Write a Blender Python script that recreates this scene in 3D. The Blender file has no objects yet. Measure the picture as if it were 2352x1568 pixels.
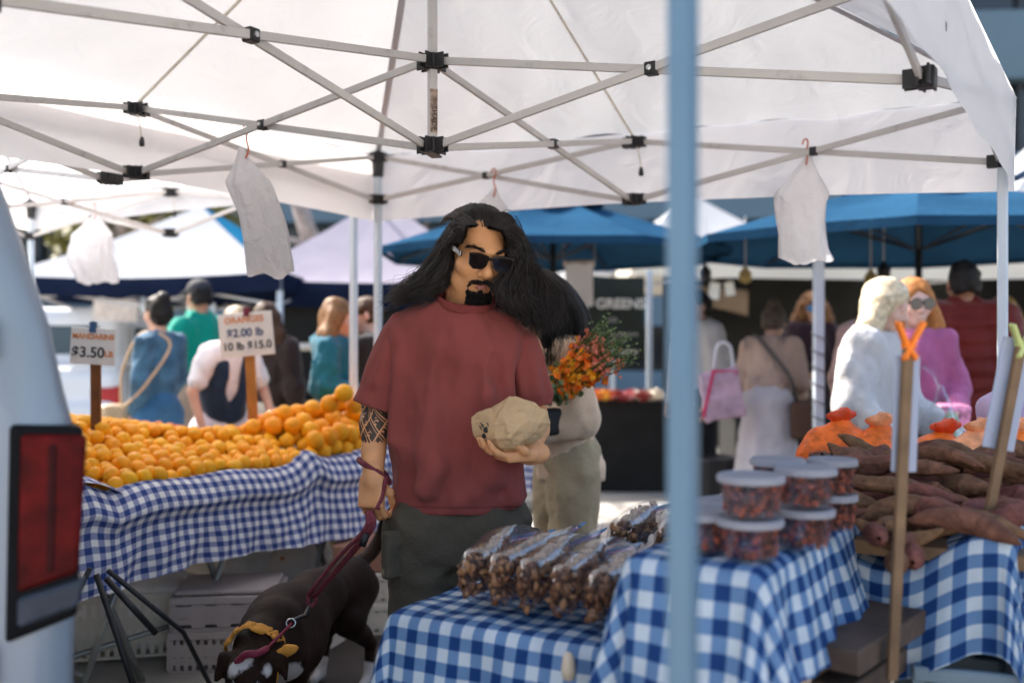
import bpy, bmesh, math, random
import numpy as np
from mathutils import Vector, Matrix, Euler

random.seed(7)
rng = np.random.default_rng(11)
scene = bpy.context.scene
COL = scene.collection
PI = math.pi

# ------------------------------------------------------------------ camera
CAM_H = 1.35
FPX = 2286.7            # focal length in units of a 2352 px wide picture (35 mm lens)
cam_data = bpy.data.cameras.new('camera')
cam = bpy.data.objects.new('camera', cam_data)
COL.objects.link(cam)
cam.location = (0, 0, CAM_H)
cam.rotation_euler = (PI / 2, 0, 0)
cam_data.lens = 35.0
cam_data.sensor_width = 36.0
cam_data.clip_start = 0.05
cam_data.clip_end = 800
cam_data.dof.use_dof = True
cam_data.dof.focus_distance = 2.93
cam_data.dof.aperture_fstop = 1.45
cam_data.dof.aperture_blades = 0
scene.camera = cam

# ------------------------------------------------------------------ sky, sun, exposure
SUN_AZ = math.radians(-52)     # where the sun stands, measured from +Y (ahead) towards +X
SUN_EL = math.radians(46)
world = bpy.data.worlds.new('World')
scene.world = world
world.use_nodes = True
wn = world.node_tree
for n in list(wn.nodes):
    wn.nodes.remove(n)
wo = wn.nodes.new('ShaderNodeOutputWorld')
wb = wn.nodes.new('ShaderNodeBackground')
sky = wn.nodes.new('ShaderNodeTexSky')
sky.sky_type = 'NISHITA'
sky.sun_disc = False
sky.sun_elevation = SUN_EL
sky.sun_rotation = SUN_AZ
sky.dust_density = 4.0
sky.ozone_density = 0.2
sky.air_density = 1.0
wb.inputs[1].default_value = 0.15
wn.links.new(sky.outputs[0], wb.inputs[0])
wn.links.new(wb.outputs[0], wo.inputs[0])

sun_data = bpy.data.lights.new('sun', 'SUN')
sun_data.energy = 3.5
sun_data.angle = math.radians(0.5)
sun_data.color = (1.0, 0.945, 0.87)
sun = bpy.data.objects.new('sun', sun_data)
COL.objects.link(sun)
sdir = Vector((math.sin(SUN_AZ) * math.cos(SUN_EL), math.cos(SUN_AZ) * math.cos(SUN_EL), math.sin(SUN_EL)))
sun.rotation_euler = (-sdir).to_track_quat('-Z', 'Y').to_euler()
sun.location = sdir * 30

scene.view_settings.view_transform = 'Standard'
scene.view_settings.look = 'None'
scene.view_settings.gamma = 1.0
scene.view_settings.use_curve_mapping = False
scene.view_settings.exposure = 1.66
scene.render.engine = 'CYCLES'
scene.cycles.use_denoising = True
scene.cycles.max_bounces = 8
scene.cycles.transparent_max_bounces = 12
scene.cycles.sample_clamp_indirect = 6.0
scene.cycles.caustics_reflective = False
scene.cycles.caustics_refractive = False


# ------------------------------------------------------------------ helpers
def at(x, y, d):
    """a point at depth d (metres along the view axis) seen at (x, y) of the 2352 px wide picture"""
    return np.array([(x - 1176) / FPX * d, d, CAM_H - (y - 784) / FPX * d])


def atz(x, y, z):
    """the point of height z seen at (x, y)"""
    d = (CAM_H - z) * FPX / (y - 784)
    return at(x, y, d)


def vec(*a):
    return np.array(a, dtype=float)


def nrm(v):
    v = np.asarray(v, float)
    return v / (np.linalg.norm(v) + 1e-12)


def rotm(rx=0, ry=0, rz=0):
    return np.array(Euler((math.radians(rx), math.radians(ry), math.radians(rz))).to_matrix())


def new_mesh(name, V, F, smooth=False, uv=None):
    me = bpy.data.meshes.new(name)
    V = np.asarray(V, dtype=np.float32).reshape(-1, 3)
    if isinstance(F, np.ndarray):
        nf, k = F.shape
        me.vertices.add(len(V))
        me.vertices.foreach_set('co', V.ravel())
        me.loops.add(nf * k)
        me.loops.foreach_set('vertex_index', F.astype(np.int32).ravel())
        me.polygons.add(nf)
        me.polygons.foreach_set('loop_start', np.arange(0, nf * k, k, dtype=np.int32))
        me.polygons.foreach_set('loop_total', np.full(nf, k, dtype=np.int32))
        me.update(calc_edges=True)
    else:
        me.from_pydata(V.tolist(), [], F)
    if uv is not None:
        lay = me.uv_layers.new(name='UVMap')
        li = np.empty(len(me.loops), dtype=np.int32)
        me.loops.foreach_get('vertex_index', li)
        lay.data.foreach_set('uv', np.asarray(uv, np.float32)[li].ravel())
    if smooth:
        me.polygons.foreach_set('use_smooth', np.ones(len(me.polygons), dtype=bool))
    me.update()
    return me


def link(name, me, mat=None, parent=None, loc=None, rot=None):
    o = bpy.data.objects.new(name, me)
    COL.objects.link(o)
    if mat is not None and me is not None and len(me.materials) == 0:
        me.materials.append(mat)
    if parent is not None:
        o.parent = parent
    if loc is not None:
        o.location = [float(c) for c in loc]
    if rot is not None:
        o.rotation_euler = rot
    return o


def tag(o, label=None, cat=None, group=None, kind=None):
    if label:
        o['label'] = label
    if cat:
        o['category'] = cat
    if group:
        o['group'] = group
    if kind:
        o['kind'] = kind
    return o


def thing(name, label, cat, loc=(0, 0, 0), rz=0.0, group=None):
    o = bpy.data.objects.new(name, None)
    o.empty_display_size = 0.1
    COL.objects.link(o)
    o.location = [float(c) for c in loc]
    o.rotation_euler = (0, 0, rz)
    return tag(o, label, cat, group)


def copy_tree(o, parent=None):
    c = o.copy()
    COL.objects.link(c)
    c.parent = parent
    for ch in list(o.children):
        copy_tree(ch, c)
    return c


class MB:
    """collects shapes and links them as one mesh"""

    def __init__(s):
        s.v, s.f, s.n = [], [], 0

    def add(s, V, F):
        V = np.asarray(V, float).reshape(-1, 3)
        s.v.append(V)
        s.f += [[i + s.n for i in q] for q in F]
        s.n += len(V)
        return s

    def box(s, c, size, R=None, bev=0.0):
        hx, hy, hz = [a / 2 for a in size]
        if bev > 0:
            b = min(bev, hx * .9, hy * .9, hz * .9)
            V, idx = [], {}
            for sx in (-1, 1):
                for sy in (-1, 1):
                    for sz in (-1, 1):
                        for ax in range(3):
                            p = [sx * (hx - b), sy * (hy - b), sz * (hz - b)]
                            p[ax] = (sx * hx, sy * hy, sz * hz)[ax]
                            idx[(sx, sy, sz, ax)] = len(V)
                            V.append(p)
            F = []
            for ax in range(3):
                o1, o2 = [a for a in range(3) if a != ax]
                for sg in (-1, 1):
                    q = []
                    for a, b_ in ((-1, -1), (1, -1), (1, 1), (-1, 1)):
                        k = [0, 0, 0]; k[ax] = sg; k[o1] = a; k[o2] = b_
                        q.append(idx[(k[0], k[1], k[2], ax)])
                    F.append(q)
            for ax in range(3):
                o1, o2 = [a for a in range(3) if a != ax]
                for a in (-1, 1):
                    for b_ in (-1, 1):
                        ks = []
                        for e in (-1, 1):
                            k = [0, 0, 0]; k[ax] = e; k[o1] = a; k[o2] = b_
                            ks.append(k)
                        F.append([idx[(*ks[0], o1)], idx[(*ks[1], o1)], idx[(*ks[1], o2)], idx[(*ks[0], o2)]])
            for sx in (-1, 1):
                for sy in (-1, 1):
                    for sz in (-1, 1):
                        F.append([idx[(sx, sy, sz, a)] for a in range(3)])
        else:
            V = [(x, y, z) for x in (-hx, hx) for y in (-hy, hy) for z in (-hz, hz)]
            F = [[0, 1, 3, 2], [4, 6, 7, 5], [0, 4, 5, 1], [2, 3, 7, 6], [0, 2, 6, 4], [1, 5, 7, 3]]
        V = np.array(V, float)
        if R is not None:
            V = V @ np.asarray(R).T
        return s.add(V + np.asarray(c, float), F)

    def bar(s, a, b, w, t, up=(0, 0, 1), bev=0.0):
        """rectangular bar from a to b, w along 'up', t across"""
        a = np.asarray(a, float); b = np.asarray(b, float)
        d = b - a
        L = np.linalg.norm(d)
        x = d / L
        y = nrm(np.cross(np.asarray(up, float), x))
        z = np.cross(x, y)
        R = np.stack([x, y, z], axis=1)
        return s.box((a + b) / 2, (L, t, w), R, bev)

    def tube(s, pts, r, n=8, cap=True):
        P = np.asarray(pts, float)
        m = len(P)
        rr = np.full(m, r) if np.isscalar(r) else np.asarray(r, float)
        T = np.gradient(P, axis=0)
        T /= (np.linalg.norm(T, axis=1)[:, None] + 1e-12)
        ref = vec(0, 0, 1) if abs(T[0][2]) < .9 else vec(1, 0, 0)
        V = []
        N = nrm(np.cross(T[0], ref))
        for i in range(m):
            N = nrm(N - T[i] * np.dot(N, T[i]))
            B = np.cross(T[i], N)
            for k in range(n):
                a = 2 * PI * k / n
                V.append(P[i] + rr[i] * (N * math.cos(a) + B * math.sin(a)))
        F = []
        for i in range(m - 1):
            for k in range(n):
                F.append([i * n + k, i * n + (k + 1) % n, (i + 1) * n + (k + 1) % n, (i + 1) * n + k])
        if cap:
            F.append(list(range(n))[::-1])
            F.append([(m - 1) * n + k for k in range(n)])
        return s.add(V, F)

    def lathe(s, prof, c=(0, 0, 0), n=20, R=None, close=False):
        V = []
        for (r, z) in prof:
            for k in range(n):
                a = 2 * PI * k / n
                V.append((r * math.cos(a), r * math.sin(a), z))
        F = []
        m = len(prof)
        for i in range(m - 1):
            for k in range(n):
                F.append([i * n + k, i * n + (k + 1) % n, (i + 1) * n + (k + 1) % n, (i + 1) * n + k])
        if prof[0][0] > 1e-5:
            F.append(list(range(n))[::-1])
        if prof[-1][0] > 1e-5:
            F.append([(m - 1) * n + k for k in range(n)])
        V = np.array(V)
        if R is not None:
            V = V @ np.asarray(R).T
        return s.add(V + np.asarray(c, float), F)

    def prism(s, poly, h0, h1, M=None):
        """polygon in local xz, extruded along local y from h0 to h1; M maps local->target (4x4 or None)"""
        n = len(poly)
        V = [(x, h0, z) for x, z in poly] + [(x, h1, z) for x, z in poly]
        F = [list(range(n)), [n + i for i in range(n)][::-1]]
        for i in range(n):
            j = (i + 1) % n
            F.append([i, i + n, j + n, j][::-1])
        V = np.array(V, float)
        if M is not None:
            V = V @ M[:3, :3].T + M[:3, 3]
        return s.add(V, F)

    def build(s, name, mat=None, parent=None, smooth=False, loc=None, rot=None):
        me = new_mesh(name, np.concatenate(s.v), s.f, smooth)
        bm = bmesh.new(); bm.from_mesh(me)
        bmesh.ops.recalc_face_normals(bm, faces=bm.faces)
        bm.to_mesh(me); bm.free()
        if smooth == 'auto':
            pass
        return link(name, me, mat, parent, loc, rot)


def smooth_curve(pts, n):
    """Catmull-Rom through pts, n samples"""
    P = np.asarray(pts, float)
    P = np.concatenate([[2 * P[0] - P[1]], P, [2 * P[-1] - P[-2]]])
    m = len(P) - 3
    out = []
    for t in np.linspace(0, m - 1e-6, n):
        i = int(t); f = t - i
        a, b, c, d = P[i], P[i + 1], P[i + 2], P[i + 3]
        out.append(.5 * ((2 * b) + (-a + c) * f + (2 * a - 5 * b + 4 * c - d) * f ** 2 + (-a + 3 * b - 3 * c + d) * f ** 3))
    return np.array(out)


def grid_mesh(name, P, uv=None, smooth=True):
    """P: (nu, nv, 3)"""
    nu, nv = P.shape[:2]
    I = np.arange(nu * nv).reshape(nu, nv)
    F = np.stack([I[:-1, :-1], I[1:, :-1], I[1:, 1:], I[:-1, 1:]], axis=-1).reshape(-1, 4)
    return new_mesh(name, P.reshape(-1, 3), F, smooth, None if uv is None else uv.reshape(-1, 2))


# smooth value noise for shaping geometry
_NT = rng.random((32, 32, 32)).astype(np.float32) * 2 - 1


def vnoise(P, scale=1.0, seed=0):
    Q = np.asarray(P, np.float32) * scale + seed * 7.31 + 100
    I = np.floor(Q).astype(int); f = Q - I
    f = f * f * (3 - 2 * f)
    I &= 31; J = (I + 1) & 31
    x0, y0, z0 = I[..., 0], I[..., 1], I[..., 2]
    x1, y1, z1 = J[..., 0], J[..., 1], J[..., 2]
    fx, fy, fz = f[..., 0], f[..., 1], f[..., 2]
    def L(a, b, t): return a + (b - a) * t
    return L(L(L(_NT[x0, y0, z0], _NT[x1, y0, z0], fx), L(_NT[x0, y1, z0], _NT[x1, y1, z0], fx), fy),
             L(L(_NT[x0, y0, z1], _NT[x1, y0, z1], fx), L(_NT[x0, y1, z1], _NT[x1, y1, z1], fx), fy), fz)


# ------------------------------------------------------------------ implicit surfaces
class Sdf:
    def __init__(s, res):
        s.res = res
        s.ops = []
        s.disp = []

    def cone(s, a, b, ra, rb=None, k=.02, sub=False, sc=(1, 1, 1)):
        s.ops.append(('c', vec(*a), vec(*b), ra, ra if rb is None else rb, k, sub, vec(*sc)))
        return s

    def chain(s, pts, rs, k=.02, sub=False, sc=(1, 1, 1)):
        for i in range(len(pts) - 1):
            s.cone(pts[i], pts[i + 1], rs[i], rs[i + 1], k, sub, sc)
        return s

    def ell(s, c, r, R=None, k=.02, sub=False):
        s.ops.append(('e', vec(*c), vec(*r), R, k, sub))
        return s

    def box(s, c, h, R=None, rd=.01, k=.02, sub=False):
        s.ops.append(('b', vec(*c), vec(*h), R, rd, k, sub))
        return s

    def cut(s, p, n):
        s.ops.append(('h', vec(*p), nrm(n)))
        return s

    def bounds(s, op):
        t = op[0]
        if t == 'c':
            _, a, b, ra, rb, k, sub, sc = op
            r = max(ra, rb) * sc
            return np.minimum(a, b) - r, np.maximum(a, b) + r, k, sub
        if t == 'e':
            _, c, r, R, k, sub = op
            e = r if R is None else np.sqrt((np.asarray(R) ** 2) @ (r ** 2))
            return c - e, c + e, k, sub
        if t == 'b':
            _, c, h, R, rd, k, sub = op
            e = (h if R is None else np.abs(np.asarray(R)) @ h) + rd
            return c - e, c + e, k, sub

    def mesh(s):
        res = s.res
        los, his = [], []
        for op in s.ops:
            if op[0] != 'h':
                lo, hi, k, sub = s.bounds(op)
                if not sub:
                    los.append(lo - .25 * k); his.append(hi + .25 * k)
        lo = np.min(los, 0) - 4 * res
        hi = np.max(his, 0) + 4 * res
        n = np.ceil((hi - lo) / res).astype(int) + 1
        ax = [lo[i] + res * np.arange(n[i]) for i in range(3)]
        F = np.full(tuple(n), 9.0, np.float32)
        for op in s.ops:
            if op[0] == 'h':
                _, p, nn = op
                d = ((ax[0] - p[0]) * nn[0])[:, None, None] + ((ax[1] - p[1]) * nn[1])[None, :, None] + ((ax[2] - p[2]) * nn[2])[None, None, :]
                F = np.maximum(F, d.astype(np.float32))
                continue
            blo, bhi, k, sub = s.bounds(op)
            m = k + 3 * res
            i0 = np.maximum(np.floor((blo - m - lo) / res).astype(int), 0)
            i1 = np.minimum(np.ceil((bhi + m - lo) / res).astype(int) + 1, n)
            if np.any(i1 <= i0):
                continue
            sl = tuple(slice(i0[i], i1[i]) for i in range(3))
            X = ax[0][sl[0]][:, None, None].astype(np.float32)
            Y = ax[1][sl[1]][None, :, None].astype(np.float32)
            Z = ax[2][sl[2]][None, None, :].astype(np.float32)
            if op[0] == 'c':
                _, a, b, ra, rb, k, sub, sc = op
                A = a / sc; B = b / sc
                ba = B - A
                px, py, pz = X / sc[0] - A[0], Y / sc[1] - A[1], Z / sc[2] - A[2]
                L2 = max(float(ba @ ba), 1e-12)
                t = np.clip((px * ba[0] + py * ba[1] + pz * ba[2]) / L2, 0, 1)
                d = np.sqrt((px - t * ba[0]) ** 2 + (py - t * ba[1]) ** 2 + (pz - t * ba[2]) ** 2) - (ra + (rb - ra) * t)
                d = d * min(sc)
            elif op[0] == 'e':
                _, c, r, R, k, sub = op
                px, py, pz = X - c[0], Y - c[1], Z - c[2]
                if R is not None:
                    R = np.asarray(R)
                    px, py, pz = (px * R[0, 0] + py * R[1, 0] + pz * R[2, 0], px * R[0, 1] + py * R[1, 1] + pz * R[2, 1], px * R[0, 2] + py * R[1, 2] + pz * R[2, 2])
                k0 = np.sqrt((px / r[0]) ** 2 + (py / r[1]) ** 2 + (pz / r[2]) ** 2)
                k1 = np.sqrt((px / r[0] ** 2) ** 2 + (py / r[1] ** 2) ** 2 + (pz / r[2] ** 2) ** 2) + 1e-9
                d = k0 * (k0 - 1) / k1
                d = np.maximum(d, -min(r))
            else:
                _, c, h, R, rd, k, sub = op
                px, py, pz = X - c[0], Y - c[1], Z - c[2]
                if R is not None:
                    R = np.asarray(R)
                    px, py, pz = (px * R[0, 0] + py * R[1, 0] + pz * R[2, 0], px * R[0, 1] + py * R[1, 1] + pz * R[2, 1], px * R[0, 2] + py * R[1, 2] + pz * R[2, 2])
                qx, qy, qz = np.abs(px) - h[0] + 0 * (py + pz), np.abs(py) - h[1] + 0 * (px + pz), np.abs(pz) - h[2] + 0 * (px + py)
                d = np.sqrt(np.maximum(qx, 0) ** 2 + np.maximum(qy, 0) ** 2 + np.maximum(qz, 0) ** 2) + np.minimum(np.maximum(qx, np.maximum(qy, qz)), 0) - rd
            d = d.astype(np.float32)
            f = F[sl]
            k = max(k, 1e-5)
            if sub:
                a_, b_ = -f, d
                hh = np.clip(.5 + .5 * (b_ - a_) / k, 0, 1)
                F[sl] = -(b_ * (1 - hh) + a_ * hh - k * hh * (1 - hh))
            else:
                hh = np.clip(.5 + .5 * (d - f) / k, 0, 1)
                F[sl] = d * (1 - hh) + f * hh - k * hh * (1 - hh)
        if s.disp:
            near = np.abs(F) < 6 * res + .03
            idx = np.argwhere(near)
            P = lo + idx * res
            dd = np.zeros(len(P), np.float32)
            for fn in s.disp:
                dd += fn(P).astype(np.float32)
            F[near] += dd
        return nets(F, lo, res)


def nets(F, lo, res):
    ins = F < 0
    def cs(A, i, j, k):
        nx, ny, nz = A.shape
        return A[i:nx - 1 + i, j:ny - 1 + j, k:nz - 1 + k]
    cnt = sum(cs(ins, i, j, k).astype(np.int8) for i in (0, 1) for j in (0, 1) for k in (0, 1))
    mask = (cnt > 0) & (cnt < 8)
    ijk = np.argwhere(mask)
    idx = np.full(mask.shape, -1, np.int64)
    idx[mask] = np.arange(len(ijk))
    acc = np.zeros((len(ijk), 3)); num = np.zeros(len(ijk))
    corners = [(i, j, k) for i in (0, 1) for j in (0, 1) for k in (0, 1)]
    vals = {c: F[ijk[:, 0] + c[0], ijk[:, 1] + c[1], ijk[:, 2] + c[2]] for c in corners}
    for c in corners:
        for a in range(3):
            if c[a] == 0:
                e = list(c); e[a] = 1; e = tuple(e)
                fa, fb = vals[c], vals[e]
                x = (fa < 0) != (fb < 0)
                t = np.where(x, fa / np.where(x, fa - fb, 1), 0)
                p = np.repeat(np.array(c, float)[None], len(ijk), 0)
                p[:, a] += t
                acc += p * x[:, None]; num += x
    V = lo + (ijk + acc / num[:, None]) * res
    Q = []
    for a in range(3):
        b, c = (a + 1) % 3, (a + 2) % 3
        s0 = [slice(None)] * 3; s1 = [slice(None)] * 3
        s0[a] = slice(0, -1); s1[a] = slice(1, None)
        A, B = ins[tuple(s0)], ins[tuple(s1)]
        for sgn in (0, 1):
            e = np.argwhere((A & ~B) if sgn == 0 else (~A & B))
            if len(e) == 0:
                continue
            ok = (e[:, b] > 0) & (e[:, c] > 0) & (e[:, b] < F.shape[b] - 1) & (e[:, c] < F.shape[c] - 1)
            e = e[ok]
            q = []
            for db, dc in ((0, 0), (-1, 0), (-1, -1), (0, -1)):
                g = e.copy(); g[:, b] += db; g[:, c] += dc
                q.append(idx[g[:, 0], g[:, 1], g[:, 2]])
            q = np.stack(q, 1)
            if sgn == 1:
                q = q[:, ::-1]
            Q.append(q)
    Q = np.concatenate(Q)
    Q = Q[(Q >= 0).all(1)]
    return V, Q[:, ::-1].copy()


def merge(parts):
    Vs, Qs, n = [], [], 0
    for V, Q in parts:
        Vs.append(V); Qs.append(Q + n); n += len(V)
    return np.concatenate(Vs), np.concatenate(Qs)


def relax(V, Q, it=2, w=.5):
    """Laplacian smoothing"""
    E = np.concatenate([Q[:, [0, 1]], Q[:, [1, 2]], Q[:, [2, 3]], Q[:, [3, 0]]])
    for _ in range(it):
        S = np.zeros_like(V); N = np.zeros(len(V))
        np.add.at(S, E[:, 0], V[E[:, 1]]); np.add.at(N, E[:, 0], 1)
        np.add.at(S, E[:, 1], V[E[:, 0]]); np.add.at(N, E[:, 1], 1)
        V = V * (1 - w) + S / N[:, None] * w
    return V


def sdf_obj(name, S, mat, parent=None, it=2, R=None, t=None):
    V, Q = S.mesh()
    V = relax(V, Q, it)
    if R is not None:
        V = V @ np.asarray(R).T
    if t is not None:
        V = V + np.asarray(t)
    return link(name, new_mesh(name, V, Q, True), mat, parent)


def strand_mesh(name, polys, r, mat, parent, taper=.3):
    """polys: (S, n, 3) polylines -> thin three sided tubes in one mesh; r scalar or (S,)"""
    P = np.asarray(polys, float)
    S, n, _ = P.shape
    T = np.gradient(P, axis=1)
    T /= np.linalg.norm(T, axis=2, keepdims=True) + 1e-12
    ref = nrm([.3, -.9, .25])
    N = np.cross(T, ref); N /= np.linalg.norm(N, axis=2, keepdims=True) + 1e-9
    B = np.cross(T, N)
    rr = (np.full(S, r) if np.isscalar(r) else np.asarray(r))[:, None] * (1 - (1 - taper) * np.linspace(0, 1, n)[None, :] ** 2)
    V = np.stack([P + rr[..., None] * (N * math.cos(a) + B * math.sin(a)) for a in (0, 2 * PI / 3, 4 * PI / 3)], axis=2)
    I = np.arange(S * n * 3).reshape(S, n, 3)
    F = []
    for k in range(3):
        k2 = (k + 1) % 3
        F.append(np.stack([I[:, :-1, k], I[:, :-1, k2], I[:, 1:, k2], I[:, 1:, k]], -1).reshape(-1, 4))
    return link(name, new_mesh(name, V.reshape(-1, 3), np.concatenate(F), True), mat, parent)


# ------------------------------------------------------------------ materials
_MATS = {}


def mat(name, rgb, rough=.6, var=.12, vs=6.0, bump=0.0, bs=60.0, spec=.4, metal=0.0, sss=0.0, trans=0.0, coat=0.0, sheen=0.0, obj_var=0.0, dirt=0.0, alpha=1.0):
    """a Principled material whose colour is broken by two scales of noise, with fine relief"""
    if name in _MATS:
        return _MATS[name]
    m = bpy.data.materials.new(name)
    m.use_nodes = True
    nt = m.node_tree
    N = nt.nodes; L = nt.links
    b = N['Principled BSDF']
    b.inputs['Roughness'].default_value = rough
    b.inputs['Metallic'].default_value = metal
    b.inputs['Specular IOR Level'].default_value = spec
    if sss:
        b.inputs['Subsurface Weight'].default_value = sss
        b.inputs['Subsurface Radius'].default_value = (.012, .005, .003)
        b.inputs['Subsurface Scale'].default_value = 1.0
    if trans:
        b.inputs['Transmission Weight'].default_value = trans
    if coat:
        b.inputs['Coat Weight'].default_value = coat
    if sheen:
        b.inputs['Sheen Weight'].default_value = sheen
    b.inputs['Alpha'].default_value = alpha
    tc = N.new('ShaderNodeTexCoord')
    n1 = N.new('ShaderNodeTexNoise'); n1.inputs['Scale'].default_value = vs; n1.inputs['Detail'].default_value = 6
    L.new(tc.outputs['Object'], n1.inputs['Vector'])
    mr = N.new('ShaderNodeMapRange')
    mr.inputs['From Min'].default_value = .3; mr.inputs['From Max'].default_value = .7
    mr.inputs['To Min'].default_value = 1 - var; mr.inputs['To Max'].default_value = 1 + var
    L.new(n1.outputs['Fac'], mr.inputs['Value'])
    hs = N.new('ShaderNodeHueSaturation')
    hs.inputs['Color'].default_value = (*rgb, 1)
    L.new(mr.outputs[0], hs.inputs['Value'])
    last = hs.outputs[0]
    if obj_var:
        oi = N.new('ShaderNodeObjectInfo')
        m2 = N.new('ShaderNodeMapRange')
        m2.inputs['To Min'].default_value = .5 - obj_var * .12; m2.inputs['To Max'].default_value = .5 + obj_var * .12
        L.new(oi.outputs['Random'], m2.inputs['Value'])
        h2 = N.new('ShaderNodeHueSaturation')
        L.new(m2.outputs[0], h2.inputs['Hue'])
        m3 = N.new('ShaderNodeMapRange')
        m3.inputs['To Min'].default_value = 1 - obj_var * .5; m3.inputs['To Max'].default_value = 1 + obj_var * .35
        mm = N.new('ShaderNodeMath'); mm.operation = 'FRACT'
        mx = N.new('ShaderNodeMath'); mx.operation = 'MULTIPLY'; mx.inputs[1].default_value = 17.3
        L.new(oi.outputs['Random'], mx.inputs[0]); L.new(mx.outputs[0], mm.inputs[0]); L.new(mm.outputs[0], m3.inputs['Value'])
        L.new(m3.outputs[0], h2.inputs['Value'])
        L.new(last, h2.inputs['Color']); last = h2.outputs[0]
    if dirt:
        n3 = N.new('ShaderNodeTexNoise'); n3.inputs['Scale'].default_value = vs * 2.7; n3.inputs['Detail'].default_value = 9; n3.inputs['Roughness'].default_value = .7
        L.new(tc.outputs['Object'], n3.inputs['Vector'])
        r3 = N.new('ShaderNodeMapRange'); r3.inputs['From Min'].default_value = .56; r3.inputs['From Max'].default_value = .72; r3.inputs['To Max'].default_value = dirt
        L.new(n3.outputs['Fac'], r3.inputs['Value'])
        mxx = N.new('ShaderNodeMix'); mxx.data_type = 'RGBA'
        L.new(r3.outputs[0], mxx.inputs['Factor']); L.new(last, mxx.inputs['A'])
        mxx.inputs['B'].default_value = (.09, .06, .04, 1)
        last = mxx.outputs['Result']
    L.new(last, b.inputs['Base Color'])
    if bump:
        n2 = N.new('ShaderNodeTexNoise'); n2.inputs['Scale'].default_value = bs; n2.inputs['Detail'].default_value = 4
        L.new(tc.outputs['Object'], n2.inputs['Vector'])
        bp = N.new('ShaderNodeBump'); bp.inputs['Strength'].default_value = bump; bp.inputs['Distance'].default_value = .01
        L.new(n2.outputs['Fac'], bp.inputs['Height']); L.new(bp.outputs[0], b.inputs['Normal'])
    _MATS[name] = m
    return m


def cloth_sheet_mat(name, rgb, transl=.45, var=.04, bump=.15, bs=14.0):
    """thin woven sheet that lets daylight through"""
    if name in _MATS:
        return _MATS[name]
    m = bpy.data.materials.new(name); m.use_nodes = True
    nt = m.node_tree; N = nt.nodes; L = nt.links
    for n in list(N):
        N.remove(n)
    out = N.new('ShaderNodeOutputMaterial')
    tc = N.new('ShaderNodeTexCoord')
    n1 = N.new('ShaderNodeTexNoise'); n1.inputs['Scale'].default_value = 2.5; n1.inputs['Detail'].default_value = 7
    L.new(tc.outputs['Object'], n1.inputs['Vector'])
    mr = N.new('ShaderNodeMapRange'); mr.inputs['From Min'].default_value = .3; mr.inputs['From Max'].default_value = .7
    mr.inputs['To Min'].default_value = 1 - var; mr.inputs['To Max'].default_value = 1 + var
    L.new(n1.outputs['Fac'], mr.inputs['Value'])
    hs = N.new('ShaderNodeHueSaturation'); hs.inputs['Color'].default_value = (*rgb, 1)
    L.new(mr.outputs[0], hs.inputs['Value'])
    n2 = N.new('ShaderNodeTexNoise'); n2.inputs['Scale'].default_value = bs; n2.inputs['Detail'].default_value = 5; n2.inputs['Distortion'].default_value = 1.0
    L.new(tc.outputs['Object'], n2.inputs['Vector'])
    bp = N.new('ShaderNodeBump'); bp.inputs['Strength'].default_value = bump; bp.inputs['Distance'].default_value = .02
    L.new(n2.outputs['Fac'], bp.inputs['Height'])
    d = N.new('ShaderNodeBsdfDiffuse'); t = N.new('ShaderNodeBsdfTranslucent')
    for s in (d, t):
        L.new(hs.outputs[0], s.inputs['Color']); L.new(bp.outputs[0], s.inputs['Normal'])
    mx = N.new('ShaderNodeMixShader'); mx.inputs[0].default_value = transl
    L.new(d.outputs[0], mx.inputs[1]); L.new(t.outputs[0], mx.inputs[2])
    L.new(mx.outputs[0], out.inputs[0])
    _MATS[name] = m
    return m


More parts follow.
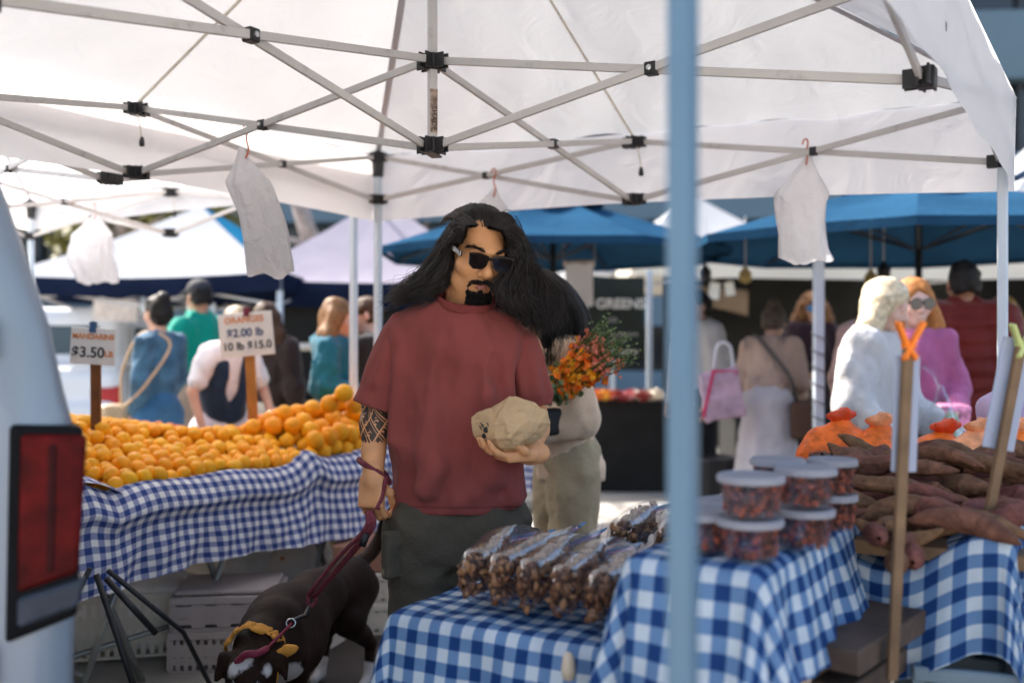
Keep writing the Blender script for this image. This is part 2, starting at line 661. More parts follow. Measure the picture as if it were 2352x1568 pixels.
def gingham_mat(name, white, mid, dark, period=.05, transl=.12):
    """woven check: two crossing sets of dyed stripes, in metres along the cloth"""
    m = bpy.data.materials.new(name); m.use_nodes = True
    nt = m.node_tree; N = nt.nodes; L = nt.links
    for n in list(N):
        N.remove(n)
    out = N.new('ShaderNodeOutputMaterial')
    uv = N.new('ShaderNodeUVMap'); uv.uv_map = 'UVMap'
    sx = N.new('ShaderNodeSeparateXYZ'); L.new(uv.outputs[0], sx.inputs[0])
    outs = []
    for ch in (0, 1):
        a = N.new('ShaderNodeMath'); a.operation = 'DIVIDE'; a.inputs[1].default_value = period
        L.new(sx.outputs[ch], a.inputs[0])
        fr = N.new('ShaderNodeMath'); fr.operation = 'FRACT'; L.new(a.outputs[0], fr.inputs[0])
        pp = N.new('ShaderNodeMath'); pp.operation = 'SUBTRACT'; pp.inputs[1].default_value = .5; L.new(fr.outputs[0], pp.inputs[0])
        ab = N.new('ShaderNodeMath'); ab.operation = 'ABSOLUTE'; L.new(pp.outputs[0], ab.inputs[0])
        r = N.new('ShaderNodeMapRange'); r.inputs['From Min'].default_value = .235; r.inputs['From Max'].default_value = .265
        L.new(ab.outputs[0], r.inputs['Value'])
        outs.append(r.outputs[0])
    ad = N.new('ShaderNodeMath'); ad.operation = 'ADD'; L.new(outs[0], ad.inputs[0]); L.new(outs[1], ad.inputs[1])
    hf = N.new('ShaderNodeMath'); hf.operation = 'MULTIPLY'; hf.inputs[1].default_value = .5; L.new(ad.outputs[0], hf.inputs[0])
    cr = N.new('ShaderNodeValToRGB')
    cr.color_ramp.elements[0].position = 0; cr.color_ramp.elements[0].color = (*white, 1)
    cr.color_ramp.elements[1].position = 1; cr.color_ramp.elements[1].color = (*dark, 1)
    e = cr.color_ramp.elements.new(.5); e.color = (*mid, 1)
    L.new(hf.outputs[0], cr.inputs[0])
    tc = N.new('ShaderNodeTexCoord')
    n1 = N.new('ShaderNodeTexNoise'); n1.inputs['Scale'].default_value = 9; n1.inputs['Detail'].default_value = 6
    L.new(tc.outputs['Object'], n1.inputs['Vector'])
    mr = N.new('ShaderNodeMapRange'); mr.inputs['From Min'].default_value = .3; mr.inputs['From Max'].default_value = .7
    mr.inputs['To Min'].default_value = .86; mr.inputs['To Max'].default_value = 1.1
    L.new(n1.outputs['Fac'], mr.inputs['Value'])
    hs = N.new('ShaderNodeHueSaturation'); L.new(cr.outputs[0], hs.inputs['Color']); L.new(mr.outputs[0], hs.inputs['Value'])
    n2 = N.new('ShaderNodeTexNoise'); n2.inputs['Scale'].default_value = 30; n2.inputs['Detail'].default_value = 6
    L.new(tc.outputs['Object'], n2.inputs['Vector'])
    bp = N.new('ShaderNodeBump'); bp.inputs['Strength'].default_value = .25; bp.inputs['Distance'].default_value = .01
    L.new(n2.outputs['Fac'], bp.inputs['Height'])
    b = N.new('ShaderNodeBsdfPrincipled'); b.inputs['Roughness'].default_value = .8; b.inputs['Specular IOR Level'].default_value = .2
    t = N.new('ShaderNodeBsdfTranslucent')
    L.new(hs.outputs[0], b.inputs['Base Color']); L.new(hs.outputs[0], t.inputs['Color'])
    L.new(bp.outputs[0], b.inputs['Normal'])
    mx = N.new('ShaderNodeMixShader'); mx.inputs[0].default_value = transl
    L.new(b.outputs[0], mx.inputs[1]); L.new(t.outputs[0], mx.inputs[2]); L.new(mx.outputs[0], out.inputs[0])
    return m


def film_mat(name, rgb=(.95, .95, .97), opac=.12, rough=.15):
    """clear plastic film: mostly see-through, glossy where it catches light"""
    m = bpy.data.materials.new(name); m.use_nodes = True
    nt = m.node_tree; N = nt.nodes; L = nt.links
    for n in list(N):
        N.remove(n)
    out = N.new('ShaderNodeOutputMaterial')
    tr = N.new('ShaderNodeBsdfTransparent'); tr.inputs[0].default_value = (*rgb, 1)
    gl = N.new('ShaderNodeBsdfGlossy'); gl.inputs['Roughness'].default_value = rough
    df = N.new('ShaderNodeBsdfDiffuse'); df.inputs[0].default_value = (.8, .8, .85, 1)
    tl = N.new('ShaderNodeBsdfTranslucent'); tl.inputs[0].default_value = (.8, .8, .85, 1)
    lw = N.new('ShaderNodeLayerWeight'); lw.inputs[0].default_value = .35
    tc = N.new('ShaderNodeTexCoord')
    n2 = N.new('ShaderNodeTexNoise'); n2.inputs['Scale'].default_value = 25; n2.inputs['Detail'].default_value = 4
    L.new(tc.outputs['Object'], n2.inputs['Vector'])
    bp = N.new('ShaderNodeBump'); bp.inputs['Strength'].default_value = .5; bp.inputs['Distance'].default_value = .01
    L.new(n2.outputs['Fac'], bp.inputs['Height']); L.new(bp.outputs[0], gl.inputs['Normal'])
    m0 = N.new('ShaderNodeMixShader'); m0.inputs[0].default_value = .5
    L.new(df.outputs[0], m0.inputs[1]); L.new(tl.outputs[0], m0.inputs[2])
    m1 = N.new('ShaderNodeMixShader'); m1.inputs[0].default_value = opac
    L.new(tr.outputs[0], m1.inputs[1]); L.new(m0.outputs[0], m1.inputs[2])
    m2 = N.new('ShaderNodeMixShader')
    ml = N.new('ShaderNodeMath'); ml.operation = 'MULTIPLY'; ml.inputs[1].default_value = .30
    L.new(lw.outputs['Fresnel'], ml.inputs[0]); L.new(ml.outputs[0], m2.inputs[0])
    L.new(m1.outputs[0], m2.inputs[1]); L.new(gl.outputs[0], m2.inputs[2])
    L.new(m2.outputs[0], out.inputs[0])
    return m


def text_obj(s, name, size, mat_, parent, M, align='CENTER', extrude=.0005, bold=0.0):
    cu = bpy.data.curves.new(name, 'FONT')
    cu.body = s; cu.size = size; cu.align_x = align; cu.align_y = 'CENTER'; cu.extrude = extrude; cu.offset = bold
    cu.materials.append(mat_)
    tmp = bpy.data.objects.new(name, cu)
    COL.objects.link(tmp)
    me = bpy.data.meshes.new_from_object(tmp)
    COL.objects.unlink(tmp); bpy.data.objects.remove(tmp)
    me.materials.clear()
    o = link(name, me, mat_, parent)
    o.matrix_local = Matrix([[float(c) for c in r] for r in M])
    return o


def frame4(origin, x, y, z):
    M = np.eye(4)
    M[:3, 0], M[:3, 1], M[:3, 2], M[:3, 3] = x, y, z, origin
    return M


# palette
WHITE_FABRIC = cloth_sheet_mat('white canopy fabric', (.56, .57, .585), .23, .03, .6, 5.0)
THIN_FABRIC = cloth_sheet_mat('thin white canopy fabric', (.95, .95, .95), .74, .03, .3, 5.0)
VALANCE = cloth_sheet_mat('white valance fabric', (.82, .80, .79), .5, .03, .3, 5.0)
CREAM_FABRIC = cloth_sheet_mat('cream canopy fabric', (.8, .76, .66), .4, .05)
NAVY_FABRIC = cloth_sheet_mat('navy canopy fabric', (.012, .018, .04), .08, .15)
TENT_WHITE = cloth_sheet_mat('white tent fabric', (.40, .41, .43), .2, .06, .6, 3.0)
TENT_LILAC = cloth_sheet_mat('lilac white tent fabric', (.36, .33, .38), .2, .06, .6, 3.0)
BLUE_FABRIC = cloth_sheet_mat('blue umbrella fabric', (.018, .06, .115), .03, .15, .5, 9.0)
TEAL_FABRIC = cloth_sheet_mat('teal blue tent fabric', (.02, .15, .28), .15, .1)
GREYPAINT = mat('grey painted aluminium', (.52, .5, .48), .45, .06, 5, .03, 120, .4, dirt=.35)
LEGPAINT = mat('pale powder coated steel', (.55, .62, .68), .38, .05, 4, .03, 80, .5, dirt=.12)
BLACKPLASTIC = mat('black nylon', (.02, .02, .021), .45, .2, 20, .1, 80)
STEEL = mat('zinc bolt', (.6, .6, .6), .3, .1, 20, metal=1.0)
WOOD = mat('weathered wood', (.17, .10, .05), .7, .3, 12, .3, 40)
DARKWOOD = mat('dark stained wood', (.18, .07, .022), .6, .3, 12, .2, 40)
# ================================================================== SETTING
def ground_mat():
    m = mat('asphalt', (.058, .046, .038), .9, .25, 3, .6, 130)
    nt = m.node_tree; N = nt.nodes; L = nt.links
    b = N['Principled BSDF']
    tc = N.new('ShaderNodeTexCoord')
    v = N.new('ShaderNodeTexVoronoi'); v.inputs['Scale'].default_value = 110
    L.new(tc.outputs['Object'], v.inputs['Vector'])
    r = N.new('ShaderNodeMapRange'); r.inputs['From Min'].default_value = .12; r.inputs['From Max'].default_value = .2
    r.inputs['To Min'].default_value = .8; r.inputs['To Max'].default_value = 0
    L.new(v.outputs['Distance'], r.inputs['Value'])
    v2 = N.new('ShaderNodeTexNoise'); v2.inputs['Scale'].default_value = 60
    L.new(tc.outputs['Object'], v2.inputs['Vector'])
    r2 = N.new('ShaderNodeMapRange'); r2.inputs['From Min'].default_value = .55; r2.inputs['From Max'].default_value = .65
    L.new(v2.outputs['Fac'], r2.inputs['Value'])
    ml = N.new('ShaderNodeMath'); ml.operation = 'MULTIPLY'; L.new(r.outputs[0], ml.inputs[0]); L.new(r2.outputs[0], ml.inputs[1])
    mx = N.new('ShaderNodeMix'); mx.data_type = 'RGBA'
    src = b.inputs['Base Color'].links[0].from_socket
    L.new(ml.outputs[0], mx.inputs['Factor']); L.new(src, mx.inputs['A']); mx.inputs['B'].default_value = (.22, .17, .13, 1)
    L.new(mx.outputs['Result'], b.inputs['Base Color'])
    return m


g = MB().box((0, 150, -.1), (700, 700, .2)).build('ground', ground_mat())
tag(g, kind='structure')
# pale concrete pavement of the market square behind the stalls
CONC = mat('pale concrete', (.42, .4, .37), .85, .15, 1.2, .3, 60, dirt=.15)
pv = MB()
pv.add([(-60, 5.9, .006), (60, 5.9, .006), (60, 60, .006), (-60, 60, .006)], [[0, 1, 2, 3]])
tag(pv.build('pavement', CONC), kind='structure')
sl = MB()
sl.add([(-3.4, 3.3, .004), (-1.15, 3.3, .004), (-.75, 4.5, .004), (-1.6, 5.9, .004), (-3.4, 5.9, .004)], [[0, 1, 2, 3, 4]])
tag(sl.build('pavement_apron', CONC), kind='structure')
AISLE = mat('pale bounce concrete', (.55, .52, .47), .85, .12, 1.2, .3, 60)  # unseen pale ground behind the camera, added to bounce light onto the stalls
fr_ = MB().add([(-40, -40, .006), (40, -40, .006), (40, .35, .006), (-40, .35, .006)], [[0, 1, 2, 3]])
tag(fr_.build('aisle_bounce_ground', AISLE), kind='structure')
# painted bay lines
PAINT = mat('road paint', (.75, .75, .72), .7, .15, 8, .1, 60, dirt=.3)
for i, (x0, x1, y) in enumerate(((.6, 4.4, 9.4), (-7.5, -3.0, 9.0), (.9, 4.4, 12.4))):
    ln = MB().add([(x0, y, .011), (x1, y - .5, .011), (x1, y - .38, .011), (x0, y + .12, .011)], [[0, 1, 2, 3]])
    tag(ln.build('pavement_marking', PAINT), kind='structure')

# ---- office building with long bands of concrete and dark glass
BLD_BLUE = mat('shaded blue grey spandrel', (.10, .155, .19), .6, .08, .4, .05, 20)
BLD_DARK = mat('dark window glass', (.012, .014, .016), .12, .2, .8, spec=.6)
BLD_RIB = mat('dark mullion', (.03, .035, .04), .4)
bt = thing('office_building', 'long office building with blue grey bands and dark strip windows behind the market', 'building', (0, 27, 0), math.radians(-4))
levels = [(0.0, .55), (1.75, 3.0), (4.6, 6.3), (8.2, 10.0), (12.0, 14.0)]
MB().box((0, 3.0, 7), (76, 5.0, 14)).build('glass_wall', BLD_DARK, bt)
for z0, z1 in levels:
    MB().box((0, .2, (z0 + z1) / 2), (76.4, .7, z1 - z0), bev=.03).build('spandrel_band', BLD_BLUE, bt)
for i in range(26):
    MB().box((-37.5 + i * 3.0, .42, 7), (.14, .12, 13.8)).build('mullion', BLD_RIB, bt)
MB().box((-18.5, -2.2, 3.35), (12, 5.0, .42), bev=.02).build('entrance_canopy', BLD_RIB, bt)


# ---- trees
def leaf_cloud(center, radii, n, size, seed):
    r = np.random.default_rng(seed)
    d = r.normal(size=(n, 3)); d /= np.linalg.norm(d, axis=1)[:, None]
    rad = r.random(n) ** .45
    P = d * rad[:, None]
    keep = vnoise(P, 2.6, seed) > -.18
    P = P[keep] * np.asarray(radii) + np.asarray(center)
    n = len(P)
    t = r.normal(size=(n, 3)); t /= np.linalg.norm(t, axis=1)[:, None]
    b = np.cross(t, r.normal(size=(n, 3))); b /= np.linalg.norm(b, axis=1)[:, None]
    s = size * (.6 + .8 * r.random(n))[:, None]
    V = np.stack([P - t * s, P + b * s * .45, P + t * s, P - b * s * .45], 1).reshape(-1, 3)
    return V, np.arange(n * 4).reshape(n, 4)


BARK = mat('grey bark', (.2, .16, .13), .9, .3, 8, .6, 30)
PALEBARK = mat('pale bark', (.33, .28, .26), .9, .3, 8, .6, 30)
LEAF = mat('yellow green leaf', (.16, .15, .035), .6, .4, 3)
LEAF2 = mat('silver green leaf', (.12, .15, .08), .6, .4, 3)


def branch(mb, a, d, L, r, depth, rg):
    pts = [np.array(a)]
    dd = nrm(d)
    for i in range(4):
        dd = nrm(dd + rg.normal(size=3) * .18)
        pts.append(pts[-1] + dd * L / 4)
    mb.tube(pts, np.linspace(r, r * .55, 5), 6)
    if depth > 0:
        for k in range(3):
            i = rg.integers(2, 5)
            branch(mb, pts[i], nrm(dd + rg.normal(size=3) * .6 + vec(0, 0, .15)), L * .62, r * .5, depth - 1, rg)


def tree(name, label, base, h, crown_r, nleaf, leafm, barkm, seed, crown_z=None):
    t = thing(name, label, 'tree', base)
    rg = np.random.default_rng(seed)
    mb = MB()
    branch(mb, (0, 0, 0), (0.05, 0, 1), h * .62, h * .03, 3, rg)
    mb.build('trunk', barkm, t, smooth=True)
    if nleaf:
        cz = crown_z or h * .75
        V, Q = leaf_cloud((0, 0, cz), crown_r, nleaf, .13, seed)
        c = link('crown', new_mesh('crown', V, Q), leafm, t)
        c['kind'] = 'stuff'
    return t


p = at(345, 640, 17)
tree('leafy_tree', 'yellow green leafy tree behind the white peaked tent', (p[0], 17, 0), 4.6, (1.7, 1.5, 1.4), 6200, LEAF, BARK, 3, 3.2)
p = at(930, 640, 15)
tree('bare_tree', 'leafless pale trunk beside the end of the blue umbrella', (p[0], 15, 0), 6.6, None, 0, LEAF, PALEBARK, 8)
p = at(690, 640, 18)
tree('bare_tree', 'leafless tree with thin twigs between the two white tents', (p[0], 18, 0), 6.0, None, 0, LEAF, BARK, 21)


# ---- simple peaked tents seen from outside
def tent(label, c, half, ang, z_e, z_p, mats, val=.22, valm=None, frame=True, legs=(1, 1, 1, 1), group=None, curve=.5, rim=None):
    t = thing('market_tent', label, 'tent', (c[0], c[1], 0), ang, group)
    hx, hy = half
    cs = [(-hx, -hy), (hx, -hy), (hx, hy), (-hx, hy)]
    for i in range(4):
        a, b = np.array(cs[i]), np.array(cs[(i + 1) % 4])
        n = 13
        P = np.zeros((n, n, 3))
        for iu, u in enumerate(np.linspace(0, 1, n)):
            for iv, v in enumerate(np.linspace(0, 1, n)):
                e = a * (1 - u) + b * u
                P[iu, iv, :2] = e * (1 - v)
                lift = v ** (1 + curve)
                P[iu, iv, 2] = z_e + (z_p - z_e) * lift - .05 * math.sin(PI * u) * (1 - v) * (1 - v) * 2 + .012 * math.sin(u * 31 + i) * (1 - v)
        link('roof_panel', grid_mesh('roof_panel', P), mats[i % len(mats)], t)
        m = 21
        Q = np.zeros((m, 3, 3))
        nn = nrm([(a + b)[0], (a + b)[1]]) if np.linalg.norm(a + b) > 0 else np.array([0, 0])
        for iu, u in enumerate(np.linspace(0, 1, m)):
            e = a * (1 - u) + b * u
            for iv in range(3):
                Q[iu, iv, :2] = e + nn * (.012 + .014 * math.sin(u * 40) * iv / 2)
                Q[iu, iv, 2] = z_e - .05 * math.sin(PI * u) * 2 * .5 - val * iv / 2
        link('valance', grid_mesh('valance', Q), valm or mats[i % len(mats)], t)
        if legs[i]:
            MB().box((a[0] * .985, a[1] * .985, (z_e - .05) / 2), (.045, .045, z_e - .05)).build('leg', LEGPAINT, t)
        if frame:
            fb = MB()
            mid = (a + b) / 2
            for q0, q1 in ((a, mid), (mid, b)):
                fb.bar((*(q0 * .96), z_e - .06), (*(q1 * .96), z_e - .3), .025, .014)
                fb.bar((*(q0 * .96), z_e - .3), (*(q1 * .955), z_e - .06), .025, .014)
            fb.build('truss', GREYPAINT, t)
    return t


# white and teal tent, left
c = at(440, 600, 9.6)
tent('white peaked tent with one teal panel and navy valance above the denim jacket', (c[0] - .22, 10.6), (1.45, 1.45), math.radians(-8), 1.98, 2.80, [TENT_WHITE, TEAL_FABRIC, TENT_WHITE, TENT_WHITE], .17, NAVY_FABRIC, True, curve=.25)
c = at(800, 600, 9.6)
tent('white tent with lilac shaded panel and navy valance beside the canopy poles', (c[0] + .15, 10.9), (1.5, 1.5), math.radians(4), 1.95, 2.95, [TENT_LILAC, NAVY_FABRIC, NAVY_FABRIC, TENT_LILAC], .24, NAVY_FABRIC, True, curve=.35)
# white tents behind the umbrellas
tent('white tent roof rising behind the two blue umbrellas', (at(1590, 500, 13.5)[0], 13.5), (1.7, 1.7), math.radians(6), 2.35, 3.35, [TENT_WHITE], .2, None, False, (0, 0, 1, 1))
tent('white tent roof at the picture edge above the right blue umbrella', (at(2400, 500, 13.0)[0], 13.0), (1.6, 1.6), math.radians(2), 2.75, 4.1, [TENT_WHITE], .2, None, False, (0, 0, 1, 1))
# cream lined stall tent that covers the greens stall
tent('wide cream lined stall tent over the black back wall', (3.95, 11.1), (2.75, 1.7), math.radians(-2), 2.2, 2.75, [CREAM_FABRIC], .22, CREAM_FABRIC, True, (0, 1, 1, 1))
st = thing('tent_pole', 'grey square pole wound with cord between bent shopper and white sweatshirt', 'tent pole', (at(1880, 784, 6.15)[0], 6.15, 0))
MB().box((0, 0, 1.03), (.058, .058, 2.06), bev=.004).build('pole', LEGPAINT, st)
pts = [(.034 * math.cos(a), .034 * math.sin(a) * 1.1 - .004, 1.45 - a * .016) for a in np.linspace(0, 38, 170)]
MB().tube([(x * 1.25, y * 1.25, z) for x, y, z in pts], .004, 5).build('cord', mat('grey cord', (.1, .1, .1), .8), st)
MB().box((0, 0, .01), (.11, .11, .02)).build('foot', BLACKPLASTIC, st)


# ---- market umbrellas
def umbrella(label, c, R, z_r, z_t, ang, nseg=8, vent=True, knot=False):
    t = thing('market_umbrella', label, 'umbrella', (c[0], c[1], 0), ang)
    for i in range(nseg):
        a0, a1 = 2 * PI * i / nseg, 2 * PI * (i + 1) / nseg
        n = 9
        P = np.zeros((n, n, 3))
        for iu, u in enumerate(np.linspace(0, 1, n)):
            for iv, v in enumerate(np.linspace(.06, 1, n)):
                e = np.array([math.cos(a0), math.sin(a0)]) * (1 - u) + np.array([math.cos(a1), math.sin(a1)]) * u
                P[iu, iv, :2] = e * R * v
                P[iu, iv, 2] = z_t - (z_t - z_r) * v ** 1.08 - .20 * math.sin(PI * u) * v * (1 - v) + .012 * math.sin(PI * u) * math.sin(v * 17 + i)
        link('canopy_panel', grid_mesh('canopy_panel', P), BLUE_FABRIC, t)
        Q = np.zeros((n, 2, 3))
        for iu, u in enumerate(np.linspace(0, 1, n)):
            e = np.array([math.cos(a0), math.sin(a0)]) * (1 - u) + np.array([math.cos(a1), math.sin(a1)]) * u
            Q[iu, 0] = (*(e * R * 1.001), z_r + .003); Q[iu, 1] = (*(e * R * .998), z_r - .05)
        link('hem', grid_mesh('hem', Q), BLUE_FABRIC, t)
        rb = MB()
        e = np.array([math.cos(a0), math.sin(a0)])
        rb.tube([(*(e * .05), z_t - .09), (*(e * R * .5), (z_t + z_r) / 2 - .03), (*(e * R * .97), z_r - .01)], .011, 6)
        rb.tube([(*(e * .04), z_t - .5), (*(e * R * .45), (z_t + z_r) / 2 - .015)], .009, 6)
        rb.build('rib', BLACKPLASTIC, t)
    if vent:
        P = MB().lathe([(.0, .2), (.12, .17), (R * .3, .045), (R * .3, .02)], (0, 0, z_t - .11), nseg)
        P.build('vent_cap', BLUE_FABRIC, t)
    MB().tube([(0, 0, 0), (0, 0, z_t)], .024, 10).build('pole', mat('dark umbrella pole', (.03, .028, .026), .4), t, smooth=True)
    MB().lathe([(.27, 0), (.27, .06), (.06, .09), (.045, .35), (0, .35)], (0, 0, 0), 20).build('base', BLACKPLASTIC, t, smooth=False)
    if knot:
        k = MB()
        k.tube(smooth_curve([(-.33, -R * .62, z_r + .28), (-.12, -R * .58, z_r + .345), (.12, -R * .6, z_r + .33), (.3, -R * .66, z_r + .25)], 12), [.02] * 4 + [.014] * 4 + [.02] * 4, 6)
        k.build('tie_strap', mat('dark strap', (.01, .03, .07), .7), t)
    return t


umbrella('blue market umbrella spreading right behind the long haired man', (at(1270, 0, 7.9)[0], 7.9), 1.42, 2.05, 2.5, math.radians(22.5))
umbrella('large blue market umbrella with dark tie strap above the shoppers', (at(2110, 0, 7.0)[0], 7.0), 1.75, 2.03, 2.50, math.radians(22.5), knot=True)

# ---- black back wall of the greens stall
TARP = mat('black mesh tarp', (.013, .013, .012), .9, .3, 2, .2, 40)
bw = thing('stall_back_wall', 'black tarpaulin back wall hung behind the greens stall', 'tarpaulin', (0, 0, 0))
def tarp(x0, x1, y0, y1, z0, z1, seed):
    n, m = 30, 8
    P = np.zeros((n, m, 3))
    for i, u in enumerate(np.linspace(0, 1, n)):
        for j, v in enumerate(np.linspace(0, 1, m)):
            P[i, j] = (x0 + (x1 - x0) * u, y0 + (y1 - y0) * u + .04 * math.sin(u * 23 + seed) * (1 - .5 * v) + .02 * math.sin(u * 57 + v * 3), z0 + (z1 - z0) * v)
    return P
link('tarp_sheet', grid_mesh('tarp_sheet', tarp(1.9, 6.75, 12.5, 12.3, .03, 2.16, 0)), TARP, bw)
link('tarp_sheet', grid_mesh('tarp_sheet', tarp(6.8, 6.9, 12.3, 9.0, .03, 2.16, 2)), TARP, bw)
pf = at(1640, 690, 9.7)
P = np.zeros((12, 6, 3))
for i, u in enumerate(np.linspace(0, 1, 12)):
    for j, v in enumerate(np.linspace(0, 1, 6)):
        P[i, j] = at(1588 + 130 * u, 655 + 12 * u + (38 + 20 * u) * v, 12.1 - .05 * math.sin(v * 3))
link('brown_flap', grid_mesh('brown_flap', P), mat('brown tarp', (.2, .15, .11), .8, .2, 3), bw)

# banner with white lettering
BANNER = mat('dark green banner', (.02, .028, .02), .75, .2, 4, .1, 30)
BWHITE = mat('printed cream lettering', (.75, .72, .62), .7)
bn = thing('banner', 'dark green banner lettered GREENS hung on the stall corner pole', 'banner', at(1400, 730, 9.45))
w, h = .66, .78
P = np.zeros((14, 14, 3))
for i, u in enumerate(np.linspace(-.5, .5, 14)):
    for j, v in enumerate(np.linspace(-.5, .5, 14)):
        P[i, j] = (u * w, .02 * math.sin(u * 9 + v * 3), v * h + .05 * u * u - .03 * u)
link('sheet', grid_mesh('sheet', P), BANNER, bn)
def btxt(s, x, z, size, bold=.0):
    text_obj(s, 'lettering', size, BWHITE, bn, frame4((x, -.032, z), (1, 0, 0), (0, 0, 1), (0, -1, 0)), bold=bold)
btxt('GREENS', .10, .13, .13, .004)
btxt('Y', -.22, .12, .15, .004)
btxt('CO.', .03, -.02, .06)
btxt('FRESH PICKED SPROUTS', .02, -.16, .045)
btxt('MICROGREENS', .0, -.22, .045)
for z in (-.32,):
    MB().box((.06, -.03, z), (.4, .003, .03)).build('printed_bar', BWHITE, bn)
MB().box((w / 2 + .05, .01, h / 2 - .9), (.05, .05, 1.95 - .02), bev=.004).build('pole', LEGPAINT, bn)

# paper roll hung from the stall
pr = thing('paper_sheet', 'white paper sheet hanging from a roll beside the dark banner', 'paper', at(1330, 640, 8.3))
MB().tube([(-.13, 0, .13), (.13, 0, .13)], .028, 12).build('roll', mat('kraft roll', (.5, .42, .36), .7), pr, smooth=True)
P = np.zeros((8, 12, 3))
for i, u in enumerate(np.linspace(-.5, .5, 8)):
    for j, v in enumerate(np.linspace(0, 1, 12)):
        P[i, j] = (u * .23, -.028 + .02 * math.sin(v * 4) * v + .006 * math.sin(u * 9), .13 - .36 * v)
link('sheet', grid_mesh('sheet', P), cloth_sheet_mat('thin paper', (.85, .85, .84), .35, .03), pr)
MB().tube([(-.13, 0, .13), (-.13, 0, .4)], .003, 4).tube([(.13, 0, .13), (.13, 0, .4)], .003, 4).build('cord', GREYPAINT, pr)

# small things hanging under the cream tent
for (x, y, d, lab) in ((1620, 600, 8.0, 'small black hook hanging under the cream tent near the blue pole'), (1712, 604, 7.6, 'pale clamp hanging under the cream tent left of the white bag'),
                       (2000, 610, 7.4, 'bundle of yellow twine hanging under the cream tent'), (2030, 592, 7.2, 'black lamp hanging under the cream tent by the umbrella pole')):
    c = at(x, y, d)
    hk = thing('hanging_hook', lab, 'hook', c)
    MB().tube([(0, 0, -.1), (0, 0, .04), (.0, .0, .36)], .006, 5).build('cord', GREYPAINT, hk)
    MB().lathe([(0, -.16), (.045, -.14), (.05, -.08), (.012, -.03), (0, -.02)], (0, 0, 0), 10).build('body', BLACKPLASTIC if 'black' in lab else mat('yellow twine', (.5, .38, .14), .8), hk, smooth=True)
c = at(1655, 668, 9.6)
hp = thing('price_card', 'pair of small white price cards hanging before the black tarpaulin', 'card', c)
MB().box((-.06, 0, 0), (.1, .004, .16), rotm(0, 6, 0)).build('card', BWHITE, hp)
MB().box((.09, .01, .02), (.09, .004, .13), rotm(0, -9, 0)).build('card', BWHITE, hp)
MB().tube([(-.06, 0, .08), (-.05, 0, .4)], .003, 4).tube([(.09, .01, .08), (.08, 0, .4)], .003, 4).build('string', GREYPAINT, hp)

# ---- flower stall table, far centre
BLACKCLOTH = mat('black table cloth', (.014, .014, .014), .9, .25, 5, .2, 30)
ft = thing('flower_table', 'black draped flower table below the banner', 'table', (at(1440, 900, 9.2)[0], 9.0, 0))
MB().box((.12, .3, .415), (1.15, .8, .83), bev=.02).build('drape', BLACKCLOTH, ft)
# bunches of cut flowers on the table
FCOL = [mat('orange petals', (.8, .25, .04), .6, .3, 20), mat('yellow petals', (.85, .5, .06), .6, .3, 20), mat('dark red petals', (.3, .02, .02), .6, .3, 20), mat('cream petals', (.8, .72, .6), .6, .2, 20), mat('pink petals', (.7, .2, .22), .6, .3, 20)]
GREENLEAF = mat('leaf green', (.06, .11, .03), .6, .4, 10)
def blossom_cloud(c, r, n, size, seed):
    V, Q = leaf_cloud(c, r, n, size, seed)
    return V, Q
for i in range(9):
    x = at(1365 + i * 18, 880, 8.9)[0]
    nm = ['orange', 'yellow', 'orange', 'dark red', 'pink', 'cream', 'dark red', 'cream', 'cream'][i]
    m_ = [FCOL[0], FCOL[1], FCOL[0], FCOL[2], FCOL[4], FCOL[3], FCOL[2], FCOL[3], FCOL[3]][i]
    f = thing('flower_bunch', 'small bunch of cut flowers lying on the black flower table', 'flowers', (x, 8.75 + .06 * (i % 3), .83), 0, 'flower bunches on the black table')
    V, Q = leaf_cloud((0, 0, .05), (.075, .12, .05), 260, .02, 40 + i)
    link('blossoms', new_mesh('blossoms', V, Q), m_, f)['kind'] = 'stuff'
    MB().tube([(0, .05, .02), (.02, .3, .02)], .012, 6).build('stems', GREENLEAF, f)

# ---- greens stall counter behind the shoppers on the right
gt = thing('greens_table', 'black draped counter of green herbs behind the bent shopper', 'table', (3.9, 10.2, 0))
MB().box((0, 0, .42), (3.4, .8, .84), bev=.02).build('drape', BLACKCLOTH, gt)
for i in range(10):
    f = thing('herb_bunch', 'bunch of green herbs on the black counter of the greens stall', 'herbs', (2.35 + i * .3, 10.0 + .1 * (i % 2), .84), 0, 'herb bunches on the greens counter')
    V, Q = leaf_cloud((0, 0, .06), (.13, .1, .07), 200, .03, 80 + i)
    link('leaves', new_mesh('leaves', V, Q), GREENLEAF, f)['kind'] = 'stuff'

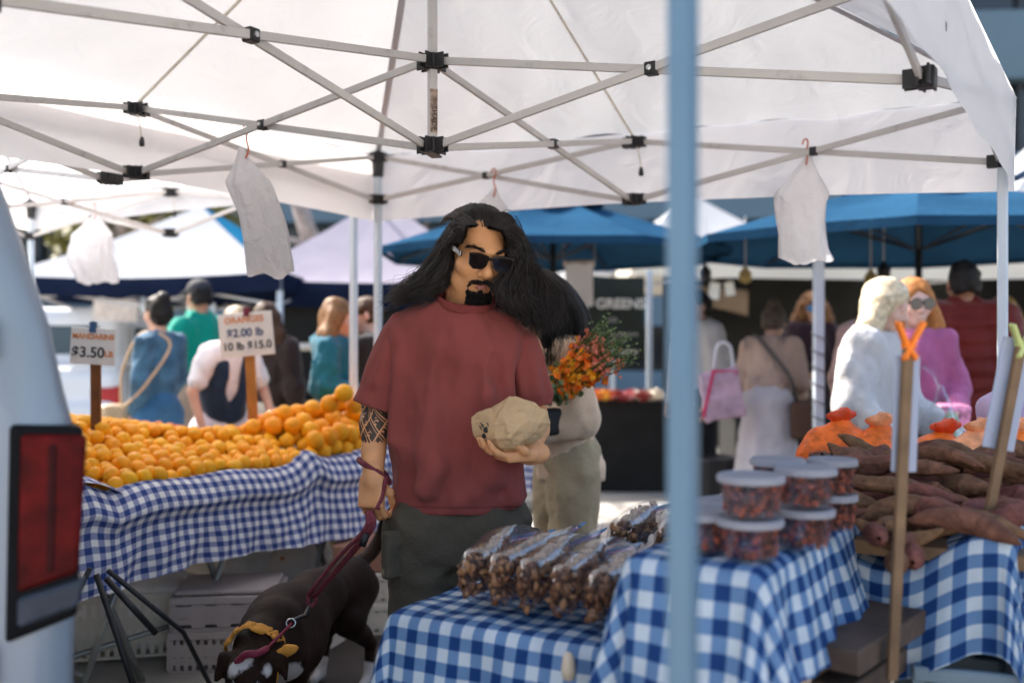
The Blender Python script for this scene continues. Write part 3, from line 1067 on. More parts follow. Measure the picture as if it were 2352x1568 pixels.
# ---- parked white car on the left
def car():
    c = at(225, 800, 11.5)
    t = thing('parked_car', 'white parked car with red tail light behind the denim jacket', 'car', (c[0] - .35, 11.7, 0), math.radians(12))
    paint = mat('white car paint', (.72, .74, .76), .25, .03, 2, spec=.6, coat=.6)
    gl = mat('car glass', (.02, .05, .07), .08, .1, 2, spec=.8)
    S = Sdf(.035)
    S.box((0, 0, .72), (.78, 2.05, .26), None, .12, .02)
    S.box((0, .25, 1.3), (.6, 1.25, .28), None, .14, .14)
    S.box((0, -1.9, .55), (.75, .25, .12), None, .08, .05)
    for sx in (-1, 1):
        for y in (-1.3, 1.35):
            S.cone((sx * 1.2, y, .33), (sx * .65, y, .33), .37, .37, .01, True)
    sdf_obj('body', S, paint, t, 3)
    for y0, y1 in ((-.95, .1), (.2, 1.35)):
        for sx in (-1, 1):
            MB().prism([(y0 + .25 * (y0 < 0), 1.12), (y1, 1.12), (y1 - .05, 1.5), (y0 + .45 * (y0 < 0) + .03, 1.5)], -.012, .012, frame4((sx * .745, 0, 0), (0, 1, 0), (1, 0, 0), (0, 0, 1))).build('side_window', gl, t)
    MB().prism([(-.55, 1.15), (.55, 1.15), (.47, 1.52), (-.47, 1.52)], -.015, .015, frame4((0, -1.13, 0), (1, 0, 0), (0, 1, .0), (0, .0, 1))).build('rear_window', gl, t)
    red = mat('red lens', (.45, .01, .01), .2, .2, 20, spec=.6)
    for sx in (-1, 1):
        MB().box((sx * .72, -2.13, .82), (.3, .1, .2), bev=.03).build('tail_light', red, t)
        for y in (-1.3, 1.35):
            w = MB().lathe([(.2, -.1), (.32, -.1), (.34, -.06), (.34, .06), (.32, .1), (.2, .1)], (sx * .8, y, .34), 24, rotm(0, 90, 0)).build('wheel', mat('tyre rubber', (.02, .02, .02), .8), t)
            MB().lathe([(0, -.09), (.2, -.07), (.2, .07), (0, .09)], (sx * .8, y, .34), 18, rotm(0, 90, 0)).build('rim', STEEL, w)
    MB().box((0, -2.2, .5), (1.5, .14, .16), bev=.04).build('bumper', mat('dark bumper', (.03, .03, .03), .5), t)
    return t
car()

# ---- left background stalls
c = at(735, 800, 9.0)
ct = thing('stall_counter', 'black draped counter with a metal rail beyond the orange stall', 'table', (c[0], 9.1, 0))
MB().box((0, 0, .4), (1.35, .6, .8), bev=.02).build('drape', BLACKCLOTH, ct)
MB().tube([(-.75, -.25, 1.3), (.7, -.25, 1.3)], .035, 8).tube([(-.75, -.25, 0), (-.75, -.25, 1.3)], .02, 8).tube([(.7, -.25, 0), (.7, -.25, 1.3)], .02, 8).build('rail', mat('galvanised rail', (.5, .47, .42), .4, metal=.6), ct)
MB().box((0, .4, 1.2), (1.6, .04, 1.0)).build('back_panel', TARP, ct)
MB().box((.25, -.1, .98), (.18, .2, .36)).build('box', mat('brown carton', (.35, .2, .1), .8), ct)
# potted silver green plants
for i, (x, y) in enumerate(((550, 690), (585, 695), (625, 700), (655, 705))):
    c = at(x, y, 9.6)
    pt = thing('potted_plant', 'pale silver green potted plant on the shelf behind the large price sign', 'plant', (c[0], 9.6, 0), 0, 'pale potted plants behind the price sign')
    V, Q = leaf_cloud((0, 0, c[2]), (.1, .1, .2), 420, .055, 60 + i)
    link('foliage', new_mesh('foliage', V, Q), mat('pale plant leaf', (.42, .45, .33), .6, .3, 9), pt)['kind'] = 'stuff'
    MB().lathe([(.06, c[2] - .4), (.085, c[2] - .18), (.08, c[2] - .19), (0, c[2] - .2)], (0, 0, 0), 12).build('pot', BLACKPLASTIC, pt)
    MB().box((0, 0, (c[2] - .4) / 2), (.22, .3, c[2] - .4)).build('stand', BLACKCLOTH, pt)
# white handbill board hanging in the white tent
c = at(265, 712, 10.2)
hb = thing('notice_board', 'pale pink notice sheet hanging in the white tent above the car', 'notice', c)
MB().box((0, 0, 0), (.45, .01, .22), rotm(0, 4, 0)).build('sheet', mat('pale printed sheet', (.75, .68, .64), .7, .2, 14), hb)
MB().tube([(-.2, 0, .1), (-.2, 0, .5)], .004, 4).tube([(.2, 0, .1), (.2, 0, .5)], .004, 4).build('string', GREYPAINT, hb)
# ================================================================== POP-UP CANOPIES
AU, HS = math.radians(57.4), 1.49
CU = vec(math.cos(AU), math.sin(AU), 0)
CV = vec(-math.sin(AU), math.cos(AU), 0)
CC = vec(-.256, 3.204, 0)
FRONTLEG = mat('leg coat in blue shade', (.085, .16, .23), .4, .05, 4, .03, 80, .4, dirt=.1)  # blue skylit shade put into the front leg's colour; the steel itself is pale
STRAP = mat('cream webbing', (.62, .56, .46), .8, .1, 20)


def connector(mb, p, dirs, size=.03):
    mb.box(p, (size * 1.5, size * 1.5, .052), rotm(0, 0, math.degrees(AU)), .004)
    for d in dirs:
        d = nrm(d)
        side = vec(-d[1], d[0], 0)
        for s in (-1, 1):
            mb.bar(p + d * size * .6 + side * s * .0125, p + d * size * 1.75 + side * s * .0125, .046, .006)


def canopy(label, C, zt, zb, zc, peak, legs_split, val=.345, tagtext=False, drop=0.0, fab=None):
    t = thing('popup_canopy', label, 'canopy', (C[0], C[1], 0))
    h = HS
    dz_ = lambda a, b: drop * (1 + a) / 2 * (1 - b) / 2
    P = lambda a, b, z: CU * a * h + CV * b * h + vec(0, 0, z + (dz_(a, b) if z > .3 else 0))
    corners = {'front': (-1, -1), 'right': (1, -1), 'back': (1, 1), 'left': (-1, 1)}
    mids = {'back_right': (1, 0), 'back_left': (0, 1), 'front_right': (0, -1), 'front_left': (-1, 0)}
    adj = {'back_right': ('right', 'back'), 'back_left': ('back', 'left'), 'front_right': ('front', 'right'), 'front_left': ('left', 'front')}
    cz_t, cz_b = zc
    cz_t -= dz_(0, 0); cz_b -= dz_(0, 0); peak -= dz_(0, 0)
    ct, cb = P(0, 0, cz_t), P(0, 0, cz_b)
    w, th = .0235, .0125
    for mn, (a, b) in mids.items():
        mt, mbp = P(a, b, zt), P(a, b, zb)
        out = nrm(mt - ct * [1, 1, 0] - vec(0, 0, mt[2]))
        side = vec(-out[1], out[0], 0)
        o = side * .0085
        # inner truss: one crossing pair from the middle post to this side
        MB().bar(ct + out * .04 + o, mbp - out * .03 + o, w, th, bev=.0015).build('truss_bar', GREYPAINT, t)
        MB().bar(cb + out * .04 - o, mt - out * .03 - o, w, th, bev=.0015).build('truss_bar', GREYPAINT, t)
        # the bars cross at the middle
        A0, A1, B0, B1 = ct + out * .04, mbp - out * .03, cb + out * .04, mt - out * .03
        s_ = (A0[2] - B0[2]) / ((A0[2] - B0[2]) + (B1[2] - A1[2]))
        pv_ = A0 + (A1 - A0) * s_
        mb = MB(); mb.box(pv_, (.036, .034, .036), rotm(0, 0, math.degrees(math.atan2(out[1], out[0]))), .003)
        k = mb.build('pivot_bracket', BLACKPLASTIC, t)
        MB().lathe([(0, .0), (.008, .0), (.008, .006), (0, .008)], pv_ - side * .017 * np.sign(np.dot(side, pv_ + C * [1, 1, 0])), 8, np.array(Vector(-side * np.sign(np.dot(side, pv_ + C * [1, 1, 0]))).to_track_quat('Z', 'Y').to_matrix())).build('bolt', STEEL, k)
        # side trusses: two crossing pairs to the corner legs
        for cn in adj[mn]:
            ca, cbb = corners[cn]
            kt, kb = P(ca, cbb, zt + .035), P(ca, cbb, zt - .185)
            dr = nrm((kt - mt) * [1, 1, 0])
            o2 = vec(-dr[1], dr[0], 0) * .0085
            MB().bar(mt + dr * .035 + o2, kb - dr * .03 + o2, w, th, bev=.0015).build('truss_bar', GREYPAINT, t)
            MB().bar(mbp + dr * .035 - o2, kt - dr * .03 - o2, w, th, bev=.0015).build('truss_bar', GREYPAINT, t)
            z0, z1 = mt[2] - mbp[2], kt[2] - kb[2]
            s_ = z0 / (z0 + z1)
            pv_ = mt + (kb - mt) * s_
            MB().box(pv_, (.032, .032, .034), rotm(0, 0, math.degrees(math.atan2(dr[1], dr[0]))), .003).build('pivot_bracket', BLACKPLASTIC, t)
        dd = [-out] + [nrm((P(*corners[c], 0) - P(a, b, 0))) for c in adj[mn]]
        mb = MB(); connector(mb, mt, dd); mb.build('connector', BLACKPLASTIC, t)
        mb = MB(); connector(mb, mbp, dd); mb.build('connector', BLACKPLASTIC, t)
        # release cord with a black pull
        cd = MB(); q = mt + vec(0.01, -.02, -.02)
        cd.tube([q, q + vec(.012, 0, -.05), q + vec(.018, 0, -.10)], .003, 5); kcd = cd.build('release_cord', STRAP, t)
        MB().lathe([(0, -.02), (.011, -.016), (.012, .0), (.006, .02), (0, .022)], q + vec(.019, 0, -.115), 8).build('pull', BLACKPLASTIC, kcd, smooth=True)
        # webbing from the side up to the peak
        MB().bar(mt + vec(0, 0, .02), P(0, 0, peak - .03) + out * .02, .012, .004).build('webbing', STRAP, t)
    dirs = [CU, -CU, CV, -CV]
    mb = MB(); connector(mb, ct, dirs); mb.build('connector', BLACKPLASTIC, t)
    mb = MB(); connector(mb, cb, dirs); mb.box(cb - vec(0, 0, .028), (.1, .034, .006), rotm(0, 0, math.degrees(AU) + 20)); mb.build('connector', BLACKPLASTIC, t)
    cp = MB(); cp.box(P(0, 0, (cz_b + peak) / 2 - .01), (.026, .026, peak - cz_b - .04), rotm(0, 0, math.degrees(AU) - 32), .002)
    cpo = cp.build('centre_post', GREYPAINT, t)
    if tagtext:
        fr = nrm((-(C * [1, 1, 0])) - P(0, 0, 0)); fr = nrm([.25, -1, 0])
        R_ = rotm(0, 0, math.degrees(AU) - 32)
        nrm_f = min([R_ @ vec(1, 0, 0), R_ @ vec(-1, 0, 0), R_ @ vec(0, 1, 0), R_ @ vec(0, -1, 0)], key=lambda q: abs(math.atan2(np.cross([.55, -.83, 0], q)[2], np.dot([.55, -.83, 0], q))))
        cc = P(0, 0, cz_b + .105) + nrm_f * .0135
        tang = vec(-nrm_f[1], nrm_f[0], 0)
        MB().bar(cc - vec(0, 0, .065), cc + vec(0, 0, .075), .0245, .0012, up=tang).build('worn_label', mat('worn brown label', (.3, .22, .17), .8, .6, 60), cpo)
        text_obj('SHADE', 'lettering', .026, BLACKPLASTIC, cpo, frame4(cc + nrm_f * .0012 - vec(0, 0, .02), (0, 0, -1), tang, nrm_f))
    for cn, (a, b) in corners.items():
        z0 = legs_split[cn]
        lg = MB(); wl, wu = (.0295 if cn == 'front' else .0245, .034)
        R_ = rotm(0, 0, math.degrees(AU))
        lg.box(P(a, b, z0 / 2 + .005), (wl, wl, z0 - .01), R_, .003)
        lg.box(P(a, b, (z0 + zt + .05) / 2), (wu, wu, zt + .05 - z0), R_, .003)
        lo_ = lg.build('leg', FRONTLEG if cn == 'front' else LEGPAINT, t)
        MB().box(P(a, b, .012), (.08, .08, .024), R_, .006).build('foot', BLACKPLASTIC, lo_)
        inw = [nrm(P(-a * 0 if i else a, b if i else 0, 0) - P(a, b, 0)) for i in (0, 1)]
        mb = MB(); connector(mb, P(a, b, zt + .035), [nrm(P(a, 0, 0) - P(a, b, 0)), nrm(P(0, b, 0) - P(a, b, 0))], .03)
        mb.lathe([(.028, -.10), (.034, -.02), (.036, .03), (0, .04)], P(a, b, zt + .035), 10)
        mb.build('corner_bracket', BLACKPLASTIC, lo_)
        mb = MB(); connector(mb, P(a, b, zt - .185), [nrm(P(a, 0, 0) - P(a, b, 0)), nrm(P(0, b, 0) - P(a, b, 0))], .03)
        mb.build('slider_bracket', BLACKPLASTIC, lo_)
    # fabric roof and valances
    ze = zt + .055
    names = list(corners)
    hh = h + .035
    PP = lambda a, b, z: CU * a * hh + CV * b * hh + vec(0, 0, z + dz_(a, b))
    for i in range(4):
        a, b = corners[names[i]], corners[names[(i + 1) % 4]]
        nu, nv = 41, 25
        G = np.zeros((nu, nv, 3))
        for iu, u in enumerate(np.linspace(0, 1, nu)):
            for iv, v in enumerate(np.linspace(0, 1, nv)):
                e = PP(a[0] + (b[0] - a[0]) * u, a[1] + (b[1] - a[1]) * u, 0)
                sag = .05 * abs(math.sin(2 * PI * u)) * (1 - v) * (.25 + 3 * v) * .9
                wr = .007 * math.sin(u * 46 + 3 * v * 6 + i) * (1 - v) + .006 * math.sin(u * 23 - 14 * v)
                G[iu, iv] = e * [1 - v, 1 - v, 0] + vec(0, 0, ze + (peak + dz_(0, 0) - ze) * v + e[2] * (1 - v) - sag + wr * (1 - v))
        link('roof_panel', grid_mesh('roof_panel', G), fab or WHITE_FABRIC, t)
        nu = 61
        G = np.zeros((nu, 6, 3))
        nn = nrm(PP((a[0] + b[0]) / 2, (a[1] + b[1]) / 2, 0))
        for iu, u in enumerate(np.linspace(0, 1, nu)):
            e = PP(a[0] + (b[0] - a[0]) * u, a[1] + (b[1] - a[1]) * u, 0)
            for iv, v in enumerate(np.linspace(0, 1, 6)):
                wv = (.005 * math.sin(u * 17 + i) + .003 * math.sin(u * 43)) * v
                G[iu, iv] = e + nn * (.006 + wv) + vec(0, 0, ze - .004 - v * (val - .03 * math.sin(PI * u)))
        link('valance', grid_mesh('valance', G), VALANCE, t)
        # sewn tape along the ridge to the peak
        MB().bar(PP(*a, ze - .01), P(0, 0, peak - .02), .002, .03).build('ridge_tape', cloth_sheet_mat('grey seam tape', (.6, .6, .63), .2), t)
    return t


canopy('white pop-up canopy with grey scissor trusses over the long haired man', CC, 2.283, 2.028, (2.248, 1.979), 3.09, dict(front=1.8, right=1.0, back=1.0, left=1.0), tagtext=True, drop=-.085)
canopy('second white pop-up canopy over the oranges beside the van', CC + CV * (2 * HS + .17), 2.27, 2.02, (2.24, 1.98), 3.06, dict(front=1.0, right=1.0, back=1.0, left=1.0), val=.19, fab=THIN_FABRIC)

# ---- hanging carrier bags
BAGW = cloth_sheet_mat('white carrier bag plastic', (.85, .84, .85), .45, .1, .8, 16.0)
REDHOOK = mat('red wire hook', (.55, .12, .06), .4, .1, 20)


def hang_bag(label, hook_top, width, height, hook_len, tilt, seed, shoulder=.16, thick=.3):
    t = thing('carrier_bag', label, 'bag', hook_top)
    rg = np.random.default_rng(seed)
    nv, nu = 26, 40
    G = np.zeros((nu + 1, nv, 3))
    ph = rg.random(6) * 6.28
    for j, v in enumerate(np.linspace(0, 1, nv)):
        if v < shoulder:
            ww = .10 + .9 * (v / shoulder) ** 1.3
        else:
            ww = 1.0 + .06 * math.sin(v * 7 + ph[0]) - .05 * v
        th = thick * (.35 + .65 * min(1, v / .4)) * (1 - .55 * max(0, v - .75) / .25)
        for i in range(nu + 1):
            a = 2 * PI * i / nu
            fold = 1 + .13 * math.sin(4 * a + ph[1] + 3 * v) * v + .10 * math.sin(7 * a + ph[2] - 5 * v) + .07 * math.sin(13 * a + ph[3] + 4 * v)
            x = ww * width / 2 * math.cos(a) * fold
            y = ww * width / 2 * th * math.sin(a) * fold
            z = -hook_len - height * (v + (.03 * math.cos(a * 2 + ph[4]) + .025 * math.sin(a * 5 + ph[0])) * v)
            G[i, j] = (x + tilt * v * height + .02 * math.sin(v * 4 + ph[5]), y, z)
    link('bag_stack', grid_mesh('bag_stack', G), BAGW, t)
    MB().tube(smooth_curve([(-.012, 0, -.012), (-.006, 0, .006), (.006, 0, .008), (.010, 0, -.01), (.002, 0, -.04), (0, 0, -hook_len * .7), (.008, 0, -hook_len - .01), (.0, -.01, -hook_len - .045)], 20), .0035, 6).build('hook', REDHOOK, t, smooth=True)
    return t


hang_bag('bundle of white carrier bags on a red hook near the van roof', at(217, 470, 6.1), .245, .42, .05, .01, 1, .34)
hang_bag('long tilted white carrier bag bundle on a red hook over the large price sign', at(566, 285, 3.72), .17, .47, .085, .16, 2, .3)
hang_bag('small white carrier bag on an orange hook just above the man', at(1134, 392, 4.72), .155, .25, .08, .03, 3, .4)
hang_bag('white carrier bag bundle on a red hook before the right blue umbrella', at(1850, 325, 4.04), .205, .43, .05, .0, 4, .38)

# ================================================================== VAN
def van():
    t = thing('parked_van', 'pale van with a tall red tail light cut by the left picture edge', 'van', (-.795, 1.83, 0), math.radians(30))
    paint = mat('van paint in blue shade', (.20, .24, .29), .3, .05, 2, .02, 60, .5, coat=.4, dirt=.05)  # bluish shade mixed into the colour of a white van
    prof = [(.02, .34), (.0, .5), (-.004, .72), (.0, .86), (.0, 1.0), (-.006, 1.2), (-.02, 1.257), (-.046, 1.385), (-.07, 1.465), (-.11, 1.593), (-.157, 1.729), (-.21, 1.86), (-.29, 1.97), (-.42, 2.05), (-.7, 2.10), (-1.0, 2.115)]
    prof[0] = (-.05, .34)
    sec = prof + [(-2.0 - x, z) for x, z in prof[::-1][1:]]
    sec = np.array(sec)
    cen = vec(-1.0, 1.2)
    rings = [(-.004, .10), (.0, .05), (.012, .022), (.032, .006), (.06, 0), (5.0, 0), (5.15, .08)]
    V = []
    n = len(sec)
    for y, ins in rings:
        d = sec - cen
        s = d - np.sign(d) * np.minimum(np.abs(d), ins)
        for q in s:
            V.append((q[0] + cen[0], y, q[1] + cen[1]))
    F = []
    for i in range(len(rings) - 1):
        for k in range(n):
            F.append([i * n + k, i * n + (k + 1) % n, (i + 1) * n + (k + 1) % n, (i + 1) * n + k])
    F.append(list(range(n)))
    F.append([(len(rings) - 1) * n + k for k in range(n)][::-1])
    m = MB().add(V, F)
    b = m.build('body', paint, t, smooth=True)
    mod = b.modifiers.new('e', 'EDGE_SPLIT'); mod.split_angle = math.radians(40)
    black = BLACKPLASTIC
    red = mat('red tail lens', (.075, .003, .003), .5, .6, 18, .15, 90, .1)
    dred = mat('dark red tail lens', (.03, .003, .003), .5, .5, 18, .15, 90, .1)
    clear = mat('clear grey lens', (.04, .047, .062), .4, .3, 14, .1, 90, .15)
    # lamp: bezel wraps the corner
    def prism(poly, y0, y1, name, m_, par):
        o = MB().prism(poly, y0, y1).build(name, m_, par)
        bv = o.modifiers.new('b', 'BEVEL'); bv.width = .01; bv.segments = 3; bv.limit_method = 'ANGLE'
        return o
    L = prism([(-.122, .815), (-.004, .85), (.006, 1.195), (-.115, 1.203)], -.016, .075, 'tail_light', mat('lamp bezel', (.006, .006, .007), .6, .2, 20, spec=.08), t)
    prism([(-.104, .905), (-.004, .93), (.011, 1.18), (-.098, 1.186)], -.026, .062, 'red_lens', red, L)
    prism([(-.062, .93), (-.040, .935), (-.036, 1.17), (-.058, 1.17)], -.0285, .02, 'inner_lens', dred, L)
    prism([(-.104, .842), (-.004, .868), (.010, .922), (-.104, .896)], -.026, .062, 'reverse_lens', clear, L)
    # panel seams and door edge
    seam = mat('panel gap', (.05, .055, .06), .6)
    MB().box((-.55, -.003, 1.235), (.82, .006, .006)).build('panel_seam', seam, t)
    MB().box((-.55, -.003, 1.37), (.80, .006, .004)).build('panel_seam', seam, t)
    for x in (-.165, -1.0):
        MB().box((x, -.004, 1.15), (.006, .006, 1.3)).build('door_gap', seam, t)
    for x in (-.58, -1.42):
        MB().box((x, -.006, 1.52), (.6, .01, .42), bev=.004).build('rear_window', mat('tinted glass', (.02, .025, .03), .1, .1, 3, spec=.7), t)
    for z in (.78, 1.35):
        MB().box((-.155, -.012, z), (.05, .02, .07), bev=.006).build('hinge', paint, t)
    MB().box((-1.0, -.06, .5), (1.95, .16, .17), bev=.03).build('bumper', mat('grey bumper', (.12, .13, .14), .5, .1, 8), t)
    for x in (-.15, -1.85):
        for y in (.85, 4.2):
            w = MB().lathe([(.2, -.11), (.33, -.11), (.36, -.07), (.36, .07), (.33, .11), (.2, .11)], (x, y, .36), 24, rotm(0, 90, 0)).build('wheel', mat('tyre rubber', (.02, .02, .02), .8), t)
            MB().lathe([(0, -.09), (.2, -.08), (.2, .08), (0, .09)], (x, y, .36), 18, rotm(0, 90, 0)).build('rim', STEEL, w)
van()
# ================================================================== ORANGE STALL
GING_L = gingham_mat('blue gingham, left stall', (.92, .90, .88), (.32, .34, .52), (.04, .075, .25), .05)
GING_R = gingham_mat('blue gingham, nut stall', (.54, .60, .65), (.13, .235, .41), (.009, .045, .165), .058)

LO = vec(-1.458, 3.66, 0)                    # front left corner of the fruit tray
LU = vec(.489, .872, 0)                      # along the stall
LW = vec(-.872, .489, 0)                     # across it, away from the customer


def LP(s, t, z):
    return LO + LU * s + LW * t + vec(0, 0, z)


tb = thing('stall_table', 'long trestle table carrying the citrus under blue gingham', 'table', (0, 0, 0))
TUBE = mat('galvanised tube', (.32, .33, .31), .4, .2, 10, .05, 60, .5, metal=.5)
for i in range(4):
    a, b = LP(-.4 + i * .9, .1, .735), LP(.48 + i * .9, .1, .735)
    for k in range(4):
        MB().bar(LP(-.4 + i * .9, .12 + k * .28, .735), LP(.48 + i * .9, .12 + k * .28, .735), .03, .26).build('board', WOOD, tb)
for i, s in enumerate((.08, .62, 1.3, 1.95, 2.7)):
    for t0 in (.12, .95):
        MB().tube([LP(s - .16, t0, .0), LP(s + .17, t0, .72)], .014, 8).build('leg', TUBE, tb, smooth=True)
        MB().tube([LP(s + .17, t0 + .03, .0), LP(s - .16, t0 + .03, .72)], .014, 8).build('leg', TUBE, tb, smooth=True)
    MB().tube([LP(s - .11, .12, .11), LP(s - .11, .95, .11)], .011, 8).build('stretcher', TUBE, tb, smooth=True)
MB().tube([LP(-.05, .2, .17), LP(1.2, .2, .17)], .012, 8).build('stretcher', TUBE, tb, smooth=True)

bk = thing('folding_stand', 'black folding stand leg at the gingham corner beside the van', 'stand', (0, 0, 0))
q0, q1 = at(221, 1318, 3.3), at(312, 1590, 3.3); q1[2] = max(q1[2], .0)
q1 = q0 + (q1 - q0) * ((q0[2] - .005) / (q0[2] - q1[2])) if q1[2] != .005 else q1
MB().tube([q0, q1], .0105, 8).build('leg', BLACKPLASTIC, bk, smooth=True)
MB().tube([q0 + vec(.02, .05, 0), q0 + vec(.19, .3, -.28), q0 + vec(.28, .42, -q0[2] + .01)], .009, 8).build('leg', BLACKPLASTIC, bk, smooth=True)
MB().tube([q0 + vec(.02, .03, -.02), q0 + vec(.17, .08, -.22)], .011, 8).build('brace', BLACKPLASTIC, bk, smooth=True)
MB().tube([q0 + vec(-.02, 0, .02), q0 + vec(-.32, -.05, -q0[2] + .01)], .009, 8).build('leg', BLACKPLASTIC, bk, smooth=True)

# gingham on the fruit tray: lip, crease and hanging front
def left_cloth():
    ns = 220
    prof0 = [(.34, .77), (.12, .775), (.045, .800), (.015, .806), (-.02, .79), (-.055, .745), (-.07, .70), (-.06, .675), (-.045, .64), (-.05, .58), (-.06, .52), (-.065, .45), (-.07, .40)]
    P0 = smooth_curve([(a, b, 0) for a, b in prof0], 46)[:, :2]
    arc = np.concatenate([[0], np.cumsum(np.linalg.norm(np.diff(P0, axis=0), axis=1))])
    G = np.zeros((ns, len(P0), 3)); UV = np.zeros((ns, len(P0), 2))
    for i, s in enumerate(np.linspace(-.42, 3.3, ns)):
        bump = math.exp(-((s - 1.06) / .07) ** 2) * .045 + (.05 if s < -.03 else 0) * min(1, (-.03 - s) / .1 if s < -.03 else 0)
        lift = .01 * math.sin(s * 5.1) + .006 * math.sin(s * 13)
        hemz = .455 - .03 * s / 2 + .02 * math.sin(s * 3.3)
        for j, (t, z) in enumerate(P0):
            f = max(0, (.72 - z) / .32)
            tt = t + f * (.018 * math.sin(s * 19 + 1.5 * math.sin(s * 3)) + .010 * math.sin(s * 41 + 6 * f) + .02 * math.sin(s * 4 + 1))
            zz = z + (bump + lift) * (1 - min(1, f * 1.2))
            if z < .74:
                zz = .74 + (z - .74) * (.74 - hemz) / (.74 - .40) + (bump + lift) * (1 - min(1, f * 1.2))
            G[i, j] = LP(s, tt, zz)
            UV[i, j] = (s, arc[j] + .012 * math.sin(s * 7))
    o = link('tablecloth', grid_mesh('tablecloth', G, UV), GING_L)
    tag(o, 'blue and white gingham cloth hanging along the front of the citrus table', 'tablecloth')
left_cloth()
# end lip of the tray
G = np.zeros((40, 12, 3)); UV = np.zeros((40, 12, 2))
for i, t in enumerate(np.linspace(-.03, 1.25, 40)):
    for j, s in enumerate(np.linspace(-.4, .02, 12)):
        e = (s + .4) / .42
        z = .80 + .085 * math.sin(PI * min(1, e * 1.05)) ** .8 + .012 * math.sin(t * 21) - .05 * (1 - e) + .10 * max(0, t)
        G[i, j] = LP(s, t, z); UV[i, j] = (t * 1.02, s)
o = link('tablecloth', grid_mesh('tablecloth', G, UV), GING_L)
tag(o, 'gingham edge turned up at the van end of the citrus tray', 'tablecloth')

# ---- citrus
def fruit_mesh(name, r, squash, seed):
    n, m = 16, 10
    V = [(0, 0, r * squash * .93)]
    for j in range(1, m):
        a = PI * j / m
        for i in range(n):
            b = 2 * PI * i / n
            V.append((r * math.sin(a) * math.cos(b), r * math.sin(a) * math.sin(b), r * squash * math.cos(a)))
    V.append((0, 0, -r * squash * .95))
    V = np.array(V)
    V *= (1 + .025 * vnoise(V / r, 1.3, seed))[:, None]
    F = [[0, 1 + i, 1 + (i + 1) % n] for i in range(n)]
    for j in range(m - 2):
        for i in range(n):
            F.append([1 + j * n + i, 1 + (j + 1) * n + i, 1 + (j + 1) * n + (i + 1) % n, 1 + j * n + (i + 1) % n])
    k = len(V) - 1
    F += [[k, 1 + (m - 2) * n + (i + 1) % n, 1 + (m - 2) * n + i] for i in range(n)]
    return new_mesh(name, V, F, True)


ORANGE = mat('navel orange peel', (.95, .37, .008), .45, .10, 14, .3, 240, .3, sss=.05, obj_var=.07)
MANDARIN = mat('mandarin peel', (.96, .41, .010), .45, .12, 14, .3, 260, .3, sss=.05, obj_var=.08)
REDFRUIT = mat('red mandarin peel', (.72, .17, .014), .42, .15, 14, .2, 240, .4, sss=.1, obj_var=.1)
CALYX = mat('fruit calyx', (.12, .13, .03), .7)
MM = [fruit_mesh('mandarin', .034, .86, i) for i in range(4)]
NM = [fruit_mesh('orange', .045, .97, 10 + i) for i in range(4)]
RM = [fruit_mesh('red_mandarin', .032, .84, 20 + i) for i in range(3)]
for l, m_ in ((MM, MANDARIN), (NM, ORANGE), (RM, REDFRUIT)):
    for me in l:
        me.materials.append(m_)


def inview(p, m=40):
    x = 1176 + FPX * p[0] / p[1]; y = 784 - FPX * (p[2] - CAM_H) / p[1]
    return -m < x < 2352 + m and -m < y < 1568 + m, x, y


def sst(a, b, x):
    t = min(1, max(0, (x - a) / (b - a)))
    return t * t * (3 - 2 * t)


def mand_h(s, t):
    return .80 + .155 * sst(0, .75, t) + .03 * vnoise(vec(s, t, 0), 4.0, 5) * sst(0, .2, t) + .05 * sst(.55, 1.1, s) * sst(.1, .5, t)


def navel_h(s, t):
    return .84 + .235 * sst(-.02, .36, t) * sst(.95, 1.36, s) + .05 * sst(1.3, 1.7, s) + .03 * vnoise(vec(s, t, 0), 4.5, 9)


rest = []
cnt = {}


def topline(x):
    return float(np.interp(x, [150, 260, 450, 560, 640, 740, 790, 835, 1250], [945, 955, 978, 968, 930, 915, 897, 925, 960]))


def capz(p, r):
    ok, x, y = inview(p)
    zc = CAM_H - (topline(x) + r * FPX / p[1] - 784) / FPX * p[1]
    p = p.copy(); over = p[2] - zc
    if over > 0:
        p[2] = zc - over * .25
    return p


def put(kind, meshes, p, mat_, label, cat, grp, vis):
    o = bpy.data.objects.new(kind, random.choice(meshes)); COL.objects.link(o)
    o.location = [float(c) for c in p]
    o.rotation_euler = (random.gauss(0, .7), random.gauss(0, .7), random.random() * 6.28)
    k = random.uniform(.92, 1.07)
    o.scale = (k, k, k)
    tag(o, label, cat, grp)
    cnt[kind] = cnt.get(kind, 0) + 1
    return o


cand = []
sp = .0665
for row in range(20):
    for colm in range(-1, 22):
        s = .035 + colm * sp + (sp / 2 if row % 2 else 0) + random.gauss(0, .006)
        t = .045 + row * sp * .88 + random.gauss(0, .006)
        if s < .0 or t > 1.28:
            continue
        if s > 1.0 + .25 * sst(.2, .9, t) + .1 * math.sin(t * 9):
            continue
        z = mand_h(s, t) + .022 + random.gauss(0, .010)
        cand.append((capz(LP(s, t, z), .034), s, t))
vis = []
for p_, s, t in cand:
    ok, x, y = inview(p_)
    if ok and x > 150:
        vis.append(p_)
    rest.append((p_ - vec(LU[0] * .03, LU[1] * .03, .052), 0))
vis.sort(key=lambda q: q[1])
for p_ in vis[:292]:
    put('mandarin', MM, p_, MANDARIN, 'bright mandarin in the wide heap on the gingham citrus table', 'mandarin', 'mandarins heaped on the citrus table', True)
for p_ in vis[292:]:
    rest.append((p_, 0))
for k in range(10):       # a few lying on top
    s, t = random.uniform(.1, .9), random.uniform(.3, 1.1)
    p_ = capz(LP(s, t, mand_h(s, t) + .075), .034)
    rest.append((p_, 0))
sp = .088
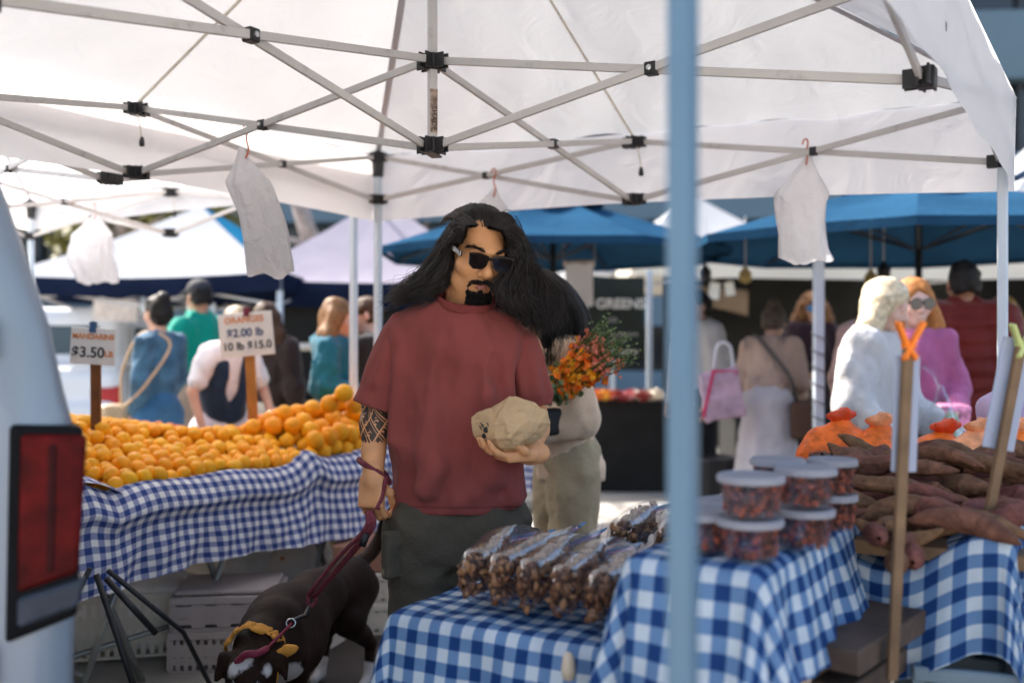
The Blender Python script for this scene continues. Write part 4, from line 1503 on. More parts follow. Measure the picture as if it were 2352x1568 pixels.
for row in range(9):
    for colm in range(0, 26):
        s = 1.08 + colm * sp + (sp / 2 if row % 2 else 0) + random.gauss(0, .008)
        t = .05 + row * sp * .86 + random.gauss(0, .008)
        if s < 1.04 + .25 * sst(.2, .9, t) + .1 * math.sin(t * 9) or s > 3.2:
            continue
        z = navel_h(s, t) + .03 + random.gauss(0, .013)
        p_ = capz(LP(s, t, z), .045)
        ok, x, y = inview(p_)
        if p_[2] < .80:
            continue
        if ok and x < 1215:
            put('orange', NM, p_, ORANGE, 'large orange in the steep heap behind the man', 'orange', 'large oranges heaped behind the man', True)
        rest.append((p_ - vec(LU[0] * .04, LU[1] * .04, .07), 1))
for (x, y, d) in ((790, 903, 4.78), (757, 928, 4.8), (812, 930, 4.86)):
    put('orange', NM, at(x, y, d), ORANGE, 'orange crowning the steep heap by the canopy pole' if y < 910 else 'large orange in the steep heap behind the man', 'orange', 'large oranges heaped behind the man', True)
for row in range(5):
    for colm in range(13):
        s = 1.12 + colm * .064 + (row % 2) * .032 + random.gauss(0, .008); t = 1.02 + row * .055 + random.gauss(0, .008)
        z = .955 + .03 * row / 4 + .02 * math.sin(s * 7) + random.gauss(0, .012) + .05 * sst(1.2, 1.9, s)
        p_ = capz(LP(s - .12, t - .12, z), .02)
        put('red_mandarin', RM, p_, REDFRUIT, 'small red orange fruit in the row at the back of the citrus table', 'mandarin', 'red fruit along the back of the citrus table', True)
        rest.append((p_ - vec(0, 0, .05), 0))
# everything beneath the top layer: one mass
Vm, Fm, k = [], [], 0
low = [(.0, .0, 1)]
ico = bmesh.new(); bmesh.ops.create_icosphere(ico, subdivisions=1, radius=1.0)
iv = np.array([v.co[:] for v in ico.verts]); ifc = np.array([[v.index for v in f.verts] for f in ico.faces]); ico.free()
for i, (p_, big) in enumerate(rest):
    Vm.append(iv * (.045 if big else .034) + p_); Fm.append(ifc + i * len(iv))
o = link('citrus_underlayer', new_mesh('citrus_underlayer', np.concatenate(Vm), np.concatenate(Fm), True), MANDARIN)
tag(o, 'lower layers of citrus showing between the top fruit', 'citrus', kind='stuff')

# ---- price signs on stakes
CARD = mat('white card', (.76, .74, .72), .6, .06, 8, .05, 60)
INK = mat('black marker', (.03, .03, .04), .6)
INKO = mat('orange marker', (.75, .28, .1), .6)
INKB = mat('blue marker', (.04, .08, .2), .6)


def price_sign(label, xs, ys, d, wpx, hpx, tilt, stake_to, lines, clip_col, stake_m):
    p = at(xs, ys, d)
    k = d / FPX
    t = thing('price_sign', label, 'sign', p)
    R_ = rotm(0, tilt, 0)
    MB().box((0, 0, 0), (wpx * k, .006, hpx * k), R_, .002).build('card', CARD, t)
    for (s, dx, dz, size, m_, bold) in lines:
        q = R_ @ vec(dx * wpx * k, -.0045, dz * hpx * k)
        text_obj(s, 'lettering', size * hpx * k, m_, t, frame4(q, R_ @ vec(1, 0, 0), R_ @ vec(0, 0, 1), (0, -1, 0)), bold=bold)
    b0 = at(xs + 2, ys, d) - p; b1 = at(stake_to[0], stake_to[1], d) - p
    MB().bar(b0 + vec(0, .016, hpx * k * .3), b1 + vec(0, .016, 0), .016, 22 * k, up=(0, 1, 0)).build('stake', stake_m, t)
    cm = mat('clip ' + label[:8], clip_col, .5)
    cl = MB()
    for sx in (-1, 1):
        cl.bar((sx * .002, -.006 * sx, hpx * k * .5 - .012), (sx * .012, -.012 * sx, hpx * k * .5 + .026), .02, .006, up=(1, 0, 0))
    cl.box((0, 0, hpx * k * .5 - .008), (.026, .02, .02))
    cl.build('clip', cm, t)
    return t


price_sign('small price card reading $3.50 on a dark stake near the van', 214, 795, 4.15, 104, 84, 3, (217, 1012), [('MANDARINS', 0, .26, .2, INKO, .001), ('$3.50', -.1, -.18, .40, INK, .0012), ('LB', .36, -.2, .22, INKO, .001)], (.05, .12, .25), DARKWOOD)
price_sign('large tilted price card reading $2.00 and 10 LB $15.0 among the oranges', 566, 768, 4.95, 124, 100, -5, (580, 975), [('ORANGES', -.02, .34, .2, INKO, .001), ('$2.00 lb', -.02, .04, .26, INKB, .0012), ('10 lb $15.0', 0, -.26, .25, INK, .0012)], (.2, .03, .06), mat('orange brown stake', (.42, .18, .04), .6, .2, 10))


# ---- crates below the citrus table
def crate(label, c, size, rz, m_, slots=9, fill=None, group=None, cat='crate'):
    t = thing('plastic_crate', label, cat, c, rz, group)
    L, W, H = size
    MB().box((0, 0, .006), (L - .01, W - .01, .012)).build('floor', m_, t)
    rim = MB()
    for sy in (-1, 1):
        rim.box((0, sy * (W / 2 - .008), H - .016), (L, .022, .032), bev=.004)
    for sx in (-1, 1):
        rim.box((sx * (L / 2 - .008), 0, H - .016), (.022, W - .045, .032), bev=.004)
    rim.build('rim', m_, t)
    for k, (ln, ax) in enumerate(((L, 0), (L, 0), (W, 1), (W, 1))):
        sd = MB(); sg = -1 if k % 2 else 1
        n = max(4, int(slots * ln / L))
        for i in range(n + 1):
            o_ = -ln / 2 + .012 + (ln - .024) * i / n
            c_ = (o_, sg * (W / 2 - .006), H / 2) if ax == 0 else (sg * (L / 2 - .006), o_, H / 2)
            wd = .026 if i in (0, n) else ln / n * .5
            sd.box(c_, (wd, .008, H - .03) if ax == 0 else (.008, wd, H - .03))
        for zz, hh in ((H * .30, .03), (H * .55, .05)):
            c_ = (0, sg * (W / 2 - .0062), zz) if ax == 0 else (sg * (L / 2 - .0062), 0, zz)
            sd.box(c_, (ln - .02, .006, hh) if ax == 0 else (.006, ln - .02, hh))
        sd.build('side_panel', m_, t)
    return t


CR_WHITE = mat('white crate plastic', (.8, .74, .64), .5, .08, 6, .05, 40, dirt=.25)
CR_GREY = mat('mauve grey crate plastic', (.45, .39, .37), .5, .08, 6, .05, 40, dirt=.2)
CR_TEAL = mat('blue grey crate plastic', (.16, .22, .26), .5, .1, 6, .05, 40, dirt=.25)
ang = math.atan2(LU[1], LU[0])
def gp(x, y):
    return atz(x, y, 0.0)
pA = at(300, 1480, 4.35); pA[2] = .02
crate('white slatted crate lined with a bag of oranges by the van', pA, (.52, .36, .27), math.radians(14), CR_WHITE, 14)
pB = at(530, 1490, 4.22); pB[2] = .0
crate('mauve grey crate with slotted sides under the citrus table', pB, (.44, .34, .17), math.radians(4), CR_GREY, 13)
_cl = crate('grey lidded crate stacked on the slotted crate under the table', pB + vec(0, 0, .172), (.43, .33, .14), math.radians(6), CR_GREY, 3)
MB().box((0, 0, .153), (.40, .30, .02), bev=.005).build('lid', CR_GREY, _cl)
pD = at(862, 1425, 4.78); pD[2] = 0
crate('white slotted crate on the ground behind the dog', pD, (.34, .4, .14), math.radians(4), CR_WHITE, 8)
crate('white slotted crate of red fruit stacked behind the dog', pD + vec(.0, 0, .142), (.34, .4, .14), math.radians(1), CR_WHITE, 8)
pD2 = pD + vec(-.02, .0, .285)
cb = MB().box(pD2 + vec(0, 0, .06), (.32, .36, .12), rotm(0, 0, 2), .004).build('carton', mat('red brown carton', (.4, .2, .13), .8, .15, 8))
tag(cb, 'red brown carton on top of the white crates behind the dog', 'carton')
pE = at(800, 1330, 5.7); pE[2] = 0
for i in range(3):
    cr = crate(['pale wooden crate at the bottom of the stack behind the table', 'pale wooden crate in the middle of the stack behind the table', 'pale wooden crate at the top of the stack behind the table'][i], pE + vec(.03 * i, 0, .2 * i), (.62, .4, .195), math.radians(3 - 3 * i), mat('pale crate wood', (.55, .42, .22), .7, .2, 8, .2, 30), 5)
# bag liner with oranges in the first crate
S = Sdf(.018); S.box((0, 0, .1), (.2, .13, .1), None, .04, .03); S.ell((.02, 0, .24), (.2, .13, .08), None, .05)
S.disp.append(lambda P: .012 * vnoise(P, 18, 1))
ln = sdf_obj('bag_liner', S, mat('milky liner plastic', (.86, .8, .74), .35, .15, 8, .3, 30), None, 1)
ln.location = pA + vec(0, 0, .06); ln.rotation_euler = (0, 0, math.radians(14)); tag(ln, 'milky plastic liner bulging from the white crate by the van', 'bag')
for i, (dx, dy) in enumerate(((-.12, -.07), (-.05, -.09), (.03, -.08), (-.09, .0), (.1, -.06), (-.02, 0.0), (.05, .0))):
    put('orange', NM, pA + vec(dx, dy, .37), ORANGE, 'orange lying in the lined crate under the citrus table', 'orange', 'oranges in the lined crate', True)
# pale sacks behind
for i, (x, y, d, r) in enumerate(((470, 1345, 5.0, (.24, .18, .2)), (585, 1330, 5.15, (.22, .18, .22)), (690, 1340, 5.1, (.2, .16, .19)))):
    p = at(x, y, d)
    S = Sdf(.02); S.ell((0, 0, r[2]), r, None, .02); S.box((0, 0, .1), (r[0] * .8, r[1] * .8, .06), None, .03, .06)
    S.cone((0, 0, r[2] * 1.6), (.03, 0, r[2] * 2.2), .05, .07, .05)
    S.disp.append(lambda P: .016 * vnoise(P, 15, 3))
    o = sdf_obj('produce_sack', S, mat('white sack plastic', (.86, .82, .74), .4, .1, 8, .4, 30), None, 1)
    o.location = (p[0], p[1], 0.0)
    tag(o, ['white plastic sack at the van end behind the grey crate', 'tall white plastic sack in the middle behind the grey crate', 'white plastic sack with red fruit nearest the dog'][i], 'sack')
for i in range(8):
    p = at(655 + (i % 5) * 14, 1283 + (i // 5) * 10, 5.0)
    put('red_mandarin', RM, p, REDFRUIT, 'red fruit lying on the white sack under the citrus table', 'mandarin', 'red fruit on the white sack', True)

# ================================================================== NUT AND SWEET POTATO STALL
RW = vec(.866, -.5, 0); RU = vec(.5, .866, 0)
NO = vec(-.262, 2.33, 0)                 # front left corner of the low table
BK = vec(.425, 1.765, 0)                  # front right corner of the raised box
BU = vec(.53, .848, 0); BW = vec(.848, -.53, 0)


def drape(name, label, O, A, B, size, ztop, over, matl, res=.0125, rad=.025, seed=0, fold=.018, flare=.05, slope=None):
    """cloth over a rectangular top: O corner, A/B axes, size (la, lb), over = (a-, a+, b-, b+) overhangs"""
    la, lb = size
    a0, a1, b0, b1 = over
    na = int((la + a0 + a1) / res) + 1; nb = int((lb + b0 + b1) / res) + 1
    aa = np.linspace(-a0, la + a1, na); bb = np.linspace(-b0, lb + b1, nb)
    X, Y = np.meshgrid(aa, bb, indexing='ij')
    cx = np.clip(X, 0, la); cy = np.clip(Y, 0, lb)
    ex, ey = X - cx, Y - cy
    Lx = np.hypot(ex, ey)
    dx, dy = np.where(Lx > 1e-9, ex / np.maximum(Lx, 1e-9), 0), np.where(Lx > 1e-9, ey / np.maximum(Lx, 1e-9), 0)
    arc = rad * PI / 2
    th = np.minimum(Lx / rad, PI / 2)
    out = rad * np.sin(th)
    down = rad * (1 - np.cos(th)) + np.maximum(Lx - arc, 0)
    per = np.where(np.abs(ex) > np.abs(ey), cy * 1.0, cx * 1.0) + np.arctan2(ey, ex) * .22
    f = np.clip(down / .25, 0, 1.4)
    wave = np.sin(per * 24 + seed) * .6 + np.sin(per * 47 + 2 * seed + f * 3) * .35 + np.sin(per * 11 + 1.3 * seed) * .6
    out = out + f * (flare + fold * wave)
    px = cx + dx * out; py = cy + dy * out
    z = ztop - down + .004 * np.sin(X * 31 + seed) * np.sin(Y * 27) * (1 - np.clip(Lx * 30, 0, 1))
    if slope is not None:
        z = z + slope(px, py)
    P = O[None, None, :] + px[..., None] * A + py[..., None] * B
    P[..., 2] = z
    o = link(name, grid_mesh(name, P, np.stack([X, Y], -1)), matl)
    tag(o, label, 'tablecloth')
    return o


nt_ = thing('nut_table', 'low wooden table under the gingham that carries the nut bags', 'table', (0, 0, 0))
def NPt(a, b, z):
    return NO + RW * a + RU * b + vec(0, 0, z)
for k in range(4):
    MB().bar(NPt(.01, .1 + k * .2, .70), NPt(.62, .1 + k * .2, .70), .03, .19).build('board', WOOD, nt_)
for a, b in ((.06, .06), (.06, .72), (.58, .06), (.58, .72)):
    MB().box(NPt(a, b, .34), (.05, .05, .68), rotm(0, 0, -30)).build('leg', WOOD, nt_)
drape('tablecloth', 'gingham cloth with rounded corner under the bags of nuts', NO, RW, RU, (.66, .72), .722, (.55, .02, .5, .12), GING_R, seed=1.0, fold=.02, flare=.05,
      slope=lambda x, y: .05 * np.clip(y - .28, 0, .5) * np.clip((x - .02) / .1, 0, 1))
def BPt(t, s, z):
    return BK + BW * t + BU * s + vec(0, 0, z)
bx = thing('display_box', 'wooden box raising the tubs of red nuts under gingham', 'box', (0, 0, 0))
for k in range(5):
    MB().bar(BPt(-.205, .06 + k * .13, .93), BPt(-.0, .06 + k * .13, .93), .03, .124).build('board', WOOD, bx)
for t_ in (-.185, -.02):
    for s_ in (.03, .62):
        MB().box(BPt(t_, s_, .457), (.04, .04, .914), rotm(0, 0, -32)).build('leg', WOOD, bx)
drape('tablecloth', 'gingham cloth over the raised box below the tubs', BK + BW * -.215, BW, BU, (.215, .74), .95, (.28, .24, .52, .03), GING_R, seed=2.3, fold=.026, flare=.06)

# tray table of sweet potatoes
pt_ = thing('potato_table', 'wooden plank table carrying the sweet potatoes', 'table', (0, 0, 0))
for k in range(7):
    MB().bar(BPt(-.32, .70 + k * .19, .885), BPt(.42, .70 + k * .19, .885), .03, .18).build('board', WOOD, pt_)
for t_ in (-.28, .38):
    for s_ in (.72, 1.85):
        MB().box(BPt(t_, s_, .435), (.045, .045, .87), rotm(0, 0, -32)).build('leg', WOOD, pt_)
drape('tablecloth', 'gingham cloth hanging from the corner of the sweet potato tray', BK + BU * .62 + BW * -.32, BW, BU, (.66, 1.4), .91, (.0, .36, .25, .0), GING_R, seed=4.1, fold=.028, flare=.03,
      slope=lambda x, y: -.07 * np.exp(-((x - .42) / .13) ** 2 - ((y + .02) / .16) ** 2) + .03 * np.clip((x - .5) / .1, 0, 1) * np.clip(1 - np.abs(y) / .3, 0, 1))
rt_ = thing('end_table', 'table at the right picture edge under gingham', 'table', (0, 0, 0))
EO = vec(1.13, 2.28, 0)
for k in range(4):
    MB().bar(EO + BU * (.08 + k * .2) + vec(0, 0, .88), EO + BW * .7 + BU * (.08 + k * .2) + vec(0, 0, .88), .03, .19).build('board', WOOD, rt_)
for a in (.05, .65):
    for b in (.05, .7):
        MB().box(EO + BW * a + BU * b + vec(0, 0, .43), (.045, .045, .86), rotm(0, 0, -32)).build('leg', WOOD, rt_)
drape('tablecloth', 'gingham cloth on the end table at the right picture edge', EO, BW, BU, (.75, .85), .905, (.2, .1, .19, .0), GING_R, seed=6.0, fold=.03, flare=.02)

# planks below the raised box
for i, (a, b, z) in enumerate(((at(1860, 1500, 1.95), at(2090, 1368, 2.35), 0), (at(1905, 1600, 1.95), at(2120, 1450, 2.35), 0))):
    o = MB().bar(a, b, .05, .2 if i == 0 else .08, bev=.004).build('plank', mat('grey plank', (.085, .055, .04), .75, .35, 9, .4, 30))
    tag(o, ['wide weathered plank under the hanging gingham flap', 'narrow plank under the wide plank below the gingham flap'][i], 'plank')
# crates at the lower right
for i, (x, y, d, lab) in enumerate(((2090, 1500, 2.5, 'dark blue grey slatted crate behind the tall wooden stake'), (2270, 1470, 2.45, 'blue grey slatted crate below the end table cloth'), (2320, 1560, 2.2, 'blue grey slatted crate in the lower right picture corner'))):
    p = at(x, y, d); zt_ = p[2] + .06
    nst = 2 if i < 2 else 1
    for j in range(nst):
        hz = .3
        c_ = vec(p[0], p[1], zt_ - .30 * (j + 1))
        crate(lab if j == 0 else lab.replace('crate', 'crate under the upper one', 1), c_, (.42, .3, .295), math.radians(-28 + 5 * i), CR_TEAL, 10)
    sd_ = MB().box((p[0], p[1], (zt_ - .3 * nst) / 2), (.4, .3, max(.02, zt_ - .3 * nst)), rotm(0, 0, -28)).build('crate_stand', WOOD)
    tag(sd_, ['wooden block under the dark crate behind the stake', 'wooden block under the crate below the end table', 'wooden block under the crate in the picture corner'][i], 'block')

# ---- zip bags of nuts
FILM = film_mat('clear bag film', (.97, .97, .98), .035, .12)
NUT = [mat('roasted nut', (.12, .046, .018), .55, .3, 30, .3, 90, obj_var=.0), mat('pale nut', (.26, .125, .05), .55, .3, 30, .3, 90)]
ZIPB = mat('blue zip strip', (.01, .19, .42), .35, .1, 20)
ZIPP = mat('pink zip line', (.55, .35, .6), .4)
ni = iv.copy()


def lumps(name, pts, r, mats, parent, seed, stretch=1.5):
    rg = np.random.default_rng(seed)
    for mi, m_ in enumerate(mats):
        sel = [q for i, q in enumerate(pts) if (i * 7 + i // 3) % len(mats) == mi]
        V, F = [], []
        for i, q in enumerate(sel):
            Rr = np.array(Euler(rg.random(3) * 6.28).to_matrix())
            sh = iv * np.array([r * stretch, r, r * .75]) * rg.uniform(.8, 1.2)
            V.append((sh * (1 + .18 * rg.normal(size=(len(iv), 1)))) @ Rr.T + q); F.append(ifc + i * len(iv))
        o = link(name, new_mesh(name, np.concatenate(V), np.concatenate(F), False), m_, parent)
        o['kind'] = 'stuff'


def nut_bag(label, base, d_len, up, thick, L=.34, Hh=.13, fill=.62, seed=0):
    """pillow bag lying on its bottom seam: d_len along the bag, thick axis across"""
    t = thing('nut_bag', label, 'bag', base, 0, 'zip bags of nuts')
    d = nrm(d_len); w = nrm(thick); u = nrm(np.cross(d, w)); u = u if u[2] > 0 else -u
    rg = np.random.default_rng(seed)
    n, m = 22, 20
    G = np.zeros((m + 1, n, 3)); pts = []
    ph = rg.random(4) * 6; TW = rg.uniform(.7, 1.25)
    for j, v in enumerate(np.linspace(0, 1, n)):
        full = 1 - sst(fill * .75, min(.97, fill * 1.35), v)
        e = sst(0, .12, v)
        ht = Hh * (.55 + .45 * e) * (1 + .02 * math.sin(v * 20 + ph[0]))
        tk = .036 * (.15 + .85 * e) * (.10 + .9 * full)
        for i in range(m + 1):
            a = 2 * PI * i / m
            ca, sa = math.cos(a), math.sin(a)
            x = tk * math.copysign(abs(ca) ** .7, ca) * (1 + .12 * math.sin(3 * a + v * 9 + ph[1]))
            y = ht / 2 * math.copysign(abs(sa) ** .8, sa)
            wob = .016 * math.sin(v * 5 + ph[2]) * v + .012 * math.sin(a * 2 + v * 12 + ph[3]) * (1 - full)
            tw = TW * sst(.45, 1, v); ct_, st2 = math.cos(tw), math.sin(tw)
            G[i, j] = d * (v * L) + w * ((x + wob) * ct_ + y * st2) + u * (y * ct_ - (x + wob) * st2 + Hh / 2)
    link('film', grid_mesh('film', G), FILM, t)
    for k in range(230):
        v = rg.random() * fill * 1.08 + .02
        full = 1 - sst(fill * .75, min(.97, fill * 1.35), v); e = sst(0, .12, v)
        a = rg.random() * 6.28; rr = rg.random() ** .35 * .88
        tk = .036 * (.15 + .85 * e) * (.10 + .9 * full)
        pts.append(d * (v * L) + w * (tk * math.cos(a) * rr) + u * (Hh * (.5 + .44 * math.sin(a) * rr)))
    lumps('nuts', pts, .0085, NUT, t, seed)
    ut = u * math.cos(TW) + w * math.sin(TW)
    c = d * (L * .985) + u * (Hh / 2) + w * (.016 * math.sin(5 + ph[2]) * math.cos(TW))
    MB().bar(c - ut * Hh * .52, c + ut * Hh * .52, .03, .004, up=d).build('zip_strip', ZIPB, t)
    c2 = c - d * .026
    MB().bar(c2 - ut * Hh * .5, c2 + ut * Hh * .5, .008, .004, up=d).build('zip_line', ZIPP, t)
    return t


labs = ['first zip bag of nuts nearest the man, leaning furthest back', 'second zip bag of nuts from the man', 'third zip bag of nuts from the man', 'fourth zip bag of nuts from the man', 'fifth zip bag of nuts from the man', 'zip bag of nuts pressed against the raised box']
for i in range(6):
    base = NPt(.14 + i * .083, .055 - .008 * i, .733)
    nut_bag(labs[i], base, RU * 1.0 + vec(0, 0, .17 - .01 * i) + RW * (.06 * math.sin(i * 2.1)), None, RW * 1.0 + vec(0, 0, -.10 + .05 * math.sin(i)), .33 + .02 * (i % 3), .13, .58 + .05 * (i % 2), 100 + i)
lab2 = ['zip bag of nuts lying behind the row, blue strip up', 'zip bag of nuts in the back row beside the blue pole', 'zip bag of pink dried fruit at the back beside the blue pole']
for i in range(3):
    base = NPt(.36 + i * .11, .40 + .03 * i, .785)
    nut_bag(lab2[i], base, RU + vec(0, 0, .22) + RW * .12, None, RW + vec(0, 0, -.2), .30, .12, .6, 140 + i)
kb = MB().lathe([(0, 0), (.012, .002), (.015, .02), (.012, .045), (.006, .055), (0, .057)], at(1306, 1560, 2.02), 12).build('wooden_peg', mat('pale peg wood', (.62, .5, .36), .6), smooth=True)
tag(kb, 'pale wooden peg holding the gingham at the lower picture edge', 'peg')

# ---- lidded tubs
TUBW = film_mat('clear tub wall', (.95, .94, .95), .05, .2)
LID = cloth_sheet_mat('milky lid plastic', (.5, .5, .54), .5, .02, .02)
RED = [mat('red nut', (.16, .03, .015), .5, .35, 40, .2, 90), mat('dark red nut', (.07, .018, .012), .5, .3, 40, .2, 90), mat('orange red nut', (.3, .06, .02), .5, .3, 40, .2, 90)]


def tub(label, c, seed, r=.056, h=.072):
    t = thing('lidded_tub', label, 'tub', c, 0, 'tubs of red nuts')
    MB().lathe([(r * .80, 0), (r * .82, .002), (r * .95, h - .004), (r * .97, h - .004)], (0, 0, 0), 28).build('tub', TUBW, t, smooth=True)
    lid = MB().lathe([(r * 1.03, h - .010), (r * 1.05, h - .008), (r * 1.05, h + .001), (r * .98, h + .004), (r * .94, h + .001), (0, h + .0)], (0, 0, 0), 28).build('lid', LID, t, smooth=False)
    rg = np.random.default_rng(seed)
    pts = []
    for k in range(240):
        a = rg.random() * 6.28; q = rg.random() ** .3; z = .008 + rg.random() * (h - .022)
        pts.append(vec(math.cos(a), math.sin(a), 0) * q * r * (.76 + .12 * z / h) + vec(0, 0, z))
    lumps('nuts', pts, .0062, RED, t, seed, 1.3)
    return t


T = lambda x, y: atz(x, y, .952)
p = T(1722, 1282); tub('upper tub of the front stack of red nuts', p + vec(.002, 0, .079), 1, .059); tub('lower tub of the front stack of red nuts', p, 2, .059)
p = T(1846, 1254); tub('upper tub of the stack next to the front one', p + vec(0.004, 0, .079), 3, .057); tub('lower tub of the stack next to the front one', p, 4, .057)
p = T(1912, 1214); tub('single lower tub nearest the sweet potatoes', p, 5, .05); tub('tub on top nearest the sweet potatoes', p + vec(0, 0, .074), 6, .05)
p = T(1612, 1264); tub('single tub beside the blue pole', p, 7, .052)
p = T(1662, 1232); tub('single tub half hidden behind the front stack', p, 8, .056)
p = T(1782, 1222); tub('tub standing behind between the two stacks', p, 9, .055)
p = T(1782, 1222); tub('tub on top behind between the two stacks', p + vec(.004, 0, .079), 10, .055)

# ---- sweet potatoes
SP = mat('sweet potato skin', (.165, .072, .045), .8, .45, 30, .9, 70, .2, obj_var=.2, dirt=.6)


def spud_mesh(L, R, bend, seed):
    rg = np.random.default_rng(seed)
    n, m = 14, 10
    G = np.zeros((m + 1, n, 3))
    for j, v in enumerate(np.linspace(0, 1, n)):
        x = (v - .5) * L
        rr = R * max(.03, math.sin(PI * min(1, max(0, v * .98 + .01))) ** (.55)) * (1 - .35 * (v - .5) * rg.uniform(.6, 1.4)) * (1 + .05 * rg.normal())
        for i in range(m + 1):
            a = 2 * PI * (i % m) / m
            G[i, j] = (x, rr * math.cos(a) + bend * math.sin(PI * v), rr * math.sin(a) * .9 + .3 * bend * math.cos(v * 5))
    return grid_mesh('sweet_potato', G)


SPM = [spud_mesh(L, R, b, 200 + i) for i, (L, R, b) in enumerate(((.22, .027, .03), (.18, .031, -.02), (.25, .026, .045), (.15, .034, .01), (.20, .026, -.035)))]
for me in SPM:
    me.materials.append(SP)


def spud(p, rz, ry, k, label='sweet potato in the brown heap on the gingham tray', i=None):
    o = bpy.data.objects.new('sweet_potato', SPM[random.randrange(5) if i is None else i]); COL.objects.link(o)
    o.location = [float(c) for c in p]; o.rotation_euler = (random.random() * 6.28, ry, rz); o.scale = (k, k, k)
    tag(o, label, 'sweet potato', 'sweet potatoes on the nut stall')
    return o


for lay in range(4):
    for r_ in range(14 - 3 * lay):
        for c_ in range(4 if lay < 2 else 3):
            s = .62 + .10 * lay + r_ * .078 + random.gauss(0, .012)
            t_ = -.18 + .05 * lay + c_ * .15 + random.gauss(0, .02)
            z = .932 + lay * .036 + random.gauss(0, .006)
            if lay == 3 and r_ > 5:
                continue
            p_ = BPt(t_, s, z)
            if inview(p_)[0]:
                spud(p_, math.radians(-32 + random.gauss(0, 20)) + (0 if random.random() < .75 else .7), random.gauss(0, .12), random.uniform(.9, 1.12))
for (x, y, d, rz) in ((2018, 1232, 2.12, 1.2), (2080, 1240, 2.15, 1.0), (2062, 1282, 2.08, 1.3), (2100, 1285, 2.1, 1.1), (2050, 1205, 2.2, .9)):
    spud(at(x, y, d), rz, 0.1, .78, 'sweet potato lying in the dip of the gingham in front of the heap', 3)

# ---- orange net sacks
NET = mat('orange net sack', (.85, .14, .015), .5, .35, 30, .6, 55, obj_var=.1)
NETP = mat('pale orange net sack', (.85, .33, .14), .5, .35, 30, .6, 55)
for i, (x, y, d, r, lab) in enumerate(((1925, 1045, 3.25, .13, 'orange net sack with red tied top nearest the grey pole'), (2015, 1050, 3.2, .12, 'orange net sack under the hand of the shopper in white'), (2165, 1085, 3.2, .15, 'large orange net sack between the two stakes'), (2245, 1075, 3.05, .13, 'pale orange net sack beside the slanting stake'), (2335, 1085, 3.1, .15, 'orange net sack at the right picture edge'))):
    p = at(x, y, d)
    S = Sdf(.012); S.ell((0, 0, 0), (r, r * .8, r * .72), None, .02)
    rg = np.random.default_rng(i)
    for k in range(16):
        a = rg.normal(size=3); a /= np.linalg.norm(a)
        if a[2] > -.3:
            S.ell(a * np.array([r, r * .8, r * .7]) * .8, (.04, .04, .038), None, .025)
    S.cone((0, 0, r * .6), (.01, 0, r * .95), .03, .016, .04)
    tm = mat('red tie net', (.7, .07, .015), .5, .3, 30)
    o = thing('net_sack', lab, 'sack', p - vec(0, 0, 0))
    sdf_obj('sack', S, NETP if i == 3 else NET, o, 1)
    S = Sdf(.01)
    for k in range(5):
        a = k * 1.25
        S.cone((0.01, 0, r * .93), (.01 + .04 * math.cos(a), .03 * math.sin(a), r * .95 + .012 + .012 * math.sin(k * 2)), .012, .014, .025)
    sdf_obj('tied_top', S, tm if i in (0, 2) else NETP, o, 1)
lb = Sdf(.02); lb.box((0, 0, 0), (.06, .05, .10), None, .05, .04); lb.ell((0, 0, .12), (.07, .05, .07), None, .05); lb.disp.append(lambda P: .012 * vnoise(P, 20, 2))
lbo = sdf_obj('cloth_bag', lb, mat('lavender cloth', (.45, .36, .55), .8, .15, 10), None, 1)
lbo.location = at(2335, 1010, 3.4); tag(lbo, 'lavender cloth bag above the orange sacks at the right picture edge', 'bag')
sb = MB().bar(BPt(.1, 1.95, .80), BPt(1.0, 1.95, .80), .2, .5).build('sack_shelf', WOOD)
tag(sb, 'wooden shelf under the orange net sacks behind the sweet potatoes', 'shelf')

# ---- stakes with signs seen from behind
def back_sign(label, a, b, card_c, card_w, card_h, rz, tiltx, clipm, clip=True):
    t = thing('price_sign', label, 'sign', a)
    MB().bar(vec(0, 0, 0), b - a, .016, .02, up=(0, 1, 0), bev=.002).build('stake', WOOD, t)
    dirn = nrm(b - a)
    R_ = rotm(0, tiltx, 0) @ rotm(0, 0, rz)
    MB().box(card_c - a, (card_w, .006, card_h), R_, .002).build('card', mat('back of sign card', (.34, .37, .46), .6, .06, 6), t)
    if clip:
        c = MB()
        for sx in (-1, 1):
            c.bar((sx * .002, 0, -.012), (sx * .026, -.01, .04), .022, .010, up=(0, 1, 0), bev=.003)
            c.bar((sx * .002, 0, -.008), (-sx * .012, -.01, -.035), .020, .010, up=(0, 1, 0), bev=.003)
        c.tube([(-.012, 0, -.005), (.012, 0, -.005)], .009, 8)
        c.build('clip', clipm, t)
    return t


back_sign('tall wooden stake with an orange clip and a sign seen from behind', at(2087, 785, 1.95), at(2048, 1560, 1.95), at(2080, 950, 1.97), .055, .23, 12, 2, mat('orange clip', (.85, .2, .01), .45, .1, 20))
back_sign('slanting wooden stake with a sign seen from behind at the picture edge', at(2346, 785, 2.2), at(2245, 1320, 2.2), at(2316, 905, 2.22), .085, .25, 15, 11, mat('pale green clip', (.5, .55, .2), .45))
# ================================================================== PEOPLE IN THE MARKET
def skin_mat(name, rgb):
    return mat('skin ' + name, rgb, .5, .10, 18, .12, 160, .4, sss=.15)


SK_FAIR = skin_mat('fair', (.55, .31, .22)); SK_TAN = skin_mat('tan', (.48, .26, .16)); SK_PALE = skin_mat('pale', (.68, .44, .36)); SK_BROWN = skin_mat('brown', (.3, .15, .085))


def cloth(name, rgb, var=.12, bump=.35, bs=40, rough=.85):
    return mat('cloth ' + name, rgb, rough, var, 7, bump, bs, .15, sheen=.15)


def hair_m(name, rgb):
    return mat('hair ' + name, rgb, .5, .3, 40, .4, 120, .2)


